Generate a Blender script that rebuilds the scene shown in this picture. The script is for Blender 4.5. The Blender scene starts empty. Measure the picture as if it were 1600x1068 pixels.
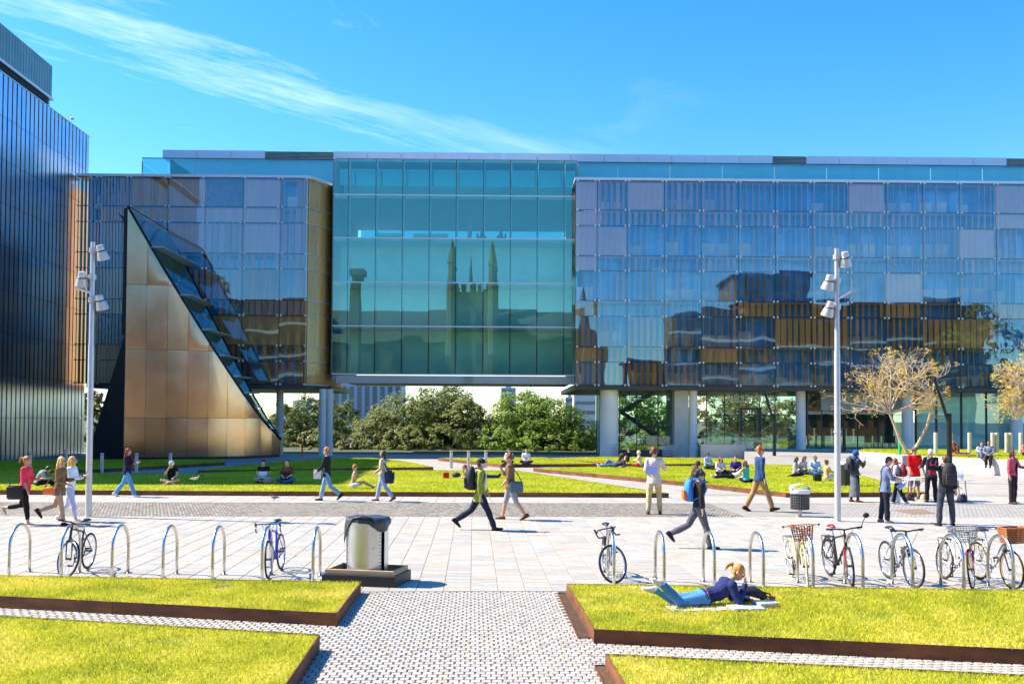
import bpy, bmesh, math, random
import numpy as np
from math import sin, cos, pi, radians, sqrt, atan2, tan
from mathutils import Vector, Matrix, Euler, noise as mnoise
random.seed(7)
SC = bpy.context.scene
COL = SC.collection
V = Vector

# ------------------------------------------------------------------ camera, sky, sun, exposure
CAMH, FPX = 2.7, 1500.0
YAW, PITCH, ROLL = radians(2.29), radians(1.6), radians(0.3)
SHY = 79.0
cam_d = bpy.data.cameras.new('camera')
cam_d.sensor_width = 36.0
cam_d.lens = 36.0 * FPX / 1600.0
cam_d.shift_y = SHY / 1600.0
cam_d.clip_end = 5000
cam = bpy.data.objects.new('camera', cam_d)
COL.objects.link(cam)
_F = V((sin(YAW) * cos(PITCH), cos(YAW) * cos(PITCH), sin(PITCH)))
_R0 = V((cos(YAW), -sin(YAW), 0))
_U0 = _R0.cross(_F)
# roll: the picture leans clockwise, so the camera itself is rolled the other way
_R = _R0 * cos(ROLL) + _U0 * sin(ROLL)
_U = _R.cross(_F)
cam.matrix_world = Matrix(((_R.x, _U.x, -_F.x, 0), (_R.y, _U.y, -_F.y, 0), (_R.z, _U.z, -_F.z, CAMH), (0, 0, 0, 1)))
SC.camera = cam

SUN_EL, SUN_AZ = radians(47), radians(-75.5)     # azimuth from +Y towards +X
w = bpy.data.worlds.new('World'); SC.world = w; w.use_nodes = True
nt = w.node_tree; nt.nodes.clear()
def wn(t): return nt.nodes.new(t)
sky = wn('ShaderNodeTexSky'); sky.sky_type = 'NISHITA'; sky.sun_disc = False
sky.sun_elevation = SUN_EL; sky.sun_rotation = SUN_AZ
sky.altitude = 50; sky.air_density = 1.0; sky.dust_density = 0.25; sky.ozone_density = 4.0
hs = wn('ShaderNodeHueSaturation'); hs.inputs['Hue'].default_value = 0.504; hs.inputs['Saturation'].default_value = 1.355; hs.inputs['Value'].default_value = 0.88
nt.links.new(sky.outputs[0], hs.inputs['Color'])
CL_ROT, CL_LOC, CL_LOC2 = -36, (4.56, 2.67, 0), (7, 2.24, 0)
# thin wind-drawn cirrus over the whole sky, by direction
tc = wn('ShaderNodeTexCoord')
sep = wn('ShaderNodeSeparateXYZ'); nt.links.new(tc.outputs['Generated'], sep.inputs[0])
def wmath(op, a, b=None, c=False):
    m = wn('ShaderNodeMath'); m.operation = op; m.use_clamp = c
    for i, s in enumerate((a, b)):
        if s is None: continue
        if isinstance(s, (int, float)): m.inputs[i].default_value = s
        else: nt.links.new(s, m.inputs[i])
    return m.outputs[0]
zz = wmath('ADD', wmath('MAXIMUM', sep.outputs[2], 0.0), 0.12)
px_ = wmath('DIVIDE', sep.outputs[0], zz); py_ = wmath('DIVIDE', sep.outputs[1], zz)
cmb = wn('ShaderNodeCombineXYZ'); nt.links.new(px_, cmb.inputs[0]); nt.links.new(py_, cmb.inputs[1])
mp = wn('ShaderNodeMapping'); mp.inputs['Location'].default_value = CL_LOC
mr0 = wn('ShaderNodeMapping'); mr0.inputs['Rotation'].default_value = (0, 0, radians(CL_ROT)); nt.links.new(cmb.outputs[0], mr0.inputs[0])
mp.inputs['Scale'].default_value = (0.42, 1.9, 1)
nt.links.new(mr0.outputs[0], mp.inputs[0])
n1 = wn('ShaderNodeTexNoise'); n1.inputs['Scale'].default_value = 0.9; n1.inputs['Detail'].default_value = 9; n1.inputs['Roughness'].default_value = 0.70; n1.inputs['Distortion'].default_value = 0.7
nt.links.new(mp.outputs[0], n1.inputs['Vector'])
n2 = wn('ShaderNodeTexNoise'); n2.inputs['Scale'].default_value = 0.35; n2.inputs['Detail'].default_value = 3
m2_ = wn('ShaderNodeMapping'); m2_.inputs['Location'].default_value = CL_LOC2; nt.links.new(cmb.outputs[0], m2_.inputs[0]); nt.links.new(m2_.outputs[0], n2.inputs['Vector'])
cl = wmath('MULTIPLY', wmath('SUBTRACT', n1.outputs[0], 0.505), 3.6, True)
cl2 = wmath('MULTIPLY', wmath('SUBTRACT', n2.outputs[0], 0.42), 4.0, True)
cf = wmath('MULTIPLY', wmath('MULTIPLY', cl, cl2), 0.44)
mx = wn('ShaderNodeMix'); mx.data_type = 'RGBA'
nt.links.new(cf, mx.inputs['Factor']); nt.links.new(hs.outputs[0], mx.inputs['A'])
mx.inputs['B'].default_value = (6.0, 6.4, 7.0, 1)
bg = wn('ShaderNodeBackground'); bg.inputs['Strength'].default_value = 0.13
nt.links.new(mx.outputs['Result'], bg.inputs[0])
wo = wn('ShaderNodeOutputWorld'); nt.links.new(bg.outputs[0], wo.inputs[0])

sl = bpy.data.lights.new('sun', 'SUN'); sl.energy = 4.05; sl.angle = radians(0.53); sl.color = (1, 0.93, 0.80)
so = bpy.data.objects.new('sun', sl); COL.objects.link(so)
TOSUN = V((sin(SUN_AZ) * cos(SUN_EL), cos(SUN_AZ) * cos(SUN_EL), sin(SUN_EL)))
so.rotation_euler = TOSUN.to_track_quat('Z', 'Y').to_euler()
so.location = TOSUN * 60

SC.view_settings.view_transform = 'Standard'; SC.view_settings.look = 'None'
SC.view_settings.gamma = 1; SC.view_settings.exposure = 1.48
SC.cycles.max_bounces = 8; SC.cycles.transparent_max_bounces = 14; SC.cycles.use_denoising = True
SC.cycles.caustics_reflective = False; SC.cycles.caustics_refractive = False

# ------------------------------------------------------------------ pixel (of the 1600 px photograph) to place
CAM = V((0, 0, CAMH))
def ray(px, py):
    return (_F * FPX + _R * (px - 800) + _U * (534 + SHY - py)).normalized()
def G(px, py, z=0.0):
    d = ray(px, py); t = (z - CAMH) / d.z
    return CAM + d * t
def PPM(p):                          # photo pixels per metre at a place
    return FPX / max(0.1, (V(p) - CAM).dot(_F))

# ------------------------------------------------------------------ materials
MATS = {}
def srgb(r, g, b):
    f = lambda c: ((c / 255 + 0.055) / 1.055) ** 2.4 if c > 10 else c / 255 / 12.92
    return (f(r), f(g), f(b))
def mat(name, col=(0.5, 0.5, 0.5), rough=0.6, metal=0.0, var=0.15, scale=6.0, bump=0.0, bscale=40.0, spec=0.5, col2=None,
        dark=None, detail=6, rvar=0.1, coords='Object', stretch=None, sheen=0):
    if name in MATS: return MATS[name]
    m = bpy.data.materials.new(name); m.use_nodes = True
    t = m.node_tree; N = t.nodes; b = N['Principled BSDF']
    b.inputs['Roughness'].default_value = rough; b.inputs['Metallic'].default_value = metal
    b.inputs['Specular IOR Level'].default_value = spec
    if sheen: b.inputs['Sheen Weight'].default_value = sheen
    c = N.new('ShaderNodeTexCoord'); src = c.outputs[coords]
    if stretch:
        mpn = N.new('ShaderNodeMapping'); mpn.inputs['Scale'].default_value = stretch
        t.links.new(src, mpn.inputs[0]); src = mpn.outputs[0]
    n = N.new('ShaderNodeTexNoise'); n.inputs['Scale'].default_value = scale; n.inputs['Detail'].default_value = detail
    n.inputs['Roughness'].default_value = 0.65
    t.links.new(src, n.inputs['Vector'])
    r = N.new('ShaderNodeValToRGB')
    lo = tuple(x * (1 - var) for x in col) if dark is None else dark
    hi = tuple(min(1, x * (1 + var)) for x in col) if col2 is None else col2
    r.color_ramp.elements[0].color = (*lo, 1); r.color_ramp.elements[0].position = 0.32
    r.color_ramp.elements[1].color = (*hi, 1); r.color_ramp.elements[1].position = 0.68
    t.links.new(n.outputs[0], r.inputs[0])
    oi = N.new('ShaderNodeObjectInfo')
    hsn = N.new('ShaderNodeHueSaturation')
    mr = N.new('ShaderNodeMapRange'); mr.inputs['To Min'].default_value = 1 - var * 0.5; mr.inputs['To Max'].default_value = 1 + var * 0.5
    t.links.new(oi.outputs['Random'], mr.inputs[0]); t.links.new(mr.outputs[0], hsn.inputs['Value'])
    t.links.new(r.outputs[0], hsn.inputs['Color']); t.links.new(hsn.outputs[0], b.inputs['Base Color'])
    if rvar:
        rr = N.new('ShaderNodeMapRange'); rr.inputs['To Min'].default_value = max(0, rough - rvar); rr.inputs['To Max'].default_value = min(1, rough + rvar)
        t.links.new(n.outputs[0], rr.inputs[0]); t.links.new(rr.outputs[0], b.inputs['Roughness'])
    if bump:
        n3 = N.new('ShaderNodeTexNoise'); n3.inputs['Scale'].default_value = bscale; n3.inputs['Detail'].default_value = 5
        t.links.new(src, n3.inputs['Vector'])
        bp = N.new('ShaderNodeBump'); bp.inputs['Strength'].default_value = bump; bp.inputs['Distance'].default_value = 0.02
        t.links.new(n3.outputs[0], bp.inputs['Height']); t.links.new(bp.outputs[0], b.inputs['Normal'])
    MATS[name] = m
    return m

def glass(name, tint, refl, gloss=(1, 1, 1), wave=0.0, wscale=0.6, rough=0.0, fres=1.5, body=None, bodyf=0.0):
    """architectural glass: see-through tint plus mirror reflection that grows at grazing angles; wave bends the reflection"""
    if name in MATS: return MATS[name]
    m = bpy.data.materials.new(name); m.use_nodes = True
    t = m.node_tree; N = t.nodes; N.clear()
    o = N.new('ShaderNodeOutputMaterial')
    tr = N.new('ShaderNodeBsdfTransparent'); tr.inputs[0].default_value = (*tint, 1)
    gl = N.new('ShaderNodeBsdfGlossy'); gl.inputs[0].default_value = (*gloss, 1); gl.inputs['Roughness'].default_value = rough
    fr = N.new('ShaderNodeFresnel'); fr.inputs[0].default_value = fres
    ad = N.new('ShaderNodeMath'); ad.operation = 'ADD'; ad.use_clamp = True; ad.inputs[1].default_value = refl
    t.links.new(fr.outputs[0], ad.inputs[0])
    mxs = N.new('ShaderNodeMixShader'); t.links.new(ad.outputs[0], mxs.inputs[0])
    base = tr.outputs[0]
    if body:
        df = N.new('ShaderNodeBsdfDiffuse'); df.inputs[0].default_value = (*body, 1)
        m2 = N.new('ShaderNodeMixShader'); m2.inputs[0].default_value = bodyf
        t.links.new(tr.outputs[0], m2.inputs[1]); t.links.new(df.outputs[0], m2.inputs[2]); base = m2.outputs[0]
    t.links.new(base, mxs.inputs[1]); t.links.new(gl.outputs[0], mxs.inputs[2])
    t.links.new(mxs.outputs[0], o.inputs[0])
    if wave:
        c = N.new('ShaderNodeTexCoord'); oi = N.new('ShaderNodeObjectInfo')
        va = N.new('ShaderNodeVectorMath'); va.operation = 'ADD'
        cb = N.new('ShaderNodeCombineXYZ')
        mu = N.new('ShaderNodeMath'); mu.operation = 'MULTIPLY'; mu.inputs[1].default_value = 37.0
        t.links.new(oi.outputs['Random'], mu.inputs[0]); t.links.new(mu.outputs[0], cb.inputs[2])
        t.links.new(c.outputs['Object'], va.inputs[0]); t.links.new(cb.outputs[0], va.inputs[1])
        n = N.new('ShaderNodeTexNoise'); n.inputs['Scale'].default_value = wscale; n.inputs['Detail'].default_value = 1.0
        t.links.new(va.outputs[0], n.inputs['Vector'])
        bp = N.new('ShaderNodeBump'); bp.inputs['Strength'].default_value = 1.0; bp.inputs['Distance'].default_value = wave
        t.links.new(n.outputs[0], bp.inputs['Height']); t.links.new(bp.outputs[0], gl.inputs['Normal'])
    MATS[name] = m
    return m

# ------------------------------------------------------------------ mesh collector
class MB:
    def __init__(s): s.v = []; s.f = []; s.mi = []; s.cur = 0
    def add(s, vs, fs):
        o = len(s.v); s.v += [tuple(p) for p in vs]
        for f in fs: s.f.append(tuple(i + o for i in f)); s.mi.append(s.cur)
        return s
    def box(s, c, d, rot=None, M=None):
        hx, hy, hz = d[0] / 2, d[1] / 2, d[2] / 2
        vs = [V((x, y, z)) for x in (-hx, hx) for y in (-hy, hy) for z in (-hz, hz)]
        if rot is not None:
            R = Euler(rot).to_matrix(); vs = [R @ p for p in vs]
        vs = [p + V(c) for p in vs]
        if M is not None: vs = [M @ p for p in vs]
        return s.add(vs, [(0, 1, 3, 2), (4, 6, 7, 5), (0, 4, 5, 1), (2, 3, 7, 6), (0, 2, 6, 4), (1, 5, 7, 3)])
    def bb(s, x0, x1, y0, y1, z0, z1):
        return s.box(((x0 + x1) / 2, (y0 + y1) / 2, (z0 + z1) / 2), (abs(x1 - x0), abs(y1 - y0), abs(z1 - z0)))
    def bevbox(s, c, d, b, rot=None):
        bm = bmesh.new(); bmesh.ops.create_cube(bm, size=1)
        for v in bm.verts: v.co = V((v.co.x * d[0], v.co.y * d[1], v.co.z * d[2]))
        bmesh.ops.bevel(bm, geom=bm.edges[:], offset=b, segments=2, affect='EDGES', profile=0.6)
        R = Euler(rot).to_matrix() if rot is not None else Matrix.Identity(3)
        bm.verts.index_update()
        s.add([R @ v.co + V(c) for v in bm.verts], [[v.index for v in f.verts] for f in bm.faces]); bm.free()
        return s
    def loft(s, secs, n=10, cap=True, closed=False):
        """secs: (centre, axis a incl. radius, axis b incl. radius)"""
        vs = []
        for c, a, b in secs:
            for i in range(n):
                t = 2 * pi * i / n; vs.append(V(c) + V(a) * cos(t) + V(b) * sin(t))
        fs = []; k = len(secs)
        for j in range(k if closed else k - 1):
            for i in range(n):
                j2 = (j + 1) % k
                fs.append((j * n + i, j * n + (i + 1) % n, j2 * n + (i + 1) % n, j2 * n + i))
        if cap and not closed:
            fs.append(tuple(range(n - 1, -1, -1))); fs.append(tuple((k - 1) * n + i for i in range(n)))
        return s.add(vs, fs)
    def tube(s, pts, r, n=8, cap=True, closed=False):
        pts = [V(p) for p in pts]; k = len(pts)
        rs = r if isinstance(r, (list, tuple)) else [r] * k
        secs = []; prev = None
        for i, p in enumerate(pts):
            if closed: d = pts[(i + 1) % k] - pts[i - 1]
            else: d = pts[min(i + 1, k - 1)] - pts[max(i - 1, 0)]
            if d.length < 1e-9: d = V((0, 0, 1))
            d.normalize()
            a = d.orthogonal().normalized() if prev is None else (prev - d * prev.dot(d))
            if a.length < 1e-6: a = d.orthogonal()
            a.normalize(); prev = a; b = d.cross(a)
            secs.append((p, a * rs[i], b * rs[i]))
        return s.loft(secs, n, cap, closed)
    def lathe(s, prof, n=20, c=(0, 0, 0)):
        secs = [(V((0, 0, z)) + V(c), V((max(r, 1e-4), 0, 0)), V((0, max(r, 1e-4), 0))) for r, z in prof]
        return s.loft(secs, n)
    def ell(s, c, r, n=12, m=8, R=None):
        secs = []
        for j in range(m + 1):
            t = -pi / 2 + pi * j / m
            q = max(cos(t), 0.02)
            a, b, z = V((r[0] * q, 0, 0)), V((0, r[1] * q, 0)), V((0, 0, r[2] * sin(t)))
            if R is not None: a, b, z = R @ a, R @ b, R @ z
            secs.append((V(c) + z, a, b))
        return s.loft(secs, n)
    def prism(s, poly, z0, z1):
        n = len(poly)
        vs = [(p[0], p[1], z0) for p in poly] + [(p[0], p[1], z1) for p in poly]
        fs = [tuple(range(n - 1, -1, -1)), tuple(range(n, 2 * n))]
        fs += [(i, (i + 1) % n, n + (i + 1) % n, n + i) for i in range(n)]
        return s.add(vs, fs)
    def mesh(s, name='mesh'):
        me = bpy.data.meshes.new(name); me.from_pydata(s.v, [], s.f)
        me.polygons.foreach_set('material_index', s.mi); me.update(); return me
    def build(s, name, mats, parent=None, smooth=False, M=None):
        me = s.mesh(name)
        return obj(name, me, mats, parent, smooth, M)
def obj(name, me, mats, parent=None, smooth=False, M=None):
    if mats is not None and len(me.materials) == 0:
        for m in (mats if isinstance(mats, (list, tuple)) else [mats]): me.materials.append(m)
    if smooth is True: me.polygons.foreach_set('use_smooth', [True] * len(me.polygons))
    elif smooth: shade_auto(me, smooth)
    o = bpy.data.objects.new(name, me); COL.objects.link(o)
    if M is not None: o.matrix_world = M
    if parent is not None: o.parent = parent
    return o
def shade_auto(me, ang):
    me.polygons.foreach_set('use_smooth', [True] * len(me.polygons))
    bm = bmesh.new(); bm.from_mesh(me)
    for e in bm.edges:
        if len(e.link_faces) == 2 and e.calc_face_angle(0) > ang: e.smooth = False
    bm.to_mesh(me); bm.free()
def inst(name, me, parent, loc=(0, 0, 0), rot=(0, 0, 0), sc=(1, 1, 1)):
    o = bpy.data.objects.new(name, me); COL.objects.link(o); o.parent = parent
    o.location = loc; o.rotation_euler = rot; o.scale = sc; return o
def tag(o, label=None, cat=None, group=None, kind=None):
    if label: o['label'] = label
    if cat: o['category'] = cat
    if group: o['group'] = group
    if kind: o['kind'] = kind
    return o
def empty(name, loc=(0, 0, 0), rz=0.0, label=None, cat=None, group=None, kind=None):
    o = bpy.data.objects.new(name, None); COL.objects.link(o); o.location = loc; o.rotation_euler = (0, 0, rz)
    o.empty_display_size = 0.2
    return tag(o, label, cat, group, kind)
def copy_tree(o, parent=None):
    c = o.copy(); COL.objects.link(c); c.parent = parent
    for ch in list(o.children): copy_tree(ch, c)
    return c
def clip(poly, a, b, c):
    """keep the part of a 2-D polygon where a*x+b*y+c >= 0"""
    out = []
    for i, p in enumerate(poly):
        q = poly[(i + 1) % len(poly)]
        dp, dq = a * p[0] + b * p[1] + c, a * q[0] + b * q[1] + c
        if dp >= 0: out.append(p)
        if (dp >= 0) != (dq >= 0):
            t = dp / (dp - dq); out.append((p[0] + (q[0] - p[0]) * t, p[1] + (q[1] - p[1]) * t))
    return out
# ------------------------------------------------------------------ ground and paving
def brickmat(name, c1, c2, mortar, bw, bh, ms=0.012, rough=0.75, bump=0.4, rot=0.0):
    m = bpy.data.materials.new(name); m.use_nodes = True
    t = m.node_tree; N = t.nodes; b = N['Principled BSDF']; b.inputs['Roughness'].default_value = rough
    c = N.new('ShaderNodeTexCoord'); mpn = N.new('ShaderNodeMapping'); mpn.inputs['Rotation'].default_value = (0, 0, rot)
    t.links.new(c.outputs['Object'], mpn.inputs[0])
    k = N.new('ShaderNodeTexBrick'); k.inputs['Scale'].default_value = 1.0
    k.inputs['Brick Width'].default_value = bw; k.inputs['Row Height'].default_value = bh; k.inputs['Mortar Size'].default_value = ms
    k.inputs['Color1'].default_value = (*c1, 1); k.inputs['Color2'].default_value = (*c2, 1); k.inputs['Mortar'].default_value = (*mortar, 1)
    t.links.new(mpn.outputs[0], k.inputs['Vector'])
    n = N.new('ShaderNodeTexNoise'); n.inputs['Scale'].default_value = 1.3; n.inputs['Detail'].default_value = 8
    t.links.new(mpn.outputs[0], n.inputs['Vector'])
    mr = N.new('ShaderNodeMapRange'); mr.inputs['To Min'].default_value = 0.75; mr.inputs['To Max'].default_value = 1.25
    t.links.new(n.outputs[0], mr.inputs[0])
    h = N.new('ShaderNodeHueSaturation'); t.links.new(mr.outputs[0], h.inputs['Value']); t.links.new(k.outputs[0], h.inputs['Color'])
    t.links.new(h.outputs[0], b.inputs['Base Color'])
    bp = N.new('ShaderNodeBump'); bp.inputs['Strength'].default_value = bump; bp.inputs['Distance'].default_value = 0.01; bp.invert = True
    t.links.new(k.outputs['Fac'], bp.inputs['Height']); t.links.new(bp.outputs[0], b.inputs['Normal'])
    MATS[name] = m; return m

M_corten = mat('corten', srgb(112, 64, 36), 0.78, 0.0, 0.35, 1.6, 0.35, 60, stretch=(1, 1, 3), dark=srgb(72, 40, 26), col2=srgb(140, 84, 46), detail=9)
M_mortar = mat('mortar', srgb(135, 124, 108), 0.9, 0, 0.2, 8, 0.2)
M_slab = [mat('stone_white', (0.405, 0.365, 0.305), 0.55, 0, 0.11, 2.5, 0.06, 25), mat('stone_grey', (0.36, 0.335, 0.29), 0.55, 0, 0.13, 2.2, 0.06, 25),
          mat('stone_beige', (0.385, 0.33, 0.26), 0.6, 0, 0.13, 2.8, 0.06, 25), mat('stone_pale', (0.43, 0.39, 0.33), 0.5, 0, 0.10, 2.2, 0.06, 25)]
M_cob = [mat('cobble_pale', (0.42, 0.385, 0.335), 0.7, 0, 0.15, 9, 0.15, 60), mat('cobble_grey', (0.36, 0.335, 0.295), 0.7, 0, 0.15, 9, 0.15, 60),
         mat('cobble_warm', (0.42, 0.36, 0.285), 0.7, 0, 0.15, 9, 0.15, 60)]
M_soil = mat('soil', srgb(80, 58, 38), 0.95, 0, 0.4, 12, 0.8, 50)
M_far_ground = mat('far_ground', (0.06, 0.075, 0.035), 0.95, 0, 0.3, 0.05, 0, 1)
M_joint = mat('joint_dark', (0.15, 0.135, 0.113), 0.95, 0, 0.3, 20, 0.3)
brickmat('plaza_pave', (0.34, 0.305, 0.26), (0.38, 0.345, 0.295), (0.24, 0.215, 0.18), 0.6, 0.3, 0.008)
brickmat('strip_cobble', (0.40, 0.35, 0.285), (0.15, 0.128, 0.10), (0.10, 0.086, 0.07), 0.10, 0.15, 0.016, 0.8, 0.8)
brickmat('strip_cobble_light', (0.40, 0.365, 0.32), (0.30, 0.275, 0.24), (0.19, 0.17, 0.145), 0.13, 0.13, 0.014, 0.8, 0.8)

def sheet(name, poly, z, m, kind='structure', label=None, cat=None):
    mb = MB(); mb.add([(p[0], p[1], z) for p in poly], [tuple(range(len(poly)))])
    o = mb.build(name, m); tag(o, label, cat, None, kind); return o
sheet('ground', [(-1500, -1500), (1500, -1500), (1500, 3000), (-1500, 3000)], -0.06, M_far_ground, label='dark green land beyond the terrace')
sheet('plaza', [(-45, -20), (45, -20), (45, 74), (-45, 74)], 0.0, MATS['plaza_pave'], label='grey paved terrace and paths between the lawns')
yb0, yb1 = G(740, 925).y, G(740, 808).y
yc1, ys1 = G(740, 786).y, G(740, 774.5).y
sheet('cobble_strip', [(-26, yb1 + 0.01), (7.6, yb1 + 0.01), (7.6, yc1), (-26, yc1)], 0.008, MATS['strip_cobble'], label='strip of rough grey cobbles across the plaza')
sheet('cobble_apron', [(7.62, yb1 + 0.01), (30, yb1 + 0.01), (30, ys1 + 1.2), (7.62, ys1 + 1.2)], 0.007, MATS['strip_cobble_light'], label='pale cobbled apron around the stall tables')

def slab_field(name, label, x0, x1, y0, y1, w, lmin, lmax, gap, z, mats, seed, wts, nparts=300, cx=0.0):
    rnd = random.Random(seed)
    root = MB(); root.bb(x0, x1, y0, y1, z - 0.03, z - 0.006)
    ro = root.build(name, M_mortar); tag(ro, label, None, None, 'structure')
    me_by = []
    for m in mats:
        b = MB(); hx = 0.5
        b.add([(-.5, -.5, 0), (.5, -.5, 0), (.5, .5, 0), (-.5, .5, 0), (-.49, -.49, .006), (.49, -.49, .006), (.49, .49, .006), (-.49, .49, .006)],
              [(4, 5, 6, 7), (0, 1, 5, 4), (1, 2, 6, 5), (2, 3, 7, 6), (3, 0, 4, 7)])
        me = b.mesh('slab'); me.materials.append(m); me_by.append(me)
    lst = []
    x = x0
    while x < x1 - 0.01:
        xe = min(x + w, x1); y = y0 - rnd.random() * 0.0
        while y < y1 - 0.02:
            L = rnd.choice((lmin, lmin, (lmin + lmax) / 2, lmax)); ye = min(y + L, y1)
            if y1 - ye < lmin * 0.5: ye = y1
            lst.append((x, xe, y, ye)); y = ye
        x = xe
    lst.sort(key=lambda r: (r[2] + r[3]) / 2 + 0.25 * abs((r[0] + r[1]) / 2 - cx))
    rest = MB()
    for i, (a, b_, c, d) in enumerate(lst):
        k = rnd.choices(range(len(mats)), wts)[0]
        dz = rnd.uniform(-0.001, 0.0015)
        if i < nparts:
            o = inst('slab', me_by[k], ro, ((a + b_) / 2, (c + d) / 2, z - 0.006 + dz), (0, 0, 0), (b_ - a - gap, d - c - gap, 1))
        else:
            rest.cur = k; g = gap / 2
            zt = z + dz
            rest.add([(a + g, c + g, zt - .006), (b_ - g, c + g, zt - .006), (b_ - g, d - g, zt - .006), (a + g, d - g, zt - .006),
                      (a + g + .004, c + g + .004, zt), (b_ - g - .004, c + g + .004, zt), (b_ - g - .004, d - g - .004, zt), (a + g + .004, d - g - .004, zt)],
                     [(4, 5, 6, 7), (0, 1, 5, 4), (1, 2, 6, 5), (2, 3, 7, 6), (3, 0, 4, 7)])
    r = rest.build('slab_paving', mats, ro); r['kind'] = 'stuff'
    return ro
slab_field('stone_pavement', 'pale stone slab pavement with bicycle racks along it', -15.5, 16.5, yb0, yb1, 0.43, 0.32, 0.62, 0.012, 0.02, M_slab, 3, (5, 4, 2, 5), 300, 0.3)
slab_field('stone_band', 'narrow pale stone band in front of the lawn edge', -21, 22, yc1, ys1, 0.6, 0.5, 0.9, 0.012, 0.018, M_slab, 5, (6, 2, 1, 6), 0)

# small paving setts of the foreground path
def setts():
    ro = MB().bb(-8, 9, 7.6, yb0 - 0.02, -0.02, 0.004).build('brick_path', M_joint)
    tag(ro, 'pale small block path with dark joints between the foreground lawns', None, None, 'structure')
    rnd = random.Random(11); mes = []
    for m in M_cob:
        b = MB(); b.add([(-.5, -.5, 0), (.5, -.5, 0), (.5, .5, 0), (-.5, .5, 0), (-.46, -.46, .016), (.46, -.46, .016), (.46, .46, .016), (-.46, .46, .016)],
                        [(4, 5, 6, 7), (0, 1, 5, 4), (1, 2, 6, 5), (2, 3, 7, 6), (3, 0, 4, 7)])
        me = b.mesh('paving_block'); me.materials.append(m); mes.append(me)
    lst = []; y = 9.3; k = 0
    bw, bh = 0.112, 0.105
    while y < yb0 - 0.1:
        x = -7.8 + (k % 2) * bw / 2 + rnd.uniform(-.006, .006)
        while x < 8.6:
            lst.append((x + rnd.uniform(-.004, .004), y + rnd.uniform(-.003, .003))); x += bw
        y += bh; k += 1
    # only where the path can be seen: between the beds and the two cross strips
    def seen(x, y):
        q = V((x, y, 0)) - CAM; d = q.dot(_F); px = 800 + FPX * q.dot(_R) / d; py = 534 + SHY - FPX * q.dot(_U) / d
        if px < -25 or px > 1625 or py > 1080: return False
        if px < 561 - (py - 923) * 0.67 and py < 948 + 0.05 * px: return False
        if px < 450 - (py - 1000) * 0.66 and py > 990 + 0.055 * px: return False
        if px > 868 + (py - 925) * 0.46 and py < 985 + (px - 915) * 0.048: return False
        if px > 960 + (py - 1042) * 0.55 and py > 1042 + (px - 946) * 0.05: return False
        return True
    lst = [p for p in lst if seen(*p)]
    lst.sort(key=lambda p: p[1] + 0.2 * abs(p[0]))
    rest = MB()
    for i, (x, y) in enumerate(lst):
        kk = rnd.choices((0, 1, 2), (6, 3, 1.2))[0]; sx, sy = bw - 0.013 - rnd.random() * .005, bh - 0.005 - rnd.random() * .003
        z = 0.004 + rnd.uniform(-.001, .001)
        if i < 300: inst('paving_block', mes[kk], ro, (x, y, z), (0, 0, rnd.uniform(-.03, .03)), (sx, sy, 1))
        else:
            rest.cur = kk; a, b_, c, d = x - sx / 2, x + sx / 2, y - sy / 2, y + sy / 2; zt = z + .016
            rest.add([(a, c, z), (b_, c, z), (b_, d, z), (a, d, z), (a + .005, c + .005, zt), (b_ - .005, c + .005, zt), (b_ - .005, d - .005, zt), (a + .005, d - .005, zt)],
                     [(4, 5, 6, 7), (0, 1, 5, 4), (1, 2, 6, 5), (2, 3, 7, 6), (3, 0, 4, 7)])
    r = rest.build('block_paving', M_cob, ro); r['kind'] = 'stuff'
setts()

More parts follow.
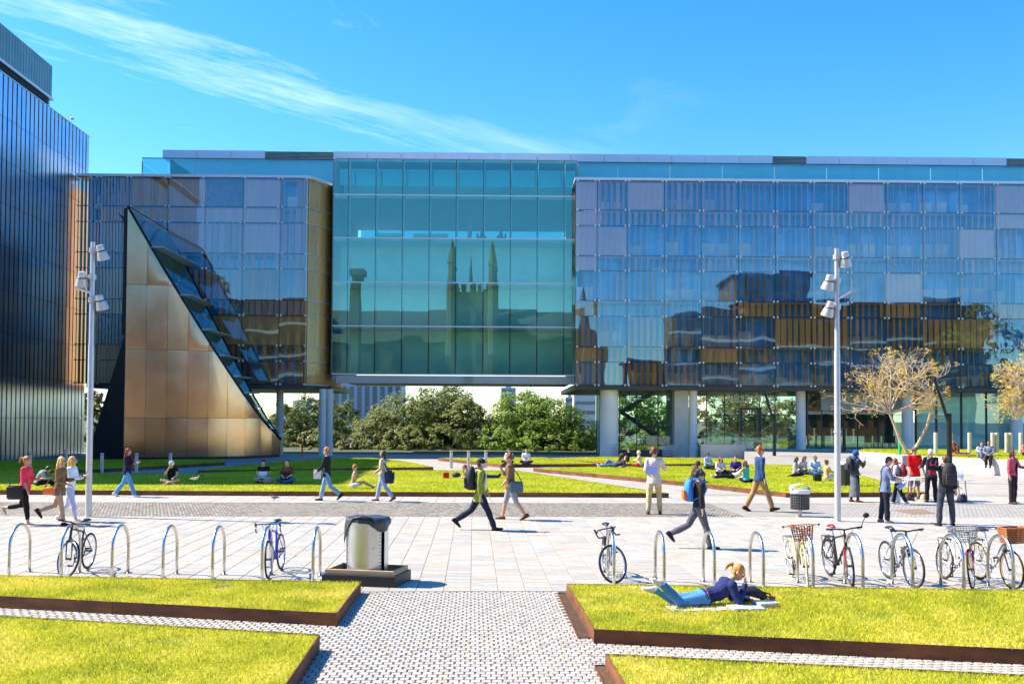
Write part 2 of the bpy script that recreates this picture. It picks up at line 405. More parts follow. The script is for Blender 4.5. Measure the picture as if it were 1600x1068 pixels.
# ------------------------------------------------------------------ grass
def grass_mat(name, a, b, c):
    m = bpy.data.materials.new(name); m.use_nodes = True
    t = m.node_tree; N = t.nodes; bs = N['Principled BSDF']; bs.inputs['Roughness'].default_value = 0.7; bs.inputs['Specular IOR Level'].default_value = 0.2
    g = N.new('ShaderNodeTexCoord')
    n = N.new('ShaderNodeTexNoise'); n.inputs['Scale'].default_value = 1.1; n.inputs['Detail'].default_value = 9; n.inputs['Roughness'].default_value = 0.72
    t.links.new(g.outputs['Object'], n.inputs['Vector'])
    r = N.new('ShaderNodeValToRGB'); e = r.color_ramp.elements
    e[0].color = (*a, 1); e[0].position = 0.38; e[1].color = (*c, 1); e[1].position = 0.63
    x = e.new(0.5); x.color = (*b, 1)
    nb = N.new('ShaderNodeTexNoise'); nb.inputs['Scale'].default_value = 0.45; nb.inputs['Detail'].default_value = 4; nb.inputs['Distortion'].default_value = 0.8
    t.links.new(g.outputs['Object'], nb.inputs['Vector'])
    av = N.new('ShaderNodeMath'); av.operation = 'MULTIPLY_ADD'; av.inputs[1].default_value = 0.55
    sc0 = N.new('ShaderNodeMath'); sc0.operation = 'MULTIPLY'; sc0.inputs[1].default_value = 0.45
    t.links.new(nb.outputs[0], sc0.inputs[0]); t.links.new(n.outputs[0], av.inputs[0]); t.links.new(sc0.outputs[0], av.inputs[2])
    t.links.new(av.outputs[0], r.inputs[0])
    n2 = N.new('ShaderNodeTexNoise'); n2.inputs['Scale'].default_value = 28; n2.inputs['Detail'].default_value = 4
    t.links.new(g.outputs['Object'], n2.inputs['Vector'])
    mr = N.new('ShaderNodeMapRange'); mr.inputs['From Min'].default_value = 0.3; mr.inputs['From Max'].default_value = 0.7
    mr.inputs['To Min'].default_value = 0.55; mr.inputs['To Max'].default_value = 1.35
    t.links.new(n2.outputs[0], mr.inputs[0])
    h = N.new('ShaderNodeHueSaturation'); t.links.new(mr.outputs[0], h.inputs['Value']); t.links.new(r.outputs[0], h.inputs['Color'])
    t.links.new(h.outputs[0], bs.inputs['Base Color'])
    tr = N.new('ShaderNodeBsdfTranslucent'); t.links.new(h.outputs[0], tr.inputs[0])
    mxs = N.new('ShaderNodeMixShader'); mxs.inputs[0].default_value = 0.38
    t.links.new(bs.outputs[0], mxs.inputs[1]); t.links.new(tr.outputs[0], mxs.inputs[2])
    t.links.new(mxs.outputs[0], N['Material Output'].inputs[0])
    bp = N.new('ShaderNodeBump'); bp.inputs['Strength'].default_value = 0.9; bp.inputs['Distance'].default_value = 0.03
    t.links.new(n2.outputs[0], bp.inputs['Height']); t.links.new(bp.outputs[0], bs.inputs['Normal'])
    MATS[name] = m; return m
M_grass = grass_mat('grass', (0.46, 0.49, 0.035), (0.66, 0.63, 0.06), (0.84, 0.73, 0.15))
M_grass2 = grass_mat('grass_green', (0.42, 0.48, 0.028), (0.57, 0.60, 0.04), (0.70, 0.67, 0.08))

M_clump = grass_mat('grass_clump', (0.26, 0.34, 0.025), (0.36, 0.44, 0.04), (0.46, 0.50, 0.06))
def inside(poly, x, y):
    r = False; n = len(poly)
    for i in range(n):
        x1, y1 = poly[i][0], poly[i][1]; x2, y2 = poly[(i + 1) % n][0], poly[(i + 1) % n][1]
        if (y1 > y) != (y2 > y) and x < (x2 - x1) * (y - y1) / (y2 - y1) + x1: r = not r
    return r
def blades(poly, z, dens, h, wd, rnd, vis=True, cap=160000):
    xs = [p[0] for p in poly]; ys = [p[1] for p in poly]
    A = (max(xs) - min(xs)) * (max(ys) - min(ys)); n = int(min(cap, A * dens)); vs = []; fs = []
    for _ in range(n):
        x = rnd.uniform(min(xs), max(xs)); y = rnd.uniform(min(ys), max(ys))
        if not inside(poly, x, y): continue
        if vis and abs((x - 0.04 * y) / max(y, 1)) > 0.57: continue
        a = rnd.uniform(0, 2 * pi); hh = h * rnd.uniform(0.5, 1.25); w2 = wd * rnd.uniform(.6, 1.2) / 2
        dx, dy = cos(a) * w2, sin(a) * w2; b = rnd.uniform(0, 2 * pi); l = hh * rnd.uniform(0.2, 1.0)
        k = len(vs)
        vs += [(x - dx, y - dy, z), (x + dx, y + dy, z), (x + cos(b) * l, y + sin(b) * l, z + hh)]
        fs.append((k, k + 1, k + 2))
    me = bpy.data.meshes.new('grass'); me.from_pydata(vs, [], fs); return me
def grass_bed(name, label, pts, dens, h, wd, ztop=0.18, edges=None, group=None, m=None, seed=1, z0=0.0, tops=True):
    """pts: photo pixels of the bed's top outline, counter-clockwise seen from above not required"""
    poly = [G(p[0], p[1], ztop) for p in pts]
    c = sum(poly, V((0, 0, 0))) / len(poly)
    root = empty(name, (c.x, c.y, z0), 0, label, 'grass bed', group)
    loc = [(p.x - c.x, p.y - c.y) for p in poly]
    zt = ztop - z0
    n = len(loc)
    area = sum(loc[i][0] * loc[(i + 1) % n][1] - loc[(i + 1) % n][0] * loc[i][1] for i in range(n))
    if area < 0:
        loc.reverse(); edges = None if edges is None else [n - 2 - e if e < n - 1 else n - 1 for e in edges]
    cx = [0, 0]
    ins = []
    for i in range(n):
        p, q, r = V(loc[i - 1]), V(loc[i]), V(loc[(i + 1) % n])
        d1 = (q - p).normalized(); d2 = (r - q).normalized()
        nn = V((-d1.y, d1.x)) + V((-d2.y, d2.x))
        nn = nn.normalized() if nn.length > 0.2 else V((-d1.y, d1.x))
        ins.append((q.x + nn.x * 0.014, q.y + nn.y * 0.014))
    t = MB(); t.prism(ins, 0.0, zt - 0.025); t.build('turf', m or M_grass, root)
    for i in range(n):
        if edges is not None and i not in edges: continue
        p, q = V(loc[i]), V(loc[(i + 1) % n]); L = (q - p).length; d = (q - p).normalized()
        nn = V((-d.y, d.x)); k = max(1, round(L / 3.1))
        for j in range(k):
            a = p + d * (L * j / k + (0.003 if j else 0.0)); b_ = p + d * (L * (j + 1) / k - (0.003 if j < k - 1 else 0.0))
            e = MB(); e.prism([(a.x, a.y), (b_.x, b_.y), (b_.x + nn.x * .012, b_.y + nn.y * .012), (a.x + nn.x * .012, a.y + nn.y * .012)], 0.0, zt)
            e.build('edging', M_corten, root)
    gpoly = [(p[0] + c.x, p[1] + c.y) for p in ins]
    me = blades(gpoly, zt - 0.03, dens, h, wd, random.Random(seed))
    me.transform(Matrix.Translation((-c.x, -c.y, 0)))
    if m is None:                                # clumps of greener grass among the dry blades
        n_ = len(me.polygons); cv = np.empty(len(me.vertices) * 3, 'f'); me.vertices.foreach_get('co', cv); cv = cv.reshape(-1, 3)[::3]
        k_ = np.sin(cv[:, 0] * 2.1 + 1.7 * np.sin(cv[:, 1] * 1.9 + seed)) * np.cos(cv[:, 1] * 2.7 + np.sin(cv[:, 0] * 1.3)) + .7 * np.sin(cv[:, 0] * 7.3 + 2 * np.sin(cv[:, 1] * 6.1)) + np.random.RandomState(seed).normal(0, .7, len(cv))
        g = obj('grass', me, [M_grass, M_clump], root); me.polygons.foreach_set('material_index', (k_ > 1.15).astype('i'))
    else: g = obj('grass', me, m, root)
    g['kind'] = 'stuff'
    return root
BEDG = 'raised lawns edged in rusty steel'
grass_bed('grass_bed', 'raised lawn with rusty steel edge beside the silver bin', [(-140, 895), (564, 908), (526, 957), (-140, 923)], 3600, 0.055, 0.011, 0.19, None, BEDG, seed=1)
grass_bed('grass_bed', 'raised lawn in the bottom left corner of the photo', [(-160, 951), (500, 990), (440, 1078), (398, 1140), (-160, 1140)], 3000, 0.055, 0.011, 0.2, None, BEDG, seed=2)
grass_bed('grass_bed', 'raised lawn with the reading woman lying on it', [(885, 911), (1740, 922.5), (1740, 1020), (928, 982)], 3600, 0.055, 0.011, 0.19, None, BEDG, seed=3)
grass_bed('grass_bed', 'raised lawn strip in the bottom right corner of the photo', [(946, 1020), (1740, 1060), (1740, 1140), (1020, 1140)], 3000, 0.055, 0.011, 0.2, None, BEDG, seed=4)
grass_bed('grass_bed', 'long lawn with seated students behind the cobble strip', [(-330, 763.2), (-330, 737), (300, 739), (420, 734), (660, 734), (810, 734.5), (925, 752), (1045, 770)], 420, 0.06, 0.035, 0.18, None, BEDG, M_grass2, 5)
grass_bed('grass_bed', 'wedge of lawn in front of the paired grey columns', [(309, 734.5), (380, 726), (500, 716.5), (580, 714.8), (630, 720), (677, 729)], 250, 0.07, 0.045, 0.18, None, BEDG, M_grass2, 6)
grass_bed('grass_bed', 'shaded lawn in front of the bronze cone', [(-200, 748), (-200, 722), (130, 717.5), (351, 717), (351, 721.5), (200, 730), (0, 740)], 250, 0.07, 0.045, 0.18, None, BEDG, M_grass2, 7)
grass_bed('grass_bed', 'small lawn below the round fig trees with two sitters', [(685, 715), (850, 714), (933, 724), (783, 725)], 250, 0.07, 0.045, 0.18, None, BEDG, M_grass2, 8)
grass_bed('grass_bed', 'far lawn strip beside the white entrance columns', [(850, 715), (940, 713.2), (1145, 715.5), (1195, 722.5), (1045, 724.5), (965, 724)], 250, 0.07, 0.045, 0.18, None, BEDG, M_grass2, 9)
grass_bed('grass_bed', 'wide lawn with groups of students sitting in circles', [(833, 731), (935, 728.5), (1060, 727.5), (1240, 732), (1350, 743), (1446, 768.5), (1228, 769.5), (1100, 755)], 420, 0.06, 0.035, 0.18, None, BEDG, M_grass2, 10)
grass_bed('grass_bed', 'small lawn corner behind the man in denim shirt', [(1080, 725.5), (1200, 724.5), (1290, 728), (1300, 734.5), (1190, 731)], 250, 0.07, 0.045, 0.18, None, BEDG, M_grass2, 12)

def drain_strip(label, a, b, c, d):
    P = [G(*q) for q in (a, b, c, d)]; o = P[0].copy()
    r = empty('drain_channel', (o.x, o.y, 0), 0, label, 'drain', 'rusty drain channels along lawn edges')
    pl = [(p.x - o.x, p.y - o.y) for p in P]
    MB().prism(pl, 0.004, 0.022).build('soil_bed', M_soil, r)
    for i in range(4):
        p, q = V(pl[i]), V(pl[(i + 1) % 4]); dd = (q - p).normalized(); nn = V((-dd.y, dd.x)) * 0.012
        MB().prism([p, q, q + nn, p + nn], 0.0, 0.035).build('edging', M_corten, r)
drain_strip('rusty drain channel beside the reading woman\'s lawn', (872, 929), (884, 929.5), (924, 999), (904, 999))
drain_strip('rusty drain channel at the bottom edge of the photo', (930, 1043), (945, 1043), (985, 1110), (962, 1110))
# ------------------------------------------------------------------ the glass law building
PHI = radians(-1.4)
O = G(900, 714)
BU, BV = V((cos(PHI), sin(PHI), 0)), V((-sin(PHI), cos(PHI), 0))
def UZ(px, py, v=0.0):
    """photo pixel -> (u, z) on the plane at depth v of the building"""
    d = ray(px, py); t = ((O + BV * v) - CAM).dot(BV) / d.dot(BV); q = CAM + d * t
    return (q - O).dot(BU), q.z
def Uu(px, py=440, v=0.0): return UZ(px, py, v)[0]
def Zz(py, px=1036, v=0.0): return UZ(px, py, v)[1]
def W(u, v, z=0.0): return O + BU * u + BV * v + V((0, 0, z))
def REFL(px, py, Y, v=0.0):
    """the place behind the camera, at world y = Y, that the front glass mirrors at this pixel"""
    d = ray(px, py); t = ((O + BV * v) - CAM).dot(BV) / d.dot(BV); q = CAM + d * t
    d = d - BV * 2 * d.dot(BV); return q + d * ((Y - q.y) / d.y)

M_glassR = glass('wing_glass', (0.95, 0.98, 1.0), 0.15, (0.46, 0.82, 1.0), 0.014, 0.30)
M_glassL = M_glassR
M_glassB = glass('bridge_glass', (0.62, 0.99, 0.90), 0.19, (0.52, 0.97, 0.85), 0.004, 0.3)
M_glassS = glass('clear_glass', (0.72, 0.88, 0.84), 0.06, (0.85, 0.95, 0.95), 0.003, 0.5)
M_glassT = glass('teal_glass', (0.45, 0.75, 0.72), 0.10, (0.8, 0.95, 0.95), 0.004, 0.5, body=(0.42, 0.62, 0.58), bodyf=0.6)
M_timber = mat('louvre_timber', (1.0, 0.43, 0.11), 0.6, 0, 0.30, 1.2, 0.1, 30, stretch=(6, 6, 0.4))
M_timber_pale = mat('louvre_pale', (0.98, 0.58, 0.47), 0.6, 0, 0.14, 1.2, 0.05, 30, stretch=(6, 6, 0.3))  # pinker copy of the timber: sky mirrored in the glass put into its colour
M_rail = mat('steel_dark', (0.035, 0.045, 0.05), 0.4, 0.6, 0.2, 5)
M_alu = mat('aluminium_pale', (0.62, 0.64, 0.68), 0.35, 0.3, 0.06, 2)
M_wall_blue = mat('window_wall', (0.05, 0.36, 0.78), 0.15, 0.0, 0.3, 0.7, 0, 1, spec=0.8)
M_conc = mat('concrete', (0.62, 0.56, 0.47), 0.8, 0, 0.10, 1.6, 0.15, 20)
M_conc_w = mat('concrete_white', (0.86, 0.79, 0.69), 0.75, 0, 0.08, 1.2, 0.12, 20)
M_slabedge = mat('floor_slab', (0.38, 0.40, 0.40), 0.7, 0, 0.1, 1)
M_white = mat('white_paint', (0.75, 0.75, 0.73), 0.45, 0, 0.05, 4)
M_blind = mat('blind', (0.72, 0.85, 0.88), 0.8, 0, 0.08, 1.5)
M_inter = mat('interior', (0.30, 0.33, 0.33), 0.8, 0, 0.15, 0.8)
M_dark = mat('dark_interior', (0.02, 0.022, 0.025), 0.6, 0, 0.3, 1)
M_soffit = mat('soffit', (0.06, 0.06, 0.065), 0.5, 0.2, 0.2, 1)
M_stone_panel = mat('rough_panel', (0.20, 0.19, 0.21), 0.9, 0, 0.5, 3.5, 0.6, 14, detail=10)

law = empty('law_building', (O.x, O.y, 0), PHI, 'long glass university building with timber louvres and raised bridge', 'building')
rnd = random.Random(21)

def make_wing(us, zs, vfront, cells, depth, glassm, u_in0, u_in1, part_budget, lab=None):
    """us, zs: grid lines; cells(i, j) -> louvre style of a pane"""
    z0, z1 = zs[0], zs[-1]
    core = MB()
    vi = vfront + 1.35
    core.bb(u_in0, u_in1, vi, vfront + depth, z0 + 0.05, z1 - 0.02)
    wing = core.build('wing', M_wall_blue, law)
    sl = MB()
    for k in range(0, len(zs)):
        if k % 2 == 0 or k == len(zs) - 1:
            sl.bb(u_in0 + .02, u_in1 - .02, vfront + 0.62, vi - 0.001, zs[k] - 0.10, zs[k] + 0.10)
    sl.build('floor_edge', M_slabedge, wing)
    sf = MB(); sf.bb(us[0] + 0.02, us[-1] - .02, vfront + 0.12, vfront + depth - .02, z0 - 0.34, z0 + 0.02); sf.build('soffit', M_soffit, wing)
    cp = MB(); cp.bb(us[0] - 0.06, us[-1] + 0.06, vfront - 0.06, vfront + 1.9, z1 + 0.03, z1 + 0.22); cp.build('roof_cap', M_alu, wing)
    # windows of the inner wall: bright blind strips in some bays
    nb = 0; rest = MB(); rest_l = MB(); nl = 0
    clamps = MB(); rails = MB()
    boards = {}
    for i in range(len(us) - 1):
        a, b = us[i], us[i + 1]
        for j in range(len(zs) - 1):
            c, d = zs[j], zs[j + 1]
            g = MB(); e = 0.012
            # each pane sits in its own slightly tilted plane, so the mirror image breaks at the joints
            ta, tb = rnd.gauss(0, 0.0042), rnd.gauss(0, 0.0030)
            w2, h2 = (b - a) / 2, (d - c) / 2
            g.add([(-w2 + e, -ta * w2 - tb * h2, -h2 + e), (w2 - e, ta * w2 - tb * h2, -h2 + e), (w2 - e, ta * w2 + tb * h2, h2 - e), (-w2 + e, -ta * w2 + tb * h2, h2 - e)], [(0, 1, 2, 3)])
            o = g.build('glass_panel', glassm, wing); o.location = ((a + b) / 2, vfront, (c + d) / 2)
            st = cells(i, j)
            m = M_timber
            if st == 'panel':
                bb = MB(); bb.bb(a + .04, b - .04, vfront + .42, vfront + .5, c + .05, d - .05); bb.build('spandrel_panel', M_stone_panel, wing); continue
            if st == 'closed': ang, m = 0.06, M_timber_pale
            elif st == 'half': ang, m = 0.95, M_timber_pale
            elif st == 'open': ang, m = 1.28, M_timber_pale
            elif st == 'none': ang = None
            elif st == 'wood': ang = 0.12
            else: ang = 0.5
            if j <= 4 and st in ('half', 'open') and rnd.random() < .5: m = M_timber  # orange low down: dark mirror image put into the louvre colour
            if ang is not None:
                n = max(2, round((b - a) / 0.45)); pw = (b - a) / n
                for k in range(n):
                    if st == 'open' and rnd.random() < 0.2: continue
                    an = ang + rnd.gauss(0, 0.12 if st not in ('closed',) else 0.01)
                    key = (round(d - c, 1), m.name, round(pw, 2))
                    if key not in boards:
                        q = MB(); q.bb(-pw * .49, pw * .49, -0.018, 0.018, -(d - c) / 2 + .03, (d - c) / 2 - .03); boards[key] = q.mesh('louvre'); boards[key].materials.append(m)
                    p = (a + pw * (k + .5), vfront + 0.34, (c + d) / 2)
                    if nl < part_budget and ((i + j + k) % 2 == 0 or part_budget > 290):
                        inst('louvre', boards[key], wing, p, (0, 0, an)); nl += 1
                    else:
                        rest_l.cur = 0 if m is M_timber else 1
                        rest_l.box(p, (pw * .98, 0.036, d - c - .06), (0, 0, an))
            if st in ('open', 'half', None) and rnd.random() < 0.62 and j % 2 == 0:
                hh = (d - c) * rnd.uniform(0.35, 0.55)
                for k in range(rnd.choice((1, 2, 2))):
                    x0 = a + (b - a) * (0.12 + 0.42 * k); rest.bb(x0, x0 + (b - a) * 0.34, vi - 0.06, vi - 0.03, c + .1, c + .1 + hh)
            for x in (a + 0.14, b - 0.14):
                for zc in ((c,) if j else (c, )):
                    clamps.bb(x - .055, x + .055, vfront - .05, vfront + .06, zc - .06, zc + .06)
            if j == len(zs) - 2:
                for x in (a + 0.14, b - 0.14): clamps.bb(x - .055, x + .055, vfront - .05, vfront + .06, d - .06, d + .06)
    for z in zs: rails.bb(us[0], us[-1], vfront + .062, vfront + .11, z - .022, z + .022)
    for u in us: rails.bb(u - .018, u + .018, vfront + .112, vfront + .15, z0, z1)
    rails.build('support_rail', M_rail, wing)
    cl = clamps.build('pane_clamps', M_white, wing); cl['kind'] = 'stuff'
    if rest.v: r = rest.build('window_blind', M_blind, wing); r['kind'] = 'stuff'
    if rest_l.v: r = rest_l.build('louvre_field', [M_timber, M_timber_pale], wing); r['kind'] = 'stuff'
    if lab: wing['label'] = lab
    return wing

# --- wing over the entrance
zsR = [Zz(y) for y in (601.7, 566, 542, 494.3, 470, 423.5, 399.8, 353, 328.6, 283)]
usR = [Uu(899), Uu(933), Uu(980)] ; pit = (Uu(1557.6) - Uu(980)) / 10
while usR[-1] < Uu(1640): usR.append(usR[-1] + pit)
def cellsR(i, j):
    if (i, j) in ((2, 8), (8, 8), (12, 8), (12, 7), (11, 6), (9, 4), (0, 8), (0, 7), (0, 6), (1, 6), (0, 5)): return 'closed'
    if j in (7,) : return 'half'
    if i in (1, 3) and j == 8: return 'half'
    if (j <= 3 and i >= 3) or (i <= 1 and j <= 3): return random.Random(i * 31 + j).choice(('half', 'wood', 'open', 'half', 'open', 'mid'))
    return random.Random(i * 17 + j).choice(('open', 'open', 'half', 'open'))
make_wing(usR, zsR, 0.0, cellsR, 16, M_glassR, usR[0] + 0.7, usR[-1], 300, 'long wing with grid of glass panes over pale louvres')

# --- wing behind the bronze cone
zsL = [Zz(y, 378) for y in (599.6, 563.4, 539, 491.9, 467.8, 419.5, 395.4, 347.6, 323, 278)]
usL = [Uu(x) for x in (136, 152, 199.7, 259.5, 318.7, 378, 436.5, 480)]
def cellsL(i, j):
    if (i, j) == (4, 8) or (i, j) == (1, 2): return 'panel'
    if (i, j) in ((2, 8), (1, 7), (2, 7), (0, 3), (1, 3), (2, 3), (0, 4), (1, 4), (0, 2), (0, 1), (0, 0), (1, 0), (0, 5), (2, 1), (2, 0), (0, 6), (4, 2), (5, 2), (6, 2), (3, 2), (1, 1)): return 'wood'
    if (i, j) in ((3, 8), (3, 6), (5, 8), (5, 7), (4, 7), (3, 7), (5, 6)): return 'closed'
    return random.Random(i * 13 + j).choice(('open', 'open', 'half'))
wl = make_wing(usL, zsL, 0.0, cellsL, 12, M_glassL, usL[0], usL[-1] - 0.05, 200, 'short wing with sandy glass return beside the bridge')
MB().bb(usL[0] - .12, usL[0] - .02, .6, 11.9, zsL[0], zsL[-1] - .05).build('timber_flank', mat('flank_timber', (0.80, 0.34, 0.10), .6, 0, .3, 1, stretch=(3, 3, .3)), wl)
# glass screen running past the left end, and the angled return towards the bridge
M_glassP = glass('return_glass', (0.97, 0.93, 0.82), 0.06, (0.95, 0.95, 0.9), 0.006, 0.4)
M_sandl = mat('return_louvre', (0.88, 0.56, 0.25), 0.6, 0, 0.2, 1.2, stretch=(5, 5, 0.4))
scr0 = Uu(117); rl = MB(); cl2 = MB()
for j in range(9):
    g = MB(); g.add([(scr0 + .01, 0, zsL[j] + .012), (usL[0] - .01, 0, zsL[j] + .012), (usL[0] - .01, 0, zsL[j + 1] - .012), (scr0 + .01, 0, zsL[j + 1] - .012)], [(0, 1, 2, 3)])
    g.build('glass_panel', M_glassS, wl); rl.bb(scr0, usL[0] - .03, .06, .10, zsL[j] - .03, zsL[j] + .03)
    cl2.bb(scr0 + .05, scr0 + .16, -.05, .05, zsL[j] - .06, zsL[j] + .06)
for k in range(3):
    MB().bb(scr0 + .16 + k * .27, scr0 + .33 + k * .27, .35, .38, zsL[0], zsL[-1]).build('louvre', M_timber, wl)
rl.bb(scr0 - .02, usL[0] - .03, .06, .10, zsL[9] - .03, zsL[9] + .03)
MB().bb(scr0 - .06, usL[0] - .062, -.1, 1.6, zsL[9] + .03, zsL[9] + .2).build('roof_cap', M_alu, wl)
rl.build('support_rail', M_rail, wl); cl2.build('pane_clamps', M_white, wl)['kind'] = 'stuff'
A, B = V((usL[-1], 0.0, 0)), V((Uu(520, 440, 2.6), 2.6, 0)); AB = B - A; LAB = AB.length; dAB = AB.normalized(); nAB = V((-dAB.y, dAB.x, 0))
rl = MB()
for j in range(9):
    g = MB(); a, b = A + dAB * .03, B - dAB * .01
    g.add([(a.x, a.y, zsL[j] + .015), (b.x, b.y, zsL[j] + .015), (b.x, b.y, zsL[j + 1] - .015), (a.x, a.y, zsL[j + 1] - .015)], [(0, 1, 2, 3)])
    g.build('glass_panel', M_glassP, wl)
    for k in range(5):
        p = A + dAB * LAB * (k + .5) / 5 + nAB * 0.16
        l = MB(); l.box((0, 0, 0), (LAB / 5 * .97, .03, zsL[j + 1] - zsL[j] - .05)); q = l.build('louvre', M_sandl, wl)
        q.location = (p.x, p.y, (zsL[j] + zsL[j + 1]) / 2); q.rotation_euler = (0, 0, atan2(dAB.y, dAB.x))
for z in zsL:
    rl.box(((A + B) / 2 + nAB * 0.06 + V((0, 0, z))), (LAB, .06, .09), (0, 0, atan2(dAB.y, dAB.x)))
rl.build('support_rail', M_alu, wl)
ret = MB(); a, b = A + nAB * .8, B + nAB * .8
ret.prism([(a.x, a.y), (b.x, b.y), (b.x, 12.0), (a.x, 12.0)], zsL[0] + .04, zsL[-1] - .03); ret.build('inner_wall', M_sandl, wl)
cpm = MB(); a, b = A - nAB * .1, B - nAB * .1
cpm.prism([(a.x + .065, a.y - .02), (b.x, b.y), (b.x, 5.0), (a.x + .065, 5.0)], zsL[-1] + .03, zsL[-1] + .2); cpm.build('roof_cap', M_alu, wl)
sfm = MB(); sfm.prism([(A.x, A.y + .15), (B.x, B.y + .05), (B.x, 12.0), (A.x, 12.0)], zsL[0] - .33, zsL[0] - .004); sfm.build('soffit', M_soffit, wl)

# --- bridge
VB = 1.6
ub = [UZ(x, 440, VB)[0] for x in (520, 543, 586, 628, 670, 712, 754.7, 797, 839, 881, 902)]
zb = [UZ(712, y, VB)[1] for y in (585, 510, 441.7, 372.8, 305.4, 250)]
brg = MB()
BD = 13.0
brg.bb(ub[0], ub[-1], VB + .25, VB + BD, zb[0] - .42, zb[0] - .08)
bridge = brg.build('bridge', M_slabedge, law); bridge['label'] = 'raised glazed bridge with teal glass between the wings'
fl = MB()
for z in zb[1:5]: fl.bb(ub[0], ub[-1], VB + .45, VB + BD - .3, z - .16, z + .06)
fl.build('floor_slab', mat('ceiling_pale', (0.72, 0.76, 0.74), .7, 0, .06, .6), bridge)
MB().bb(ub[0], ub[-1], VB + .5, VB + BD, zb[5] - .05, zb[5] + .2).build('roof', M_inter, bridge)
gb = MB(); gb.bb(ub[0] + .3, ub[-1] - .1, VB - .02, VB + .3, UZ(712, 599, VB)[1], UZ(712, 587.5, VB)[1]); gb.build('beam', mat('beam_grey', (0.42, 0.42, 0.41), .6, 0, .08, 1), bridge)
bx = MB(); uc = UZ(733, 592, VB)[0]; bx.bb(uc - .28, uc + .28, VB - .1, VB - .021, UZ(733, 597, VB)[1], UZ(733, 588.5, VB)[1]); bx.build('junction_box', M_inter, bridge)
mul = MB()
for i in range(len(ub) - 1):
    for j in range(5):
        ta, tb = rnd.gauss(0, 0.0010), rnd.gauss(0, 0.0008); w2, h2 = (ub[i + 1] - ub[i]) / 2, (zb[j + 1] - zb[j]) / 2; e = .012
        g = MB(); g.add([(-w2 + e, -ta * w2 - tb * h2, -h2 + e), (w2 - e, ta * w2 - tb * h2, -h2 + e), (w2 - e, ta * w2 + tb * h2, h2 - e), (-w2 + e, -ta * w2 + tb * h2, h2 - e)], [(0, 1, 2, 3)])
        o = g.build('glass_panel', M_glassB, bridge); o.location = ((ub[i] + ub[i + 1]) / 2, VB, (zb[j] + zb[j + 1]) / 2)
for u in ub[1:-1]: mul.bb(u - .04, u + .04, VB + .02, VB + .12, zb[0], zb[5])
mul.build('mullion', M_rail, bridge)
tr_ = MB()
for z in zb[:5]: tr_.bb(ub[0], ub[-1], VB - .03, VB - .008, z - .045, z + .045)
tr_.build('transom', M_alu, bridge)
# glass fins stiffening the skin, with pale edges
for u in ub[1:-1]:
    for j in range(5):
        f = MB(); f.bb(u + .06, u + .12, VB + .15, VB + .42, zb[j] + .25, zb[j] + (zb[j + 1] - zb[j]) * (.62 if j < 3 else .95)); f.build('glass_fin', M_white, bridge)
# back glazing, ceiling line, columns and stair bracing inside
bk = MB()
for j in range(0, 3): bk.bb(ub[0] + .2, ub[-1] - .2, VB + 2.4, VB + 2.5, zb[j] + .08, zb[j + 1] - .2)
bk.bb(ub[0] + .2, ub[-1] - .2, VB + 3.4, VB + 3.5, zb[4] + .08, zb[5] - .1)  # pale sheet added to make the top row of panes look bright
bk.build('inner_partition', mat('partition_teal', (0.72, 0.88, 0.84), .7, 0, .16, .35), bridge)
MB().bb(ub[0] + .2, ub[-1] - .2, VB + BD - .1, VB + BD - .05, zb[3] + .06, zb[5] - .1).build('rear_glazing', glass('rear_glass', (.36, .62, .62), .02), bridge)
up = UZ(735, 310, VB + 5)[0]
MB().lathe([(.17, zb[3] + .06), (.17, zb[5] - .06)], 16, (up, VB + 4.0, 0)).build('pole', M_slabedge, bridge, 0.6)
for k, (x0, x1) in enumerate(((586, 628), (646, 700))):
    u0, u1 = UZ(x0, 370, VB + 2)[0], UZ(x1, 370, VB + 2)[0]
    MB().bb(u0, u1, VB + 2, VB + 2.4, zb[3] + .062, zb[3] + .75).build('bookcase', M_white, bridge)
for (xa, ya, xb, yb) in ((848, 500, 885, 450), (752, 565, 800, 530), (840, 560, 880, 520)):
    p, q = UZ(xa, ya, VB + 4), UZ(xb, yb, VB + 4)
    MB().tube([(p[0], VB + 4, p[1]), (q[0], VB + 4, q[1])], .12, 6).build('brace', M_alu, bridge)

for u_ in (ub[0] - .12, ub[-1] + .02): MB().bb(u_, u_ + .1, VB + .3, VB + BD - .4, zb[0], zb[5] - .06).build('end_wall', M_inter, bridge)
# --- set-back top storey, parapet and glass balustrade
VP_ = 5.0
u0, u1 = UZ(254, 240, VP_)[0], usR[-1] + 6
zt, zm = UZ(254, 234, VP_)[1], UZ(254, 246.5, VP_)[1]
pent = MB(); pent.bb(u0 + .4, u1, VP_ + .6, VP_ + 9, zsR[-1] + .25, zm)
pent_o = pent.build('top_storey', mat('top_storey_wall', (0.30, 0.47, 0.50), .35, 0, .12, .4), law)
n = int((u1 - u0) / 2.6)
pm_ = mat('parapet_panel', (0.60, 0.62, 0.70), .4, .2, .05, 1)
for k in range(n):
    a = u0 + (u1 - u0) * k / n; b = u0 + (u1 - u0) * (k + 1) / n
    q = MB(); q.bb(a + .012, b - .012, VP_, VP_ + 9, zm, zt)
    if k in (3, 4, 18, 25):
        q = MB()
        for s in range(6): q.bb(a + .012, b - .012, VP_, VP_ + 1, zm + (zt - zm) * (s + .1) / 6, zm + (zt - zm) * (s + .6) / 6)
    q.build('parapet_panel', pm_ if k not in (3, 4, 18, 25) else M_inter, pent_o)
us2 = UZ(222, 250, 3.2)[0]; k = 0; x = us2; zlo, zhi = zsR[-1] + .25, UZ(400, 249, 3.2)[1]
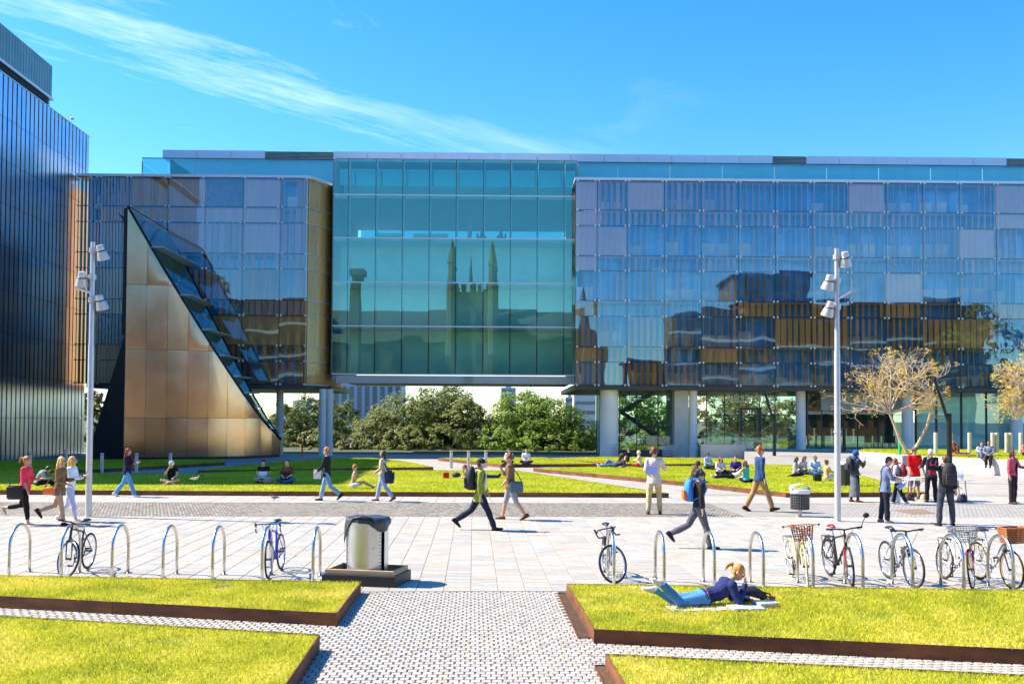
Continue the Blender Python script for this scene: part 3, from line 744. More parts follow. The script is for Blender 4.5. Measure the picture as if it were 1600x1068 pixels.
while x < u1:
    b = min(x + 2.0, u1)
    g = MB(); g.bb(x + .01, b - .01, 3.2, 3.212, zlo, zhi); g.build('balustrade_pane', M_glassT if False else glass('balustrade_glass', (0.55, .85, .85), .10, (.8, .95, .95), .003, .5), pent_o)
    if k % 2 == 0: MB().bb(x - .03, x + .03, 3.22, 3.34, zlo, zhi - .2).build('balustrade_post', M_alu, pent_o)
    x = b; k += 1
MB().bb(us2, u1, 3.17, 3.26, zhi, zhi + .05).build('handrail', M_rail, pent_o)

# --- columns
def column(px0, px1, v, z1, z0=0.0, lab=None, m=None):
    u0_, u1_ = UZ(px0, 660, v)[0], UZ(px1, 660, v)[0]; r = (u1_ - u0_) / 2
    q = MB(); q.lathe([(r, z0), (r, z1)], 24, ((u0_ + u1_) / 2, v + r, 0)); return q.build('column', m or M_conc_w, law, 0.6)
zc = zsR[0] - .3
M_colgrey = mat('column_grey', (0.58, 0.56, 0.53), .6, 0, .06, 1)
column(497, 508.5, 0.6, zsL[0] - .3, m=M_colgrey); column(508.6, 519.5, 0.9, zsL[0] - .3, m=M_colgrey); column(430, 441.5, 2.0, zsL[0] - .3, m=M_colgrey)
column(939, 968, 0.5, zc); column(1078, 1091, 0.8, zc); column(1246, 1261, 1.0, zc, 0.5); column(1413, 1430, 1.0, zc, 0.5); column(1584, 1602, 1.0, zc, 0.5)
MB().bb(UZ(1054, 660, 1)[0], UZ(1076, 660, 1)[0], 1.0, 4.5, 0, zc).build('concrete_wall', M_conc, law)

# --- ground floor: stair box, entrance glazing, café front, teal hall
def glazed(xs, y0, y1, v, m, fw=.05, mats=M_rail, name='glass_pane', hbar=None):
    uu = [UZ(x, 660, v)[0] for x in xs]
    z0_, z1_ = y0, y1
    fr = MB()
    for i in range(len(uu) - 1): MB().bb(uu[i] + .02, uu[i + 1] - .02, v, v + .015, z0_, z1_).build(name, m, law)
    for u in uu: fr.bb(u - fw / 2, u + fw / 2, v - .04, v + .08, z0_, z1_)
    for z in (hbar or []): fr.bb(uu[0], uu[-1], v + .02, v + .07, z - .02, z + .02)
    fr.build('glazing_frame', mats, law)
glazed((968, 995, 1028, 1054), 0.5, zc, 2.0, M_glassS, .06, hbar=(2.2, 3.6))
glazed((932, 937.5), 0.2, zc, 2.5, M_glassT, .05)
st = MB()                                     # zigzag stair
pa, pb, pcn = UZ(972, 640, 4), UZ(1032, 604, 4), UZ(1052, 697, 4)
for (p, q) in ((pa, pb), (pa, pcn)):
    n = 12
    for k in range(n):
        t0 = (k + .5) / n; st.bb(p[0] + (q[0] - p[0]) * k / n, p[0] + (q[0] - p[0]) * (k + 1) / n + .05, 3.6, 5.0, p[1] + (q[1] - p[1]) * t0 - .03, p[1] + (q[1] - p[1]) * t0 + .03)
    st.tube([(p[0], 3.55, p[1] - .16), (q[0], 3.55, q[1] - .16)], .13, 4); st.tube([(p[0], 5.05, p[1] - .16), (q[0], 5.05, q[1] - .16)], .13, 4)
    for k in range(7):
        t0 = k / 6; st.tube([(p[0] + (q[0] - p[0]) * t0, 3.55, p[1] + (q[1] - p[1]) * t0), (p[0] + (q[0] - p[0]) * t0, 3.55, p[1] + (q[1] - p[1]) * t0 + 1.0)], .02, 5)
    st.tube([(p[0], 3.55, p[1] + 1.0), (q[0], 3.55, q[1] + 1.0)], .03, 6)
st.bb(pa[0] - .5, pa[0] + .2, 3.5, 6.5, pa[1] - .08, pa[1] + .05)
st.build('staircase', mat('stair_green', (0.03, 0.06, 0.055), .5, .2, .2, 2), law)
ZE = 0.62
glazed((1104, 1132, 1155, 1187, 1211, 1245), ZE, zc, 2.4, M_glassS, .05, hbar=(ZE + 2.5,))
dz0, dz1 = ZE, UZ(1170, 637, 2.2)[1]
d0, d1 = UZ(1155, 660, 2.2)[0], UZ(1188, 660, 2.2)[0]
dr = MB(); dr.bb(d0, d0 + .16, 1.9, 2.3, dz0, dz1); dr.bb(d1 - .26, d1, 1.9, 2.3, dz0, dz1); dr.bb(d0 + .161, d1 - .261, 1.9, 2.3, dz1 - .12, dz1); dr.build('door_frame', M_rail, law)
MB().bb(d1 - .24, d1 - .02, 1.86, 1.898, dz0 + .05, dz0 + .62).build('yellow_sign', mat('sign_yellow', (.75, .42, .03), .5), law)
fc = bpy.data.curves.new('lettering', 'FONT'); fc.body = 'FACULTY OF LAW'; fc.extrude = .02; fc.offset = .008; fc.align_x = 'LEFT'
la, lb = UZ(1136, 628, 2.3), UZ(1212, 616, 2.3)
fo = bpy.data.objects.new('lettering', fc); COL.objects.link(fo); fo.parent = law
fc.size = 0.80; fc.materials.append(M_white)
bpy.context.view_layer.update(); fw_ = fo.dimensions.x; lme = bpy.data.meshes.new_from_object(fo); bpy.data.objects.remove(fo)
lo_ = obj('lettering', lme, M_white, law); lo_.location = (la[0], 2.32, la[1]); lo_.rotation_euler = (pi / 2, 0, 0); lo_.scale = ((lb[0] - la[0]) / max(.1, fw_), 1, 1)
glazed((1262, 1284, 1310, 1340, 1372, 1411), ZE, zc, 3.0, M_glassS, .06, hbar=(ZE + 2.6,))
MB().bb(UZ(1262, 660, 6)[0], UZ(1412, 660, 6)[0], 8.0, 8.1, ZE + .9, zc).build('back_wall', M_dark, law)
MB().bb(UZ(1262, 660, 6)[0], UZ(1412, 660, 6)[0], 2.9, 2.98, ZE + 2.9, zc).build('fascia', mat('fascia_grey', (0.42, 0.45, 0.46), .5, 0, .08, 1), law)
glazed((1431, 1463, 1502, 1541, 1580, 1625), ZE, zc, 2.2, M_glassT, .14, hbar=(ZE + .8, ZE + 2.5))
MB().bb(UZ(1091, 660, 2)[0], UZ(1660, 660, 2)[0], -1.5, 9.0, 0.0, ZE).build('plinth', M_conc, law)
MB().bb(UZ(960, 700, 1.5)[0], UZ(1056, 700, 1.5)[0], 1.6, 6.0, 0.0, .45).build('plinth', mat('plinth_dark', (.10, .10, .10), .6), law)
lv = MB()
for k in range(7): lv.bb(UZ(1035, 700, .9)[0], UZ(1058, 700, .9)[0], .9, 1.0, .1 + k * .12, .17 + k * .12)
lv.build('vent_louvre', M_alu, law)
# red chairs and greenery in the café read as colour inside
for k, px in enumerate((1360, 1374, 1388, 1397)):
    u = UZ(px, 690, 5)[0]; q = MB(); q.bb(u - .28, u + .28, 5, 5.5, ZE + .40, ZE + .46); q.bb(u - .28, u + .28, 5.45, 5.5, ZE + .46, ZE + .95)
    for sx in (-.24, .24):
        for sy in (5.04, 5.42): q.bb(u + sx - .02, u + sx + .02, sy, sy + .04, ZE, ZE + .4)
    q2 = q.build('cafe_chair', mat('chair_red', (.45, .03, .03), .5)); q2.matrix_world = Matrix.Translation((O.x, O.y, 0)) @ Matrix.Rotation(PHI, 4, 'Z')
    tag(q2, ['red café chair nearest the yellow door sign', 'second red café chair behind the glass', 'third red café chair behind the glass', 'red café chair nearest the teal glass hall'][k], 'chair', 'red chairs inside the café front')

# ------------------------------------------------------------------ bronze cone with louvred skylight
M_bronze = mat('bronze_panel', (0.62, 0.375, 0.215), 0.24, 1.0, 0.14, 0.5, 0.035, 0.8, rvar=0.05, detail=3)
M_black = mat('black_metal', (0.012, 0.013, 0.018), 0.45, 0.3, 0.3, 1)
M_skyl = glass('skylight_glass', (0.30, 0.58, 0.58), 0.42, (0.5, 0.88, 0.88), 0.004, .8)
M_fin = mat('skylight_fin', (0.55, 0.58, 0.58), .4, .4, .1, 1)
c0 = G(193, 718)
cone = empty('bronze_cone', (c0.x, c0.y, 0), 0, 'tall bronze metal clad cone with slanted louvred skylight', 'skylight')
arc = [(0.0, 0.0)]; ths = [4, 12, 18, 25, 32, 40, 52, 64, 74]
ss = [0.0]; sw = 1.6
for th in ths:
    x, y = arc[-1]; arc.append((x + sw * cos(radians(th)), y + sw * sin(radians(th)))); ss.append(ss[-1] + sw)
tx = (G(432, 716).x - c0.x) * .955; kx = tx / arc[-1][0]
arc = [(a * kx, b * kx) for a, b in arc]; ss = [s_ * kx for s_ in ss]
def arcp(s_):
    for i in range(len(ss) - 1):
        if s_ <= ss[i + 1] + 1e-6:
            t = (s_ - ss[i]) / (ss[i + 1] - ss[i]); return arc[i][0] + (arc[i + 1][0] - arc[i][0]) * t, arc[i][1] + (arc[i + 1][1] - arc[i][1]) * t
    return arc[-1]
def zat(px, py, y):                              # height at this pixel on the plane world y
    d = ray(px, py); t = y / d.y; return CAMH + d.z * t, d.x * t
HZ, _x = zat(199, 322, c0.y)
# the sloping cut: height falls linearly with x (a plane holding the depth direction)
xe = arc[-1][0]; ze, _ = zat(431, 686, c0.y + arc[-1][1])
def ztop(x): return HZ + (ze - HZ) * x / xe
zj = [0.15, zat(193, 652, c0.y)[0], zat(193, 545, c0.y)[0], zat(193, 444, c0.y)[0], HZ + 1]
for i in range(len(ss) - 1):
    for j in range(4):
        poly = [(ss[i] + .008, zj[j] + .01), (ss[i + 1] - .008, zj[j] + .01), (ss[i + 1] - .008, zj[j + 1] - .01), (ss[i] + .008, zj[j + 1] - .01)]
        sl0, sl1 = ztop(arc[i][0]), ztop(arc[i + 1][0]); m_ = (sl1 - sl0) / (ss[i + 1] - ss[i])
        poly = clip(poly, m_, -1, sl0 - m_ * ss[i] - .12)
        if len(poly) < 3: continue
        dx, dy = arc[i + 1][0] - arc[i][0], arc[i + 1][1] - arc[i][1]; L = sqrt(dx * dx + dy * dy); nx, ny = -dy / L * .03, dx / L * .03
        # a little pillowing per sheet: inner ring stands proud
        mid = (sum(p[0] for p in poly) / len(poly), sum(p[1] for p in poly) / len(poly))
        q = MB(); n = len(poly)
        ring = [arcp(p[0]) + (p[1],) for p in poly]
        inn = [(mid[0] + (p[0] - mid[0]) * .86, mid[1] + (p[1] - mid[1]) * .93) for p in poly]; inn3 = [arcp(p[0]) + (p[1],) for p in inn]
        bul = rnd.uniform(.004, .012)
        inn3 = [(p[0] - nx / .03 * -bul * -1, p[1] - ny / .03 * bul, p[2]) for p in inn3]
        back = [(p[0] + nx, p[1] + ny, p[2]) for p in ring]
        q.add(ring + inn3 + back, [tuple(range(n, 2 * n))] + [(k, (k + 1) % n, n + (k + 1) % n, n + k) for k in range(n)] + [(k, 2 * n + k, 2 * n + (k + 1) % n, (k + 1) % n) for k in range(n)])
        q.build('bronze_panel', M_bronze, cone, 0.5)
bk_ = MB(); n = len(arc)
tang = [radians(t_) for t_ in [ths[0]] + ths]
bin_ = [(a - sin(t_) * .08, b + cos(t_) * .08) for (a, b), t_ in zip(arc, tang)]
bk_.add([(a, b, 0) for a, b in bin_] + [(a, b, max(.05, ztop(a) - .22)) for a, b in bin_], [(k, k + 1, n + k + 1, n + k) for k in range(n - 1)])
bk_.build('backing_wall', M_black, cone)
# skylight plane: from the cut edge back towards the wing
DEP = 8.2
def sky_pt(t, s_): 
    x = xe * t; yb = 0.0
    for i in range(len(arc) - 1):
        if arc[i][0] <= x <= arc[i + 1][0] + 1e-6:
            q = (x - arc[i][0]) / (arc[i + 1][0] - arc[i][0]); yb = arc[i][1] + (arc[i + 1][1] - arc[i][1]) * q
    back = DEP * (1 - t) ** 0.75 + .25
    return V((x, yb + back * s_, ztop(x)))
nrm = V((HZ - ze, 0, xe)).normalized()
tf = [0.0, .175, .375, .52, .63, .72, .79, .855, .91, .95, .985]
for i in range(len(tf) - 1):
    for k in range(4):
        g = MB(); s0, s1 = k / 4 + .006, (k + 1) / 4 - .006
        g.add([sky_pt(tf[i] + .003, s0), sky_pt(tf[i + 1] - .003, s0), sky_pt(tf[i + 1] - .003, s1), sky_pt(tf[i] + .003, s1)], [(0, 1, 2, 3)])
        g.build('skylight_pane', M_skyl, cone)
ed = MB(); ed.tube([sky_pt(t_, 0) for t_ in [0, .1, .2, .3, .4, .5, .6, .7, .8, .9, 1]], .09, 6); ed.build('edge_beam', M_black, cone)
ed = MB(); ed.tube([sky_pt(t_, 1) for t_ in [0, .1, .2, .3, .4, .5, .6, .7, .8, .9, 1]], .07, 6); ed.tube([sky_pt(0, 0), sky_pt(0, 1)], .07, 6); ed.build('edge_beam', M_black, cone)
for t_ in tf[1:]:
    a, b = sky_pt(t_, -0.02), sky_pt(t_, 1.02); wf = .62 * (1 - t_) + .34; o1 = V((wf, 0, .05)); th = V((0, 0, .035))
    f = MB(); f.add([a, b, b + o1, a + o1 + V((-.15, .25, 0)), a + th, b + th, b + o1 + th, a + o1 + th + V((-.15, .25, 0))], [(0, 1, 2, 3), (7, 6, 5, 4), (0, 4, 5, 1), (1, 5, 6, 2), (2, 6, 7, 3), (3, 7, 4, 0)])
    f.build('shade_fin', M_fin, cone)
inn = MB(); inn.add([sky_pt(0, .02) - nrm * .8, sky_pt(.97, .02) - nrm * .3, sky_pt(.97, .98) - nrm * .3, sky_pt(0, .98) - nrm * .8], [(0, 1, 2, 3)]); inn.build('inner_lining', mat('lining', (.06, .16, .20), .6), cone)
dots = MB()
for k in range(24):
    p = sky_pt(0.012, (k + .5) / 24); dots.ell(p + nrm * .05, (.05, .05, .05), 6, 4)
dots.build('fixing_studs', M_white, cone)['kind'] = 'stuff'
# black flank falling to the left of the bronze wall
zf, _ = zat(194, 520, c0.y); xl = zat(132, 716, c0.y)[1] - c0.x
fk = MB(); fk.add([(-.03, 0, .0), (-.03, 0, zf), (xl, .3, 0), (-.03, 6, 0), (-.03, 6, zf + 5), (xl, 6, 0)], [(0, 1, 2), (1, 4, 5, 2), (3, 5, 4), (0, 3, 4, 1)])
fk.build('black_flank', M_black, cone)
mp_ = MB(); mp_.bb(-.3, .0, .2, 3, zf - .1, HZ - .1); mp_.build('rear_frame', M_black, cone)

# ------------------------------------------------------------------ zinc building at the left edge
M_zinc = mat('zinc_strip', (0.56, 0.61, 0.70), 0.24, 0.95, 0.10, 0.5, 0.04, 2.0, rvar=0.06)
M_screen = mat('screen_strip', (0.16, 0.26, 0.26), 0.4, 0.6, 0.15, 0.8)
M_gap = mat('gap_dark', (0.012, 0.014, 0.02), .6, .2, .2, 1)
XL = -28.9
def on_side(px, py):                              # pixel -> (y, z) on the plane x = XL
    d = ray(px, py); t = XL / d.x; return d.y * t, CAMH + d.z * t
yE, zE = on_side(140, 214); yM, zM = on_side(82, 104); _, zM0 = on_side(82, 157)
zinc = empty('zinc_building', (XL, yE, 0), 0, 'dark zinc building with tall vertical metal strips at the left edge', 'building')
Y0 = 43.0 - yE
MB().bb(-40, -.35, Y0, 0, 0, zE - .1).build('wall', M_gap, zinc)
k = 0; y = 0.0; pit_ = 0.60
while y > Y0 + .5:
    s_ = MB(); hgt = (zE - .0) / 9
    for j in range(9):
        t_ = rnd.gauss(0, .0035)
        a0, a1 = y - pit_ + .075, y - .075
        s_.add([(0, a0, j * hgt + .02), (0 + t_, a1, j * hgt + .02), (0 + t_, a1, (j + 1) * hgt - .006), (0, a0, (j + 1) * hgt - .006),
                (-.3, a0, j * hgt + .02), (-.3, a1, j * hgt + .02), (-.3, a1, (j + 1) * hgt - .006), (-.3, a0, (j + 1) * hgt - .006)],
               [(0, 1, 2, 3), (0, 3, 7, 4), (1, 5, 6, 2), (3, 2, 6, 7), (0, 4, 5, 1)])
    s_.build('wall_strip', M_zinc, zinc); y -= pit_; k += 1
MB().bb(-.33, .03, Y0, .02, zE, zE + .06).build('coping', M_alu, zinc)
yp = yM - yE
MB().bb(-30, -.3, Y0, yp, zE, zM - .1).build('plant_room', M_gap, zinc)
MB().bb(-.28, .1, Y0, yp + .05, zM0 - .05, zM0 + .12).build('ledge', M_alu, zinc)
y = yp
while y > Y0 + .5:
    MB().bb(-.25, .0, y - .36, y - .02, zM0 + .13, zM).build('screen_strip', M_screen, zinc); y -= .38
for k in range(4): MB().bb(-.29, -.05, Y0, yp - .2, zE + .12 + k * .15, zE + .18 + k * .15).build('vent_slat', M_rail, zinc)
cy, cz = on_side(106, 184); cb = MB(); cb.tube([(0, 0, -.6), (0, 0, 0), (.3, .15, .05)], .03, 6); cb.ell((.34, .17, .0), (.16, .16, .12), 10, 6)
q = cb.build('security_camera', M_white); q.location = (XL - .1, cy, cz); tag(q, 'white dome camera on the roof edge of the zinc building', 'camera')
# ------------------------------------------------------------------ entrance ramp, white wall and raised lawn
M_ramp = brickmat('ramp_pave', (0.29, 0.27, 0.24), (0.33, 0.305, 0.275), (0.22, 0.205, 0.18), 0.9, 0.45, 0.006, 0.8, 0.2)
pf = [G(1165, 737), G(1520, 742)]; pbk = [W(Uu(1163, 700, -1.5), -1.5, ZE), W(Uu(1352, 700, -1.5), -1.5, ZE)]
rp = MB(); z_ = .006
rp.add([(pf[0].x, pf[0].y, z_), (pf[1].x, pf[1].y, z_), tuple(pbk[1]), tuple(pbk[0]), (pbk[0].x, pbk[0].y, 0), (pbk[1].x, pbk[1].y, 0)], [(0, 1, 2, 3), (0, 3, 4), (1, 5, 2)])
tag(rp.build('ramp', M_ramp), 'broad paved ramp rising to the entrance doors', None, None, 'structure')
rw = MB(); a, b = Uu(1094, 700, -1.7), Uu(1164, 700, -1.7)
rw.bb(a, b, -2.0, -1.72, 0, ZE + .42)
rwall = rw.build('ramp_wall', M_conc); rwall.location = (O.x, O.y, 0); rwall.rotation_euler = (0, 0, PHI)
tag(rwall, 'low concrete wall with handrail in front of the entrance glazing', 'wall')
hr = MB(); hr.tube([(b - 1.2, -2.2, .2), (b - .7, -2.2, 1.25), (b + .3, -2.2, 1.25), (b + .3, -2.2, .2)], .025, 8); hr.build('handrail', M_alu, rwall, 0.6)
gr_ = MB()
for k in range(4): MB().bb(a + .1 + k * 1.55, a + 1.6 + k * 1.55, -1.5, -1.488, ZE + .1, ZE + 1.35).build('glass_guard', M_glassS, rwall)

M_wallw = mat('white_wall', (0.56, 0.53, 0.48), 0.7, 0, 0.06, 1.0, 0.08, 12)
ZW = 0.82
wb = [G(*q, ZW) for q in ((1341, 705), (1408, 710.5), (1480, 714), (1602, 719), (1720, 724))]
for q in wb: q.z = 0.0
ww = empty('white_wall', tuple(wb[0]), 0, 'low white retaining wall along the raised lawn', 'wall')
for i in range(len(wb) - 1):
    p, q = wb[i] - wb[0], wb[i + 1] - wb[0]; d = (q - p); L = d.length; d.normalize(); nn = V((-d.y, d.x, 0)) * .35
    k = max(1, round(L / 2.6))
    for j in range(k):
        s0, s1 = p + d * (L * j / k + .006), p + d * (L * (j + 1) / k - .006)
        MB().prism([s0.to_2d(), s1.to_2d(), (s1 + nn).to_2d(), (s0 + nn).to_2d()], 0, ZW).build('wall_block', M_wallw, ww)
lawnp = [p + V((0, .36, 0)) for p in wb] + [W(Uu(1720, 700, -3), -3.0), W(Uu(1352, 700, -3), -3.0)]
rl_ = empty('grass_bed', tuple(lawnp[0]), 0, 'raised lawn behind the white wall holding the bare tree', 'grass bed', BEDG)
lp = [(p.x - lawnp[0].x, p.y - lawnp[0].y) for p in lawnp]
MB().prism(lp, 0, ZW - .03).build('turf', M_grass2, rl_)
g_ = blades([(p.x, p.y) for p in lawnp], ZW - .035, 160, .08, .05, random.Random(77)); g_.transform(Matrix.Translation((-lawnp[0].x, -lawnp[0].y, 0)))
obj('grass', g_, M_grass2, rl_)['kind'] = 'stuff'
M_asph = mat('asphalt', (0.13, 0.135, 0.14), .9, 0, .15, 3, .3, 60)
ax0, ax1 = Uu(1352, 700, -5), Uu(1720, 700, -5)
sheet('service_road', [W(ax0, -7.2), W(ax1, -7.2), W(ax1, -4.6), W(ax0, -4.6)], ZW - .012, M_asph, label='narrow asphalt service road in front of the teal hall')
pb_ = G(1418, 711.5, ZW); MB().box((0, 0, .52), (.75, .12, .62)).build('power_box', mat('box_grey', (.33, .32, .35), .5), None).location = (pb_.x, pb_.y - .16, 0)
tag(bpy.data.objects['power_box'], 'grey metal panel set against the white wall', 'panel')

# ------------------------------------------------------------------ bollards
M_boll = mat('bollard_steel', (0.52, 0.50, 0.47), .4, .5, .1, 3)
M_bollt = mat('bollard_stone', (0.58, 0.52, 0.43), .7, 0, .12, 3)
bm_ = MB(); bm_.lathe([(.085, 0), (.085, .93), (.075, .96), (.03, .965)], 14); bmesh1 = bm_.mesh('bollard'); bmesh1.materials.append(M_boll)
cap_ = MB(); cap_.lathe([(.088, .86), (.088, .885)], 14); capm = cap_.mesh('band'); capm.materials.append(M_rail)
bm2 = MB(); bm2.lathe([(.11, 0), (.11, 1.18), (.095, 1.22), (.03, 1.225)], 14); bmesh2 = bm2.mesh('bollard'); bmesh2.materials.append(M_bollt)
def bollard(px, py, z, me, lab, grp, s=1):
    p = G(px, py, z); o = bpy.data.objects.new('bollard', me); COL.objects.link(o); o.location = p; o.scale = (s, s, s)
    tag(o, lab, 'bollard', grp); return o
gA, gB, gC, gD = 'grey bollards by the shaded path', 'steel bollards on the central path', 'pale bollards on the raised lawn', 'pale bollards by the entrance'
for px, py, lab in ((47, 736, 'grey bollard behind the woman in pink'), (103, 729, 'grey bollard just behind the blonde pair'), (159, 738, 'grey bollard between lamp post and woman in navy'),
                    (213, 738, 'grey bollard just behind the woman in navy'), (266, 737, 'grey bollard behind the cross-legged woman in black')):
    inst('band', capm, bollard(px, py, 0, bmesh1, lab, gA))
for px, py, lab in ((705, 731, 'first steel bollard from the lying reader\'s red bag'), (732, 731, 'middle one of three steel bollards'), (759, 730, 'steel bollard behind the walking man with backpack')):
    inst('band', capm, bollard(px, py, 0, bmesh1, lab, gB))
bollard(962, 714, 0, bmesh1, 'lone steel bollard in front of the wide white column', gB)
for px, lab in ((1462, 'pale bollard beside the bare tree trunk'), (1486, 'pale bollard behind the dark angled lamp'), (1515, 'lone pale bollard left of the wall sitters'), (1551, 'pale bollard just behind the wall sitters'),
                (1557.5, 'second pale bollard behind the wall sitters'), (1573, 'third pale bollard behind the wall sitters'), (1579, 'pale bollard left of the woman in pink jacket\'s head'), (1595, 'pale bollard at the right edge of the photo')):
    bollard(px, 707, ZW, bmesh2, lab, gC)
for px, lab in ((1152, 'pale bollard at the end of the ramp wall'), (1160, 'second pale bollard at the ramp wall'), (1167, 'third pale bollard at the ramp wall')):
    bollard(px, 714, 0, bmesh2, lab, gD)
for px, lab in ((1263, 'pale bollard just right of the entrance column'), (1275, 'pale bollard in front of the café glass'), (1287, 'pale bollard in front of the café by the bicycle')):
    bollard(px, 698.5, ZE - .02, bmesh2, lab, gD, .9)
q = bollard(1406, 708.8, ZW, bmesh2, 'bright green post beside the bare tree', 'garden posts', .9); q.name = 'green_post'
gp = MB(); gp.lathe([(.09, 0), (.09, .9), (.05, .95)], 12); q.data = gp.mesh('green_post'); q.data.materials.append(mat('post_green', (.02, .42, .14), .5)); tag(q, None, 'post')

# ------------------------------------------------------------------ lamps
M_lampw = mat('lamp_grey', (0.56, 0.55, 0.55), .35, .35, .08, 2)
M_lens = mat('lamp_lens', (0.55, 0.53, 0.40), .25)
def flood_lamp(px, py, H, lab, heads, arm):
    p = G(px, py); r = empty('lamp_post', tuple(p), 0, lab, 'lamp post', 'tall plaza floodlight posts')
    MB().lathe([(.085, 0), (.082, 1.6), (.082, 1.62), (.078, H * .62), (.066, H * .63), (.06, H)], 16).build('pole', M_lampw, r, 0.6)
    MB().lathe([(.098, H * .325), (.098, H * .325 + .05)], 16).build('collar', M_lampw, r, .6)
    MB().bb(-.05, .05, -.09, -.083, .9, 1.25).build('access_door', M_lampw, r)
    for (dx, z, tilt) in heads:
        s = 1 if dx > 0 else -1
        hd = MB(); R = Euler((radians(18), s * tilt, 0)).to_matrix()
        prof = [(.085, .0), (.10, .025), (.10, .13), (.11, .14), (.115, .16), (.145, .26), (.175, .39), (.165, .40)]
        c = V((dx, -.12, z))
        secs = [(c + R @ V((0, 0, -zz_)), R @ V((rr, 0, 0)), R @ V((0, rr, 0))) for rr, zz_ in prof]
        hd.loft(secs, 18); h = hd.build('lamp_head', M_lampw, r, .7)
        ln = MB(); ln.loft([(c + R @ V((0, 0, -.403)), R @ V((.155, 0, 0)), R @ V((0, .155, 0))), (c + R @ V((0, 0, -.409)), R @ V((.15, 0, 0)), R @ V((0, .15, 0)))], 18); ln.build('lens', M_lens, h)
        rg = MB(); rg.loft([(c + R @ V((0, 0, -.145)), R @ V((.122, 0, 0)), R @ V((0, .122, 0))), (c + R @ V((0, 0, -.17)), R @ V((.128, 0, 0)), R @ V((0, .128, 0)))], 18); rg.build('ring', M_rail, h)
        br = MB(); br.tube([(0, 0, z - .12), (dx, -.1, z - .12)], .035, 6); br.lathe([(.1, z - .19), (.1, z - .06)], 12); br.build('bracket', M_lampw, r)
    am = MB(); am.tube([(0, 0, H * .815), (arm[0], -.1, H * .815 + arm[1])], .04, 8)
    if len(arm) > 2: am.tube([(arm[0], -.1, H * .815 + arm[1]), (arm[0], -.1, H * .815 + arm[1] + .3)], .02, 6)
    am.build('side_arm', M_lampw, r)
    return r
flood_lamp(138, 808, 7.45, 'tall floodlight post beside the two blonde women', [(.22, 7.35, -.18), (-.24, 6.62, -.12), (.22, 6.0, -.18)], (-.42, .12))
flood_lamp(1309, 815, 7.35, 'tall floodlight post behind the red and black bicycle', [(.18, 7.25, -.15), (-.22, 6.62, -.12), (-.2, 5.9, -.2)], (.36, .22, 1))
M_lampb = mat('lamp_black', (0.015, 0.017, 0.02), .4, .3, .2, 3)
def angled_lamp(p, H, lab, s=1.0):
    r = empty('angled_lamp', tuple(p), 0, lab, 'lamp post', 'dark angled lamp posts')
    z1 = H * .66
    MB().lathe([(.115, 0), (.115, z1 - .02), (.09, z1)], 14).build('pole', M_lampb, r, .6)
    a = MB(); a.tube([(.0, 0, z1 - .5), (-.66, 0, H - .02)], .075, 6); a.build('arm', M_lampb, r)
    b = MB(); b.box((0, 0, 0), (1.3, .16, .055), (0, radians(-6), 0)); q = b.build('lamp_bar', M_lampb, r); q.location = (-.08, 0, H)
    l = MB(); l.box((0, 0, -.034), (1.1, .1, .012), (0, radians(-6), 0)); l.build('lens', M_lens, q)
    MB().lathe([(.2, 0), (.2, .02), (.13, .03)], 14).build('base_plate', M_lampb, r)
angled_lamp(G(1484, 754), 4.65, 'dark angled lamp post behind the man with black backpack')
angled_lamp(G(1210, 722), 4.65, 'dark angled lamp post in front of the entrance lettering')
angled_lamp(G(1319, 718), 4.2, 'dark angled lamp post half hidden behind the floodlight post')

# ------------------------------------------------------------------ trees
def leafmat(name, a, b, c):
    m = bpy.data.materials.new(name); m.use_nodes = True
    t = m.node_tree; N = t.nodes; bs = N['Principled BSDF']; bs.inputs['Roughness'].default_value = .6; bs.inputs['Specular IOR Level'].default_value = .18
    g = N.new('ShaderNodeNewGeometry'); r = N.new('ShaderNodeValToRGB'); e = r.color_ramp.elements
    e[0].color = (*a, 1); e[1].color = (*c, 1); x = e.new(.55); x.color = (*b, 1)
    t.links.new(g.outputs['Random Per Island'], r.inputs[0]); t.links.new(r.outputs[0], bs.inputs['Base Color'])
    tr = N.new('ShaderNodeBsdfTranslucent'); t.links.new(r.outputs[0], tr.inputs[0])
    mx_ = N.new('ShaderNodeMixShader'); mx_.inputs[0].default_value = .35
    t.links.new(bs.outputs[0], mx_.inputs[1]); t.links.new(tr.outputs[0], mx_.inputs[2]); t.links.new(mx_.outputs[0], N['Material Output'].inputs[0])
    MATS[name] = m; return m
M_fig = leafmat('fig_leaf', (0.12, 0.155, 0.04), (0.22, 0.255, 0.075), (0.34, 0.34, 0.12))
M_green = leafmat('green_leaf', (0.13, 0.21, 0.03), (0.22, 0.33, 0.055), (0.33, 0.42, 0.09))
M_olive = leafmat('olive_leaf', (0.12, 0.14, 0.04), (0.26, 0.26, 0.08), (0.46, 0.40, 0.15))
M_bark = mat('bark', (0.13, 0.11, 0.09), .9, 0, .3, 4, .6, 18)
M_bark_pale = mat('bark_pale', (0.58, 0.44, 0.28), .8, 0, .25, 5, .3, 25)
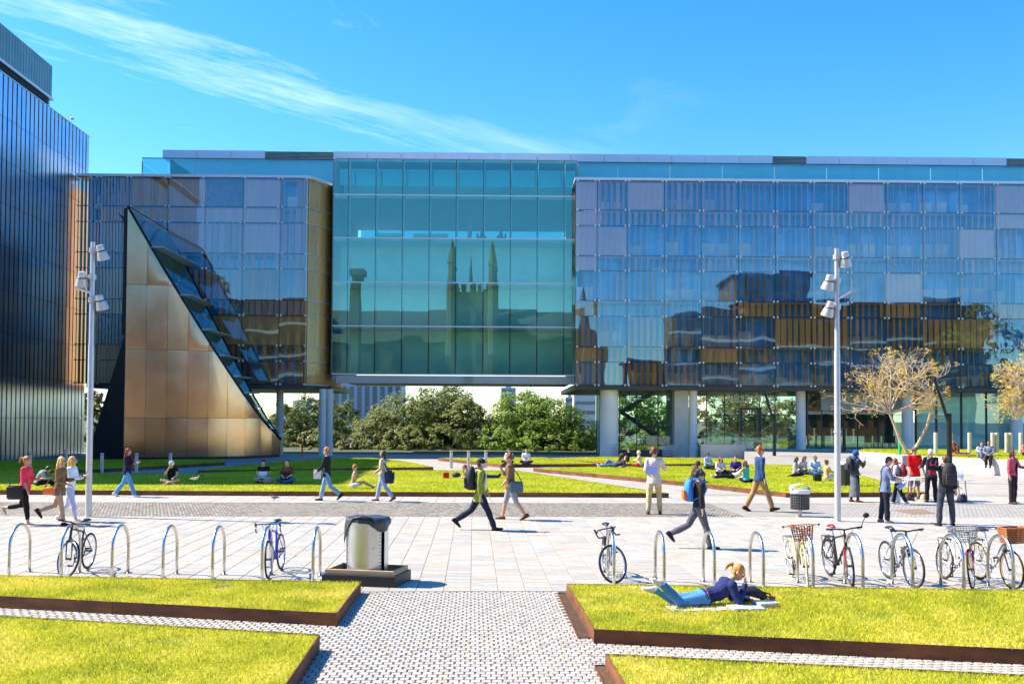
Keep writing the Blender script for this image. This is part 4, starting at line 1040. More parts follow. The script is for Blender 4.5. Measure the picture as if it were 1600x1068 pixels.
def limb(mb, p, d, L, r, depth, rnd, tips, spread=.6, shrink=.72, n=6, up=.15):
    pts = [p]; q = p.copy(); dd = d.copy(); k = 4
    for i in range(k):
        dd = (dd + V((rnd.gauss(0, .13), rnd.gauss(0, .13), rnd.gauss(0, .09) + up * .25))).normalized(); q = q + dd * (L / k); pts.append(q)
    mb.tube(pts, [r * (1 - .4 * i / k) for i in range(k + 1)], n, cap=False)
    if depth == 0: tips.append((q, dd)); return
    for _ in range(rnd.choice((2, 3, 3))):
        a = V((rnd.gauss(0, 1), rnd.gauss(0, 1), rnd.gauss(0, .6))); a = (a - dd * a.dot(dd)).normalized()
        limb(mb, q if rnd.random() < .7 else pts[3], (dd + a * spread * rnd.uniform(.6, 1.3)).normalized(), L * shrink * rnd.uniform(.8, 1.15), r * .6, depth - 1, rnd, tips, spread, shrink, max(4, n - 1), up)
def leafy(name, lab, base, lobes, nl, ls, m, seed, trunk_h, cat='tree', group=None):
    """lobes: ellipsoids (centre, radii) that the leaf clumps fill"""
    rnd = random.Random(seed); r = empty(name, tuple(base), 0, lab, cat, group)
    tb = MB(); tips = []
    limb(tb, V((0, 0, -.2)), V((0, 0, 1)), trunk_h, .45, 0, rnd, tips, n=10)
    for c, R in lobes:
        t0 = tips[0][0]; e = V(c); mid = (t0 + e) / 2 + V((rnd.gauss(0, .5), rnd.gauss(0, .5), -.4)); tb.tube([t0 - V((0, 0, .3)), mid, e], [.26, .17, .07], 7, cap=False)
        tips2 = []
        for _ in range(4): limb(tb, mid, (e - mid).normalized() + V((rnd.gauss(0, .6), rnd.gauss(0, .6), rnd.gauss(0, .4))), R[0] * .55, .09, 1, rnd, tips2)
    tb.build('trunk', M_bark, r, True)
    vs = []; fs = []; tot = sum(R[0] * R[1] * R[2] for c, R in lobes) ** 1.0
    wsum = sum((R[0] * R[2]) for c, R in lobes)
    for c, R in lobes:
        n = int(nl * R[0] * R[2] / wsum); ncl = max(10, n // 42)
        for _ in range(ncl):
            d = V((rnd.gauss(0, 1), rnd.gauss(0, 1), rnd.gauss(0, 1))).normalized(); q = rnd.uniform(.72, 1.0) if rnd.random() < .88 else rnd.uniform(.2, .6)
            cc = V((c[0] + d.x * R[0] * q, c[1] + d.y * R[1] * q, c[2] + d.z * R[2] * q)); cr = rnd.uniform(.3, .7) * min(R) * .36
            for _ in range(42):
                o = V((rnd.gauss(0, .55), rnd.gauss(0, .55), rnd.gauss(0, .38))) * cr; p = cc + o
                nrm = (o.normalized() * .8 + d * 1.0 + V((rnd.gauss(0, .4), rnd.gauss(0, .4), rnd.gauss(0, .4) + .45))).normalized()
                a = nrm.orthogonal().normalized(); a.rotate(Matrix.Rotation(rnd.uniform(0, 6.28), 3, nrm)); b = nrm.cross(a); s = ls * rnd.uniform(.6, 1.3)
                k = len(vs); vs += [p - a * s, p - b * s * .42, p + a * s, p + b * s * .42]; fs.append((k, k + 1, k + 2, k + 3))
    me = bpy.data.meshes.new('crown'); me.from_pydata(vs, [], fs)
    obj('crown', me, m, r); return r
def lobe_from(px, py, rx, ry, dist_y, base, depth=.9):
    """crown lobe by its outline in the photograph, on the plane world y = dist_y"""
    d = ray(px, py); q = CAM + d * (dist_y / d.y); s = PPM(q)
    return ((q.x - base.x, q.y - base.y, q.z - base.z), (rx / s, rx / s * depth, ry / s))
def tree_at(name, lab, basepx, Y, los, nl, ls, m, seed, th, group=None):
    d = ray(basepx, 690); q = CAM + d * (Y / d.y); base = V((q.x, q.y, 0))
    return leafy(name, lab, base, [lobe_from(a, b, rx, ry, Y + dy, base) for a, b, rx, ry, dy in los], nl, ls, m, seed, th, 'tree', group)
TG = 'trees seen below the bridge'
tree_at('fig_tree', 'broad dark fig tree below the bridge', 670, 92, [(690, 648, 62, 50, 1), (640, 660, 66, 46, 0), (592, 682, 48, 40, -2), (725, 672, 46, 50, -2), (660, 692, 100, 30, -3)], 46000, .155, M_fig, 5, 2.2, TG)
tree_at('round_tree', 'bright green round tree below the bridge', 840, 90, [(812, 656, 52, 50, 0), (856, 662, 60, 46, -1), (898, 684, 40, 36, -2), (790, 690, 50, 34, -2), (860, 698, 80, 26, -3)], 42000, .14, M_green, 6, 2.0, TG)
tree_at('dark_tree', 'dark tree showing between the grey columns', 480, 96, [(470, 650, 46, 36, 0), (520, 660, 46, 38, 0), (500, 695, 70, 30, -2), (445, 690, 40, 34, 0)], 14000, .2, M_fig, 8, 2.0, TG)
tree_at('olive_shrub', 'pale olive shrubs at the foot of the column pair', 545, 86, [(545, 703, 36, 16, 0), (500, 706, 30, 14, 0), (580, 708, 40, 12, 0)], 5000, .16, M_olive, 9, .5, TG)
tree_at('slim_tree', 'slim tree in the gap beside the black flank', 148, 95, [(146, 640, 22, 30, 0), (152, 690, 22, 28, 0)], 4500, .2, M_olive, 10, 3, TG)
tree_at('garden_tree', 'leafy tree seen through the glass stair hall', 1010, 104, [(990, 640, 46, 40, 0), (1040, 655, 50, 42, 0), (1010, 690, 80, 26, -2), (945, 690, 26, 30, -4)], 12000, .22, M_green, 12, 2.4, TG)
tree_at('garden_tree', 'leafy tree seen through the entrance glazing', 1170, 106, [(1130, 640, 56, 42, 0), (1190, 650, 56, 44, 0), (1160, 690, 90, 26, -2), (1240, 660, 40, 40, 1)], 12000, .22, M_olive, 13, 2.4, TG)
tree_at('shrub', 'low green shrubs at the foot of the stair hall', 1000, 75, [(985, 705, 26, 9, 0), (1012, 706, 26, 9, 0)], 2200, .1, M_olive, 14, .3, TG)

def bare_tree(lab, basep, los, seed, stems, nl, leafm):
    """wide thin crown of pale twigs with yellow leaf tufts"""
    rnd = random.Random(seed); r = empty('bare_tree', tuple(basep), 0, lab, 'tree', 'bare spring trees by the white wall')
    tb = MB(); tips = []
    for path, rad in stems:
        pts = [V(p) for p in path]; tb.tube(pts, [rad * (1 - .5 * i / (len(pts) - 1)) for i in range(len(pts))], 9, cap=False)
        e = pts[-1]; dd = (pts[-1] - pts[-2]).normalized()
        for c, R in los:
            for _ in range(3):
                t = V((c[0] + rnd.gauss(0, .5) * R[0] * .5, c[1] + rnd.gauss(0, .5) * R[1] * .6, c[2] + rnd.gauss(0, .5) * R[2] * .5))
                if (t - e).length > 3.3: continue
                limb(tb, e, ((t - e).normalized() + dd * .3).normalized(), (t - e).length * .62, rad * .42, 4, rnd, tips, .75, .62, 5, -.05)
    tb.build('trunk', M_bark_pale, r, True)
    vs = []; fs = []
    rnd.shuffle(tips)
    for q, dd in tips:
        if rnd.random() > nl: continue
        for _ in range(rnd.choice((3, 5, 7))):
            p = q + V((rnd.gauss(0, .07), rnd.gauss(0, .07), rnd.gauss(0, .06))); a = V((rnd.gauss(0, 1), rnd.gauss(0, 1), rnd.gauss(0, .6))).normalized(); b = a.orthogonal().normalized(); s = rnd.uniform(.035, .075)
            k = len(vs); vs += [p - a * s, p - b * s * .4, p + a * s, p + b * s * .4]; fs.append((k, k + 1, k + 2, k + 3))
    me = bpy.data.meshes.new('crown'); me.from_pydata(vs, [], fs); obj('crown', me, leafm, r); return r
M_yel = leafmat('yellow_leaf', (0.46, 0.28, 0.03), (0.68, 0.46, 0.06), (0.82, 0.64, 0.15))
bt = G(1421, 710, ZW)
def rel(px, py, dy=0.0):
    d = ray(px, py); q = CAM + d * ((bt.y + dy) / d.y); return V((q.x - bt.x, q.y - bt.y, q.z - bt.z))
def lob(px, py, rx, ry, dy=0.0):
    s = PPM(bt); c = rel(px, py, dy); return (tuple(c), (rx / s, rx / s, ry / s))
bare_tree('pale bare tree with yellow leaf tufts and forked trunk', bt,
          [lob(1345, 600, 50, 45), lob(1390, 570, 45, 30, .5), lob(1320, 640, 35, 30, -.5), lob(1380, 620, 40, 35, .8), lob(1440, 580, 40, 45), lob(1470, 610, 32, 40, .5), lob(1450, 640, 30, 20, -.5)], 31,
          [([(0, 0, -.1), rel(1408, 690), rel(1397, 662), rel(1390, 646)], .12), ([(0.05, 0, -.1), rel(1437, 688), rel(1449, 664), rel(1455, 640), rel(1456, 622)], .10)], .30, M_yel)
bt = G(1632, 714, ZW)
bare_tree('pale bare tree reaching in at the right edge of the photo', bt, [lob(1580, 610, 36, 35), lob(1600, 580, 36, 30), lob(1640, 590, 40, 40), lob(1575, 640, 26, 22), lob(1620, 630, 30, 20)], 32,
          [([(0, 0, -.1), rel(1625, 690), rel(1612, 660), rel(1604, 648)], .11), ([(0.05, 0, -.1), rel(1640, 680), rel(1645, 640)], .1)], .45, M_yel)

# ------------------------------------------------------------------ city beyond
def tower(lab, px0, px1, ytop, Y, col, style, mname):
    d = ray(px0, ytop); q = CAM + d * (Y / d.y); d1 = ray(px1, ytop); q1 = CAM + d1 * (Y / d1.y); wd = q1.x - q.x; H = q.z
    r = empty('office_tower', (q.x, Y, 0), 0, lab, 'building', 'city buildings beyond the trees')
    MB().bb(0, wd, 0, wd * .8, 0, H).build('wall', mat(mname, col, .6, 0, .08, .05), r)
    st = H / max(8, int(H / 3.4)); k = max(3, int((H) / 3.4)); wm = mat(mname + '_window', tuple(c * .3 for c in col), .2, 0, .2, .1)
    if style == 'bands':
        for j in range(k): MB().bb(wd * .04, wd * .96, -.3, -.05, j * H / k + 1.1, j * H / k + 2.5).build('window_band', wm, r)
    else:
        n = 9
        for i in range(n): MB().bb(wd * (i + .2) / n, wd * (i + .75) / n, -.3, -.05, 1, H - 1.5).build('window_strip', wm, r)
    MB().bb(wd * .3, wd * .7, wd * .2, wd * .6, H, H + 3).build('plant_room', mat(mname, col, .6, 0, .08, .05), r)
tower('white striped office tower beyond the round tree', 897, 931, 606, 420, (.62, .55, .52), 'bands', 'tower_white')
tower('small pinkish block behind the round tree', 884, 897, 620, 520, (.45, .40, .46), 'bands', 'tower_pink')
tower('blue grey high-rise behind the column pair', 520, 628, 597, 380, (.36, .42, .50), 'strips', 'tower_blue')
tower('distant dark rooftop above the fig trees', 783, 806, 605, 600, (.40, .45, .52), 'bands', 'tower_grey')
tower('low pale block between the columns', 436, 500, 640, 300, (.5, .5, .5), 'bands', 'tower_pale')

# ------------------------------------------------------------------ the university buildings opposite, mirrored in the glass
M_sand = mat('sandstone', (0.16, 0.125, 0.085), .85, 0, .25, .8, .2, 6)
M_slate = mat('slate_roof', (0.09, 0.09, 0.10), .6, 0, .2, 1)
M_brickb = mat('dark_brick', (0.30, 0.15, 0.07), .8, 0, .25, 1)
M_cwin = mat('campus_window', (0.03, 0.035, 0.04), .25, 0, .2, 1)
YR = -30.0
def span(px0, px1, yt, Yr=YR, v=0.0):
    a, b = REFL(px0, yt, Yr, v), REFL(px1, yt, Yr, v); return min(a.x, b.x), max(a.x, b.x), a.z
def windows(root, x0, x1, z0, z1, nx, nz, y):
    for i in range(nx):
        for j in range(nz):
            w_, h_ = (x1 - x0) / nx, (z1 - z0) / nz
            MB().bb(x0 + w_ * (i + .28), x0 + w_ * (i + .72), y, y + .06, z0 + h_ * (j + .2), z0 + h_ * (j + .8)).build('window', M_cwin, root)
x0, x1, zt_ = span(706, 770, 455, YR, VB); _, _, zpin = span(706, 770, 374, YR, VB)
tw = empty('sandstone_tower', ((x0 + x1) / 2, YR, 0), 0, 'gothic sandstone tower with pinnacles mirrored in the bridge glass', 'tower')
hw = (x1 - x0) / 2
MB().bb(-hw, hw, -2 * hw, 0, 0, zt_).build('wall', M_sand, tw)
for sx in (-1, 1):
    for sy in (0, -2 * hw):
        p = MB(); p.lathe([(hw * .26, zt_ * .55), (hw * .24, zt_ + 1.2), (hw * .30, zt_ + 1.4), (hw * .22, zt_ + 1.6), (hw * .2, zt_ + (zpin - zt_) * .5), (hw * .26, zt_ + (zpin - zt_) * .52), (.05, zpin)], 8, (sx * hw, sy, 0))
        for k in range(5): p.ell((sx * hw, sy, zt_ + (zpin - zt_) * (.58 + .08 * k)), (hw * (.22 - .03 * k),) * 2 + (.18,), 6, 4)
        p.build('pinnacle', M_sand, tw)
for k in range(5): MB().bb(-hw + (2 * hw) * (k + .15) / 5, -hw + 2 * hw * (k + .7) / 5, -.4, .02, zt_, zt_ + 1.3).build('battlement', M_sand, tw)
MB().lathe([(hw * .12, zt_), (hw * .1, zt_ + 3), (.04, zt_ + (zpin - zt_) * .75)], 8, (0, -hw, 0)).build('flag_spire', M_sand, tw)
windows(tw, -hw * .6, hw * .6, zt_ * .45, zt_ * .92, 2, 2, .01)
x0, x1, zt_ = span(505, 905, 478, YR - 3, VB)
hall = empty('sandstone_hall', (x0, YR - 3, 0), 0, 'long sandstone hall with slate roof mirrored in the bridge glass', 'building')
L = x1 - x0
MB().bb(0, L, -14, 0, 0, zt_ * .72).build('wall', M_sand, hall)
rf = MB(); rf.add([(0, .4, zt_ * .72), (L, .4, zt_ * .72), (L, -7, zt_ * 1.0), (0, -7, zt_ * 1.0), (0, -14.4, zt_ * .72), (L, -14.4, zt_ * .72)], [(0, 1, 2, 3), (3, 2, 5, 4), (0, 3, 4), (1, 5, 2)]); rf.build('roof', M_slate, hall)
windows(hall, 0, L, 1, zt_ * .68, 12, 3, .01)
a0, a1, za = span(548, 562, 422, YR + 1, VB); ch = MB(); ch.bb(a0 - x0, a1 - x0, 2, 5, 0, za - 1); ch.bb(a0 - x0 - .4, a1 - x0 + .4, 1.6, 5.4, za - 1, za); ch.build('chimney_turret', M_sand, hall)
x0, x1, zt_ = span(908, 940, 520); _, _, zsp = span(915, 935, 438)
sp = empty('sandstone_turret', ((x0 + x1) / 2, YR, 0), 0, 'slim sandstone turret with spire mirrored at the wing corner', 'tower')
hw = (x1 - x0) / 2; MB().bb(-hw, hw, -2 * hw, 0, 0, zt_).build('wall', M_sand, sp)
MB().lathe([(hw * .5, zt_), (hw * .4, zt_ + (zsp - zt_) * .45), (hw * .5, zt_ + (zsp - zt_) * .48), (.05, zsp)], 8, (0, -hw, 0)).build('spire', M_slate, sp)
def block(lab, px0, px1, yt, Yr, m, nx, nz, depth=14, z0=0.0, roof=None):
    x0, x1, zt_ = span(px0, px1, yt, Yr); r = empty('campus_block', (x0, Yr, 0), 0, lab, 'building', 'campus buildings opposite mirrored in the glass')
    MB().bb(0, x1 - x0, -depth, 0, z0, zt_).build('wall', m, r); windows(r, 0, x1 - x0, max(z0, 1), zt_ - .8, nx, nz, .01)
    for k in range(1, nz): MB().bb(0, x1 - x0, .08, .3, zt_ * k / nz - .25, zt_ * k / nz + .25).build('pale_band', M_conc_w, r)
    MB().bb(-.6, x1 - x0 + .6, -depth, .8, zt_, zt_ + .5).build('roof', roof or M_slate, r); return r
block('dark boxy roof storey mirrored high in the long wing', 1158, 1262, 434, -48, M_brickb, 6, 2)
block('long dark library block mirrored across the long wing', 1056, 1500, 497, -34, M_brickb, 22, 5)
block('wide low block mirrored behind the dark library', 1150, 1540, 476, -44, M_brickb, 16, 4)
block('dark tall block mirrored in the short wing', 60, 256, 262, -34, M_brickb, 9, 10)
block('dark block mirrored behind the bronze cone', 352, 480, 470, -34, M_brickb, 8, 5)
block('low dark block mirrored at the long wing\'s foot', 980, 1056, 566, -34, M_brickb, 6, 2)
def mirror_tree(lab, px, yt, Yr, rx, m, seed):
    q = REFL(px, yt, Yr); base = V((q.x, Yr, 0)); H = q.z; R = rx
    leafy('campus_tree', lab, base, [((0, 0, H * .62), (R, R, H * .36)), ((R * .5, 0, H * .5), (R * .7, R * .7, H * .3)), ((-R * .5, 1, H * .5), (R * .7, R * .7, H * .28))], 4200, .38, m, seed, H * .3, 'tree', 'campus trees opposite mirrored in the glass')
mirror_tree('campus tree mirrored in the short wing', 345, 425, -26, 5, M_fig, 41)
mirror_tree('campus tree mirrored at the end of the long wing', 1530, 455, -30, 6, M_olive, 42)
# ------------------------------------------------------------------ people
_side = bpy.data.scenes.new('workbench')          # a small scene of its own, so that each evaluation stays quick
def remesh(mb, vox, it=3, fac=.5):
    me = mb.mesh('tmp'); o = bpy.data.objects.new('tmp', me); _side.collection.objects.link(o)
    r = o.modifiers.new('r', 'REMESH'); r.mode = 'VOXEL'; r.voxel_size = vox
    if it: s = o.modifiers.new('s', 'SMOOTH'); s.factor = fac; s.iterations = it
    _side.view_layers[0].update(); ev = o.evaluated_get(_side.view_layers[0].depsgraph)
    out = bpy.data.meshes.new_from_object(ev); bpy.data.objects.remove(o); bpy.data.meshes.remove(me); return out
M_skin = {k: mat('skin_' + k, c, .5, 0, .08, 12, 0.05, 80) for k, c in dict(light=(.62, .38, .27), tan=(.50, .28, .17), brown=(.30, .16, .09)).items()}
M_eye = mat('eye', (.03, .025, .02), .3); M_lip = mat('lip', (.42, .15, .13), .5)
def cloth(c):
    n = 'cloth_%02x%02x%02x' % tuple(c); return mat(n, srgb(*c), .85, 0, .18, 7, .35, 14, spec=.2)
def hairm(c):
    n = 'hair_%02x%02x%02x' % tuple(c); return mat(n, srgb(*c), .5, 0, .35, 40, .5, 90, stretch=(1, 1, .2))

def leg_fk(hip, side, hf, ab, kf, toe=0):
    hf, ab, kf = radians(hf), radians(ab), radians(kf)
    d1 = V((side * sin(ab), sin(hf) * cos(ab), -cos(hf) * cos(ab))); kn = hip + d1 * .44
    a = hf - kf; d2 = V((side * sin(ab) * .5, sin(a), -cos(a))).normalized(); an = kn + d2 * .42
    fw = V((side * .12, cos(a * .75 + radians(toe)), sin(a * .75 + radians(toe)))).normalized()
    return kn, an, fw
def arm_fk(sh, side, sf, ab, ef, inn=0):
    sf, ab, ef, inn = radians(sf), radians(ab), radians(ef), radians(inn)
    d1 = V((side * sin(ab), sin(sf) * cos(ab), -cos(sf) * cos(ab))); el = sh + d1 * .285
    a = sf + ef; d2 = V((side * (sin(ab) * .4 - sin(inn)), sin(a), -cos(a))).normalized(); wr = el + d2 * .25
    return el, wr, d2
def stand(legR=(2, 4, 2), legL=(-2, 4, 2), armR=(5, 8, 12, 0), armL=(5, 8, 12, 0), lean=2, neck=0, look=(0, 0), tz=None):
    J = {}; l = radians(lean); u = V((0, sin(l), cos(l)))
    J['pel'] = V((0, 0, 0)); J['u'] = u
    J['chest'] = u * .33; l2 = radians(lean + neck * .4); J['neck'] = J['chest'] + V((0, sin(l2), cos(l2))) * .21
    l3 = radians(lean + neck); J['head'] = J['neck'] + V((0, sin(l3), cos(l3))) * .155
    for s, k, lg, am in ((1, 'R', legR, armR), (-1, 'L', legL, armL)):
        J['hp' + k] = V((s * .09, 0, -.03)); J['kn' + k], J['an' + k], J['ft' + k] = leg_fk(J['hp' + k], s, *lg)
        J['sh' + k] = J['neck'] + V((s * .18, 0, -.055)); J['el' + k], J['wr' + k], J['hd' + k] = arm_fk(J['sh' + k], s, *am)
    low = min((J['an' + k] + J['ft' + k] * x).z for k in 'RL' for x in (0, .13)) - .075
    for k in J:
        if k not in ('u', 'ftR', 'ftL', 'hdR', 'hdL'): J[k] = J[k] - V((0, 0, low))
    J['face'] = face(*look); return J
def face(yaw, pitch):
    y, p = radians(yaw), radians(pitch); return V((sin(y) * cos(p), cos(y) * cos(p), sin(p)))
def walk(a=26, b=-24, kb=22, armR=(-18, 7, 12, 0), armL=(20, 7, 22, 0), lean=3, neck=0, look=(0, 0), flip=False, kf=5):
    f, r = (a, 2, kf), (b, 2, kb)
    return stand(f if not flip else r, r if not flip else f, armR, armL, lean, neck, look)
def custom(pel, chest, neck, head, kn, an, el, wr, fc=(0, 0), ft=None, hd=None, sw=.18, hips=.09):
    J = dict(pel=V(pel), chest=V(chest), neck=V(neck), head=V(head)); J['u'] = (J['chest'] - J['pel']).normalized()
    for i, k in enumerate('RL'):
        s = 1 - 2 * i
        J['hp' + k] = J['pel'] + V((s * hips, .02, -.01)); J['sh' + k] = J['neck'] + V((s * sw, 0, 0)) - (J['neck'] - J['chest']).normalized() * .05
        J['kn' + k] = V(kn[i]); J['an' + k] = V(an[i]); J['el' + k] = V(el[i]); J['wr' + k] = V(wr[i])
        J['ft' + k] = V(ft[i]).normalized() if ft else V((s * .2, 1, .15)).normalized()
        J['hd' + k] = V(hd[i]).normalized() if hd else (J['wr' + k] - J['el' + k]).normalized()
    J['face'] = face(*fc); return J
def sit_cross(lean=.06, fc=(0, -10), wr=None):
    return custom((0, 0, .13), (0, lean, .45), (0, lean * 2.1, .64), (0, lean * 2.6 + .02, .80), ((.32, .34, .18), (-.32, .34, .18)), ((-.12, .40, .08), (.12, .46, .08)),
                  ((.24, .14, .38), (-.24, .14, .38)), wr or ((.12, .34, .30), (-.12, .34, .30)), fc, ((-.9, .3, 0), (.9, .3, 0)))
def sit_front(lean=-.04, fc=(0, -5), up=.2, wr=None):
    return custom((0, 0, .13), (0, lean, .45), (0, lean * 1.6, .65), (0, lean + .0, .81), ((.1, .41, .16 + up), (-.11, .42, .15 + up)), ((.09, .82 - up * .6, .08), (-.1, .80 - up * .6, .08)),
                  ((.23, .12, .40), (-.23, .12, .40)), wr or ((.1, .36, .42), (-.1, .36, .42)), fc, ((.2, .7, .7), (-.2, .7, .7)))
def sit_knees(lean=.1, fc=(0, -5)):
    return custom((0, 0, .13), (0, lean, .43), (0, lean * 2, .62), (0, lean * 2.4, .78), ((.12, .38, .50), (-.12, .38, .50)), ((.1, .50, .08), (-.1, .52, .08)),
                  ((.26, .22, .42), (-.26, .22, .42)), ((.06, .44, .36), (-.06, .44, .36)), fc, ((.1, 1, 0), (-.1, 1, 0)))
def sit_side(fc=(0, -5)):
    return custom((0, 0, .13), (.02, .03, .45), (.03, .06, .65), (.03, .08, .81), ((.34, .26, .13), (.18, .40, .13)), ((.5, -.08, .08), (.40, .06, .09)),
                  ((.26, .05, .38), (-.24, .16, .40)), ((.30, .22, .22), (-.05, .34, .42)), fc, ((.4, -.9, 0), (.4, -.9, 0)))
def recline(fc=(0, 10)):
    return custom((0, 0, .13), (0, -.30, .24), (0, -.46, .38), (0, -.56, .52), ((.12, .36, .36), (-.12, .42, .14)), ((.1, .62, .08), (-.1, .84, .08)),
                  ((.26, -.52, .08), (-.26, -.52, .08)), ((.24, -.28, .05), (-.24, -.28, .05)), fc, ((.1, .6, .8), (-.2, .6, .8)))
def prone(fc=(0, -15), shin=.28):
    return custom((0, 0, .13), (0, .33, .19), (0, .49, .35), (0, .59, .48), ((.12, -.44, .08), (-.12, -.44, .08)), ((.10, -.78, .08 + shin), (-.12, -.80, .08 + shin * .7)),
                  ((.22, .56, .06), (-.22, .58, .06)), ((.09, .66, .36), (-.12, .80, .06)), fc, ((0, -.6, .75), (0, -.6, .75)))
def sit_wall(z, fc=(0, 0), lean=.04):
    return custom((0, 0, z + .11), (0, lean, z + .44), (0, lean * 2, z + .64), (0, lean * 2.4, z + .8), ((.1, .42, z + .09), (-.1, .42, z + .07)), ((.1, .46, z - .32), (-.1, .5, z - .33)),
                  ((.24, .12, z + .36), (-.24, .12, z + .36)), ((.08, .3, z + .26), (-.08, .32, z + .26)), fc, ((0, 1, -.2), (0, 1, -.2)))

class Person:
    def w(s, p): return s.M @ (V(p) * s.k)
def frame(f, up=V((0, 0, 1))):
    f = f.normalized(); r = f.cross(up)
    r = r.normalized() if r.length > 1e-4 else V((1, 0, 0))
    return r, f, r.cross(f)
def person(label, at, heading, J, top, bottom, hair, shoes=(60, 55, 50), skin='light', H=1.72, z=0.0, fem=False, sleeve='long', leg='long', vox=.015,
           group=None, hem=.06, glasses=False, anchor=None, top2=None, lat=None):
    P = Person(); P.k = H / 1.75
    loc = G(at[0], at[1], z) if len(at) == 2 else V(at)
    root = empty('person', tuple(loc), -radians(heading), label, 'person', group); P.root = root; P.J = J
    P.M = Matrix.Translation(loc) @ Matrix.Rotation(-radians(heading), 4, 'Z')
    S = P.k
    def fin(me, name, m, smooth=True):
        if name in ('top', 'trousers', 'shorts', 'skirt', 'hair'):       # folds in the cloth, strands in the hair
            q = len(label) * 1.7; am, fx, fz = (.007, 42, 9) if name == 'hair' else (.011, 11, 7)
            n = len(me.vertices); co = np.empty(n * 3, 'f'); me.vertices.foreach_get('co', co); co = co.reshape(-1, 3); nr = np.empty(n * 3, 'f'); me.vertices.foreach_get('normal', nr); nr = nr.reshape(-1, 3)
            x, y, z_ = co[:, 0] * fx, co[:, 1] * fx, co[:, 2] * fz
            h = np.sin(x * 1.0 + 1.9 * np.sin(z_ * 1.7 + q) + q) * np.cos(y * 1.1 + 1.5 * np.sin(x * .6 + z_)) + .6 * np.sin(z_ * 3.1 + 1.3 * np.sin(x * 1.4 + q) + y) * np.cos(x * 2.1 - y * 1.7 + q)
            co = co + nr * (h * am * .6)[:, None]; me.vertices.foreach_set('co', co.astype('f').ravel()); me.update()
        me.transform(Matrix.Scale(S, 4)); me.materials.clear()
        return obj(name, me, m, root, smooth)
    lat0 = (J['shR'] - J['shL']).normalized(); latp = (J['hpR'] - J['hpL']).normalized()
    def torso(mb, off, t0=-.09, t1=1.0, sh=True):
        pel, ch, nk = J['pel'], J['chest'], J['neck']; secs = []
        ww = .94 if fem else 1.0; hipw = 1.06 if fem else .96; wa = .86 if fem else .98
        # t, half width, half depth
        for t, a, b in ((-.10, .14 * hipw, .095), (-.04, .168 * hipw, .118), (.05, .165 * hipw, .115), (.30, .140 * wa, .098), (.52, .148 * wa, .105), (.74, .165 * ww, .115), (.88, .172 * ww, .10), (.97, .125 * ww, .078), (1.03, .07, .062)):
            if t < t0 or t > t1 + .05: continue
            if t < .6: q = t / .6; c = pel.lerp(ch, q) if q >= 0 else pel + (pel - ch) * (-q)
            else: q = (t - .6) / .4; c = ch.lerp(nk, q)
            la = latp.lerp(lat0, max(0, min(1, t))).normalized()
            up = (ch - pel).normalized() if t < .6 else (nk - ch).normalized(); fw = up.cross(la).normalized()
            secs.append((c, la * (a + off), fw * (b + off)))
        if secs[0][0] is not None: mb.loft(secs, 14)
    def arm(mb, k, off, l1=1.0, l2=1.0):
        sh, el, wr = J['sh' + k], J['el' + k], J['wr' + k]
        inn_ = sh.lerp(J['neck'], .35)
        pts = [inn_, sh, sh.lerp(el, .5 * min(1, l1 * 1.0)), sh.lerp(el, l1)]; rr = [.05 + off, .058 + off, .05 + off, .042 + off]
        if l1 >= 1 and l2 > 0: pts += [el.lerp(wr, .35 * l2), el.lerp(wr, l2)]; rr += [.041 + off, .029 + off]
        mb.tube(pts, rr, 9); mb.ell(sh, (.06 + off,) * 3, 9, 6)
    def legt(mb, k, off, l1=1.0, l2=1.0, flare=0):
        hp, kn, an = J['hp' + k], J['kn' + k], J['an' + k]
        pts = [hp + V((0, 0, .02)), hp.lerp(kn, .3 * l1), hp.lerp(kn, l1)]; rr = [.088 + off, .084 + off, (.058 if l1 > .9 else .075) + off + flare * .4]
        if l1 >= 1 and l2 > 0: pts += [kn.lerp(an, .3 * l2), kn.lerp(an, .7 * l2), kn.lerp(an, l2)]; rr += [.056 + off + flare * .5, .046 + off + flare, .038 + off + flare]
        mb.tube(pts, rr, 10); mb.ell(hp, (.09 + off,) * 3, 10, 6)
        if l1 >= 1: mb.ell(kn, (.058 + off,) * 3, 9, 6)
    hr_, hf_, hu_ = frame(J['face'], (J['head'] - J['neck']).normalized() * .6 + V((0, 0, .4)))
    HR = Matrix((hr_, hf_, hu_)).transposed(); hc = J['head'] + hf_ * .015
    b = MB(); torso(b, -.008)
    for k in 'RL':
        arm(b, k, 0); legt(b, k, 0)
        d = J['hd' + k]; wr = J['wr' + k]; a_ = d.cross(V((0, 0, 1))); a_ = a_.normalized() if a_.length > .1 else V((1, 0, 0)); n_ = d.cross(a_)
        b.loft([(wr - d * .02, a_ * .03, n_ * .024), (wr + d * .03, a_ * .036, n_ * .02), (wr + d * .085, a_ * .042, n_ * .018)], 8)
        an, ft = J['an' + k], J['ft' + k]; fa = ft.cross(V((0, 0, 1))); fa = fa.normalized() if fa.length > .1 else V((1, 0, 0)); fn = fa.cross(ft)
        b.loft([(an - ft * .055 - fn * .04, fa * .028, fn * .03), (an - fn * .035, fa * .034, fn * .045), (an + ft * .09 - fn * .05, fa * .042, fn * .03), (an + ft * .17 - fn * .06, fa * .036, fn * .018)], 8)
    b.tube([J['neck'] - J['u'] * .04, J['neck'] + (J['head'] - J['neck']) * .5, J['head']], [.062, .054, .05], 10)
    b.ell(hc + hu_ * .02, (.076, .092, .098), 14, 10, HR); b.ell(hc - hu_ * .05 + hf_ * .018, (.058, .066, .066), 12, 8, HR)
    b.loft([(hc + hf_ * .088 + hu_ * .02, hr_ * .009, hu_ * .01), (hc + hf_ * .108 - hu_ * .018, hr_ * .016, hu_ * .014), (hc + hf_ * .085 - hu_ * .035, hr_ * .014, hu_ * .008)], 6)
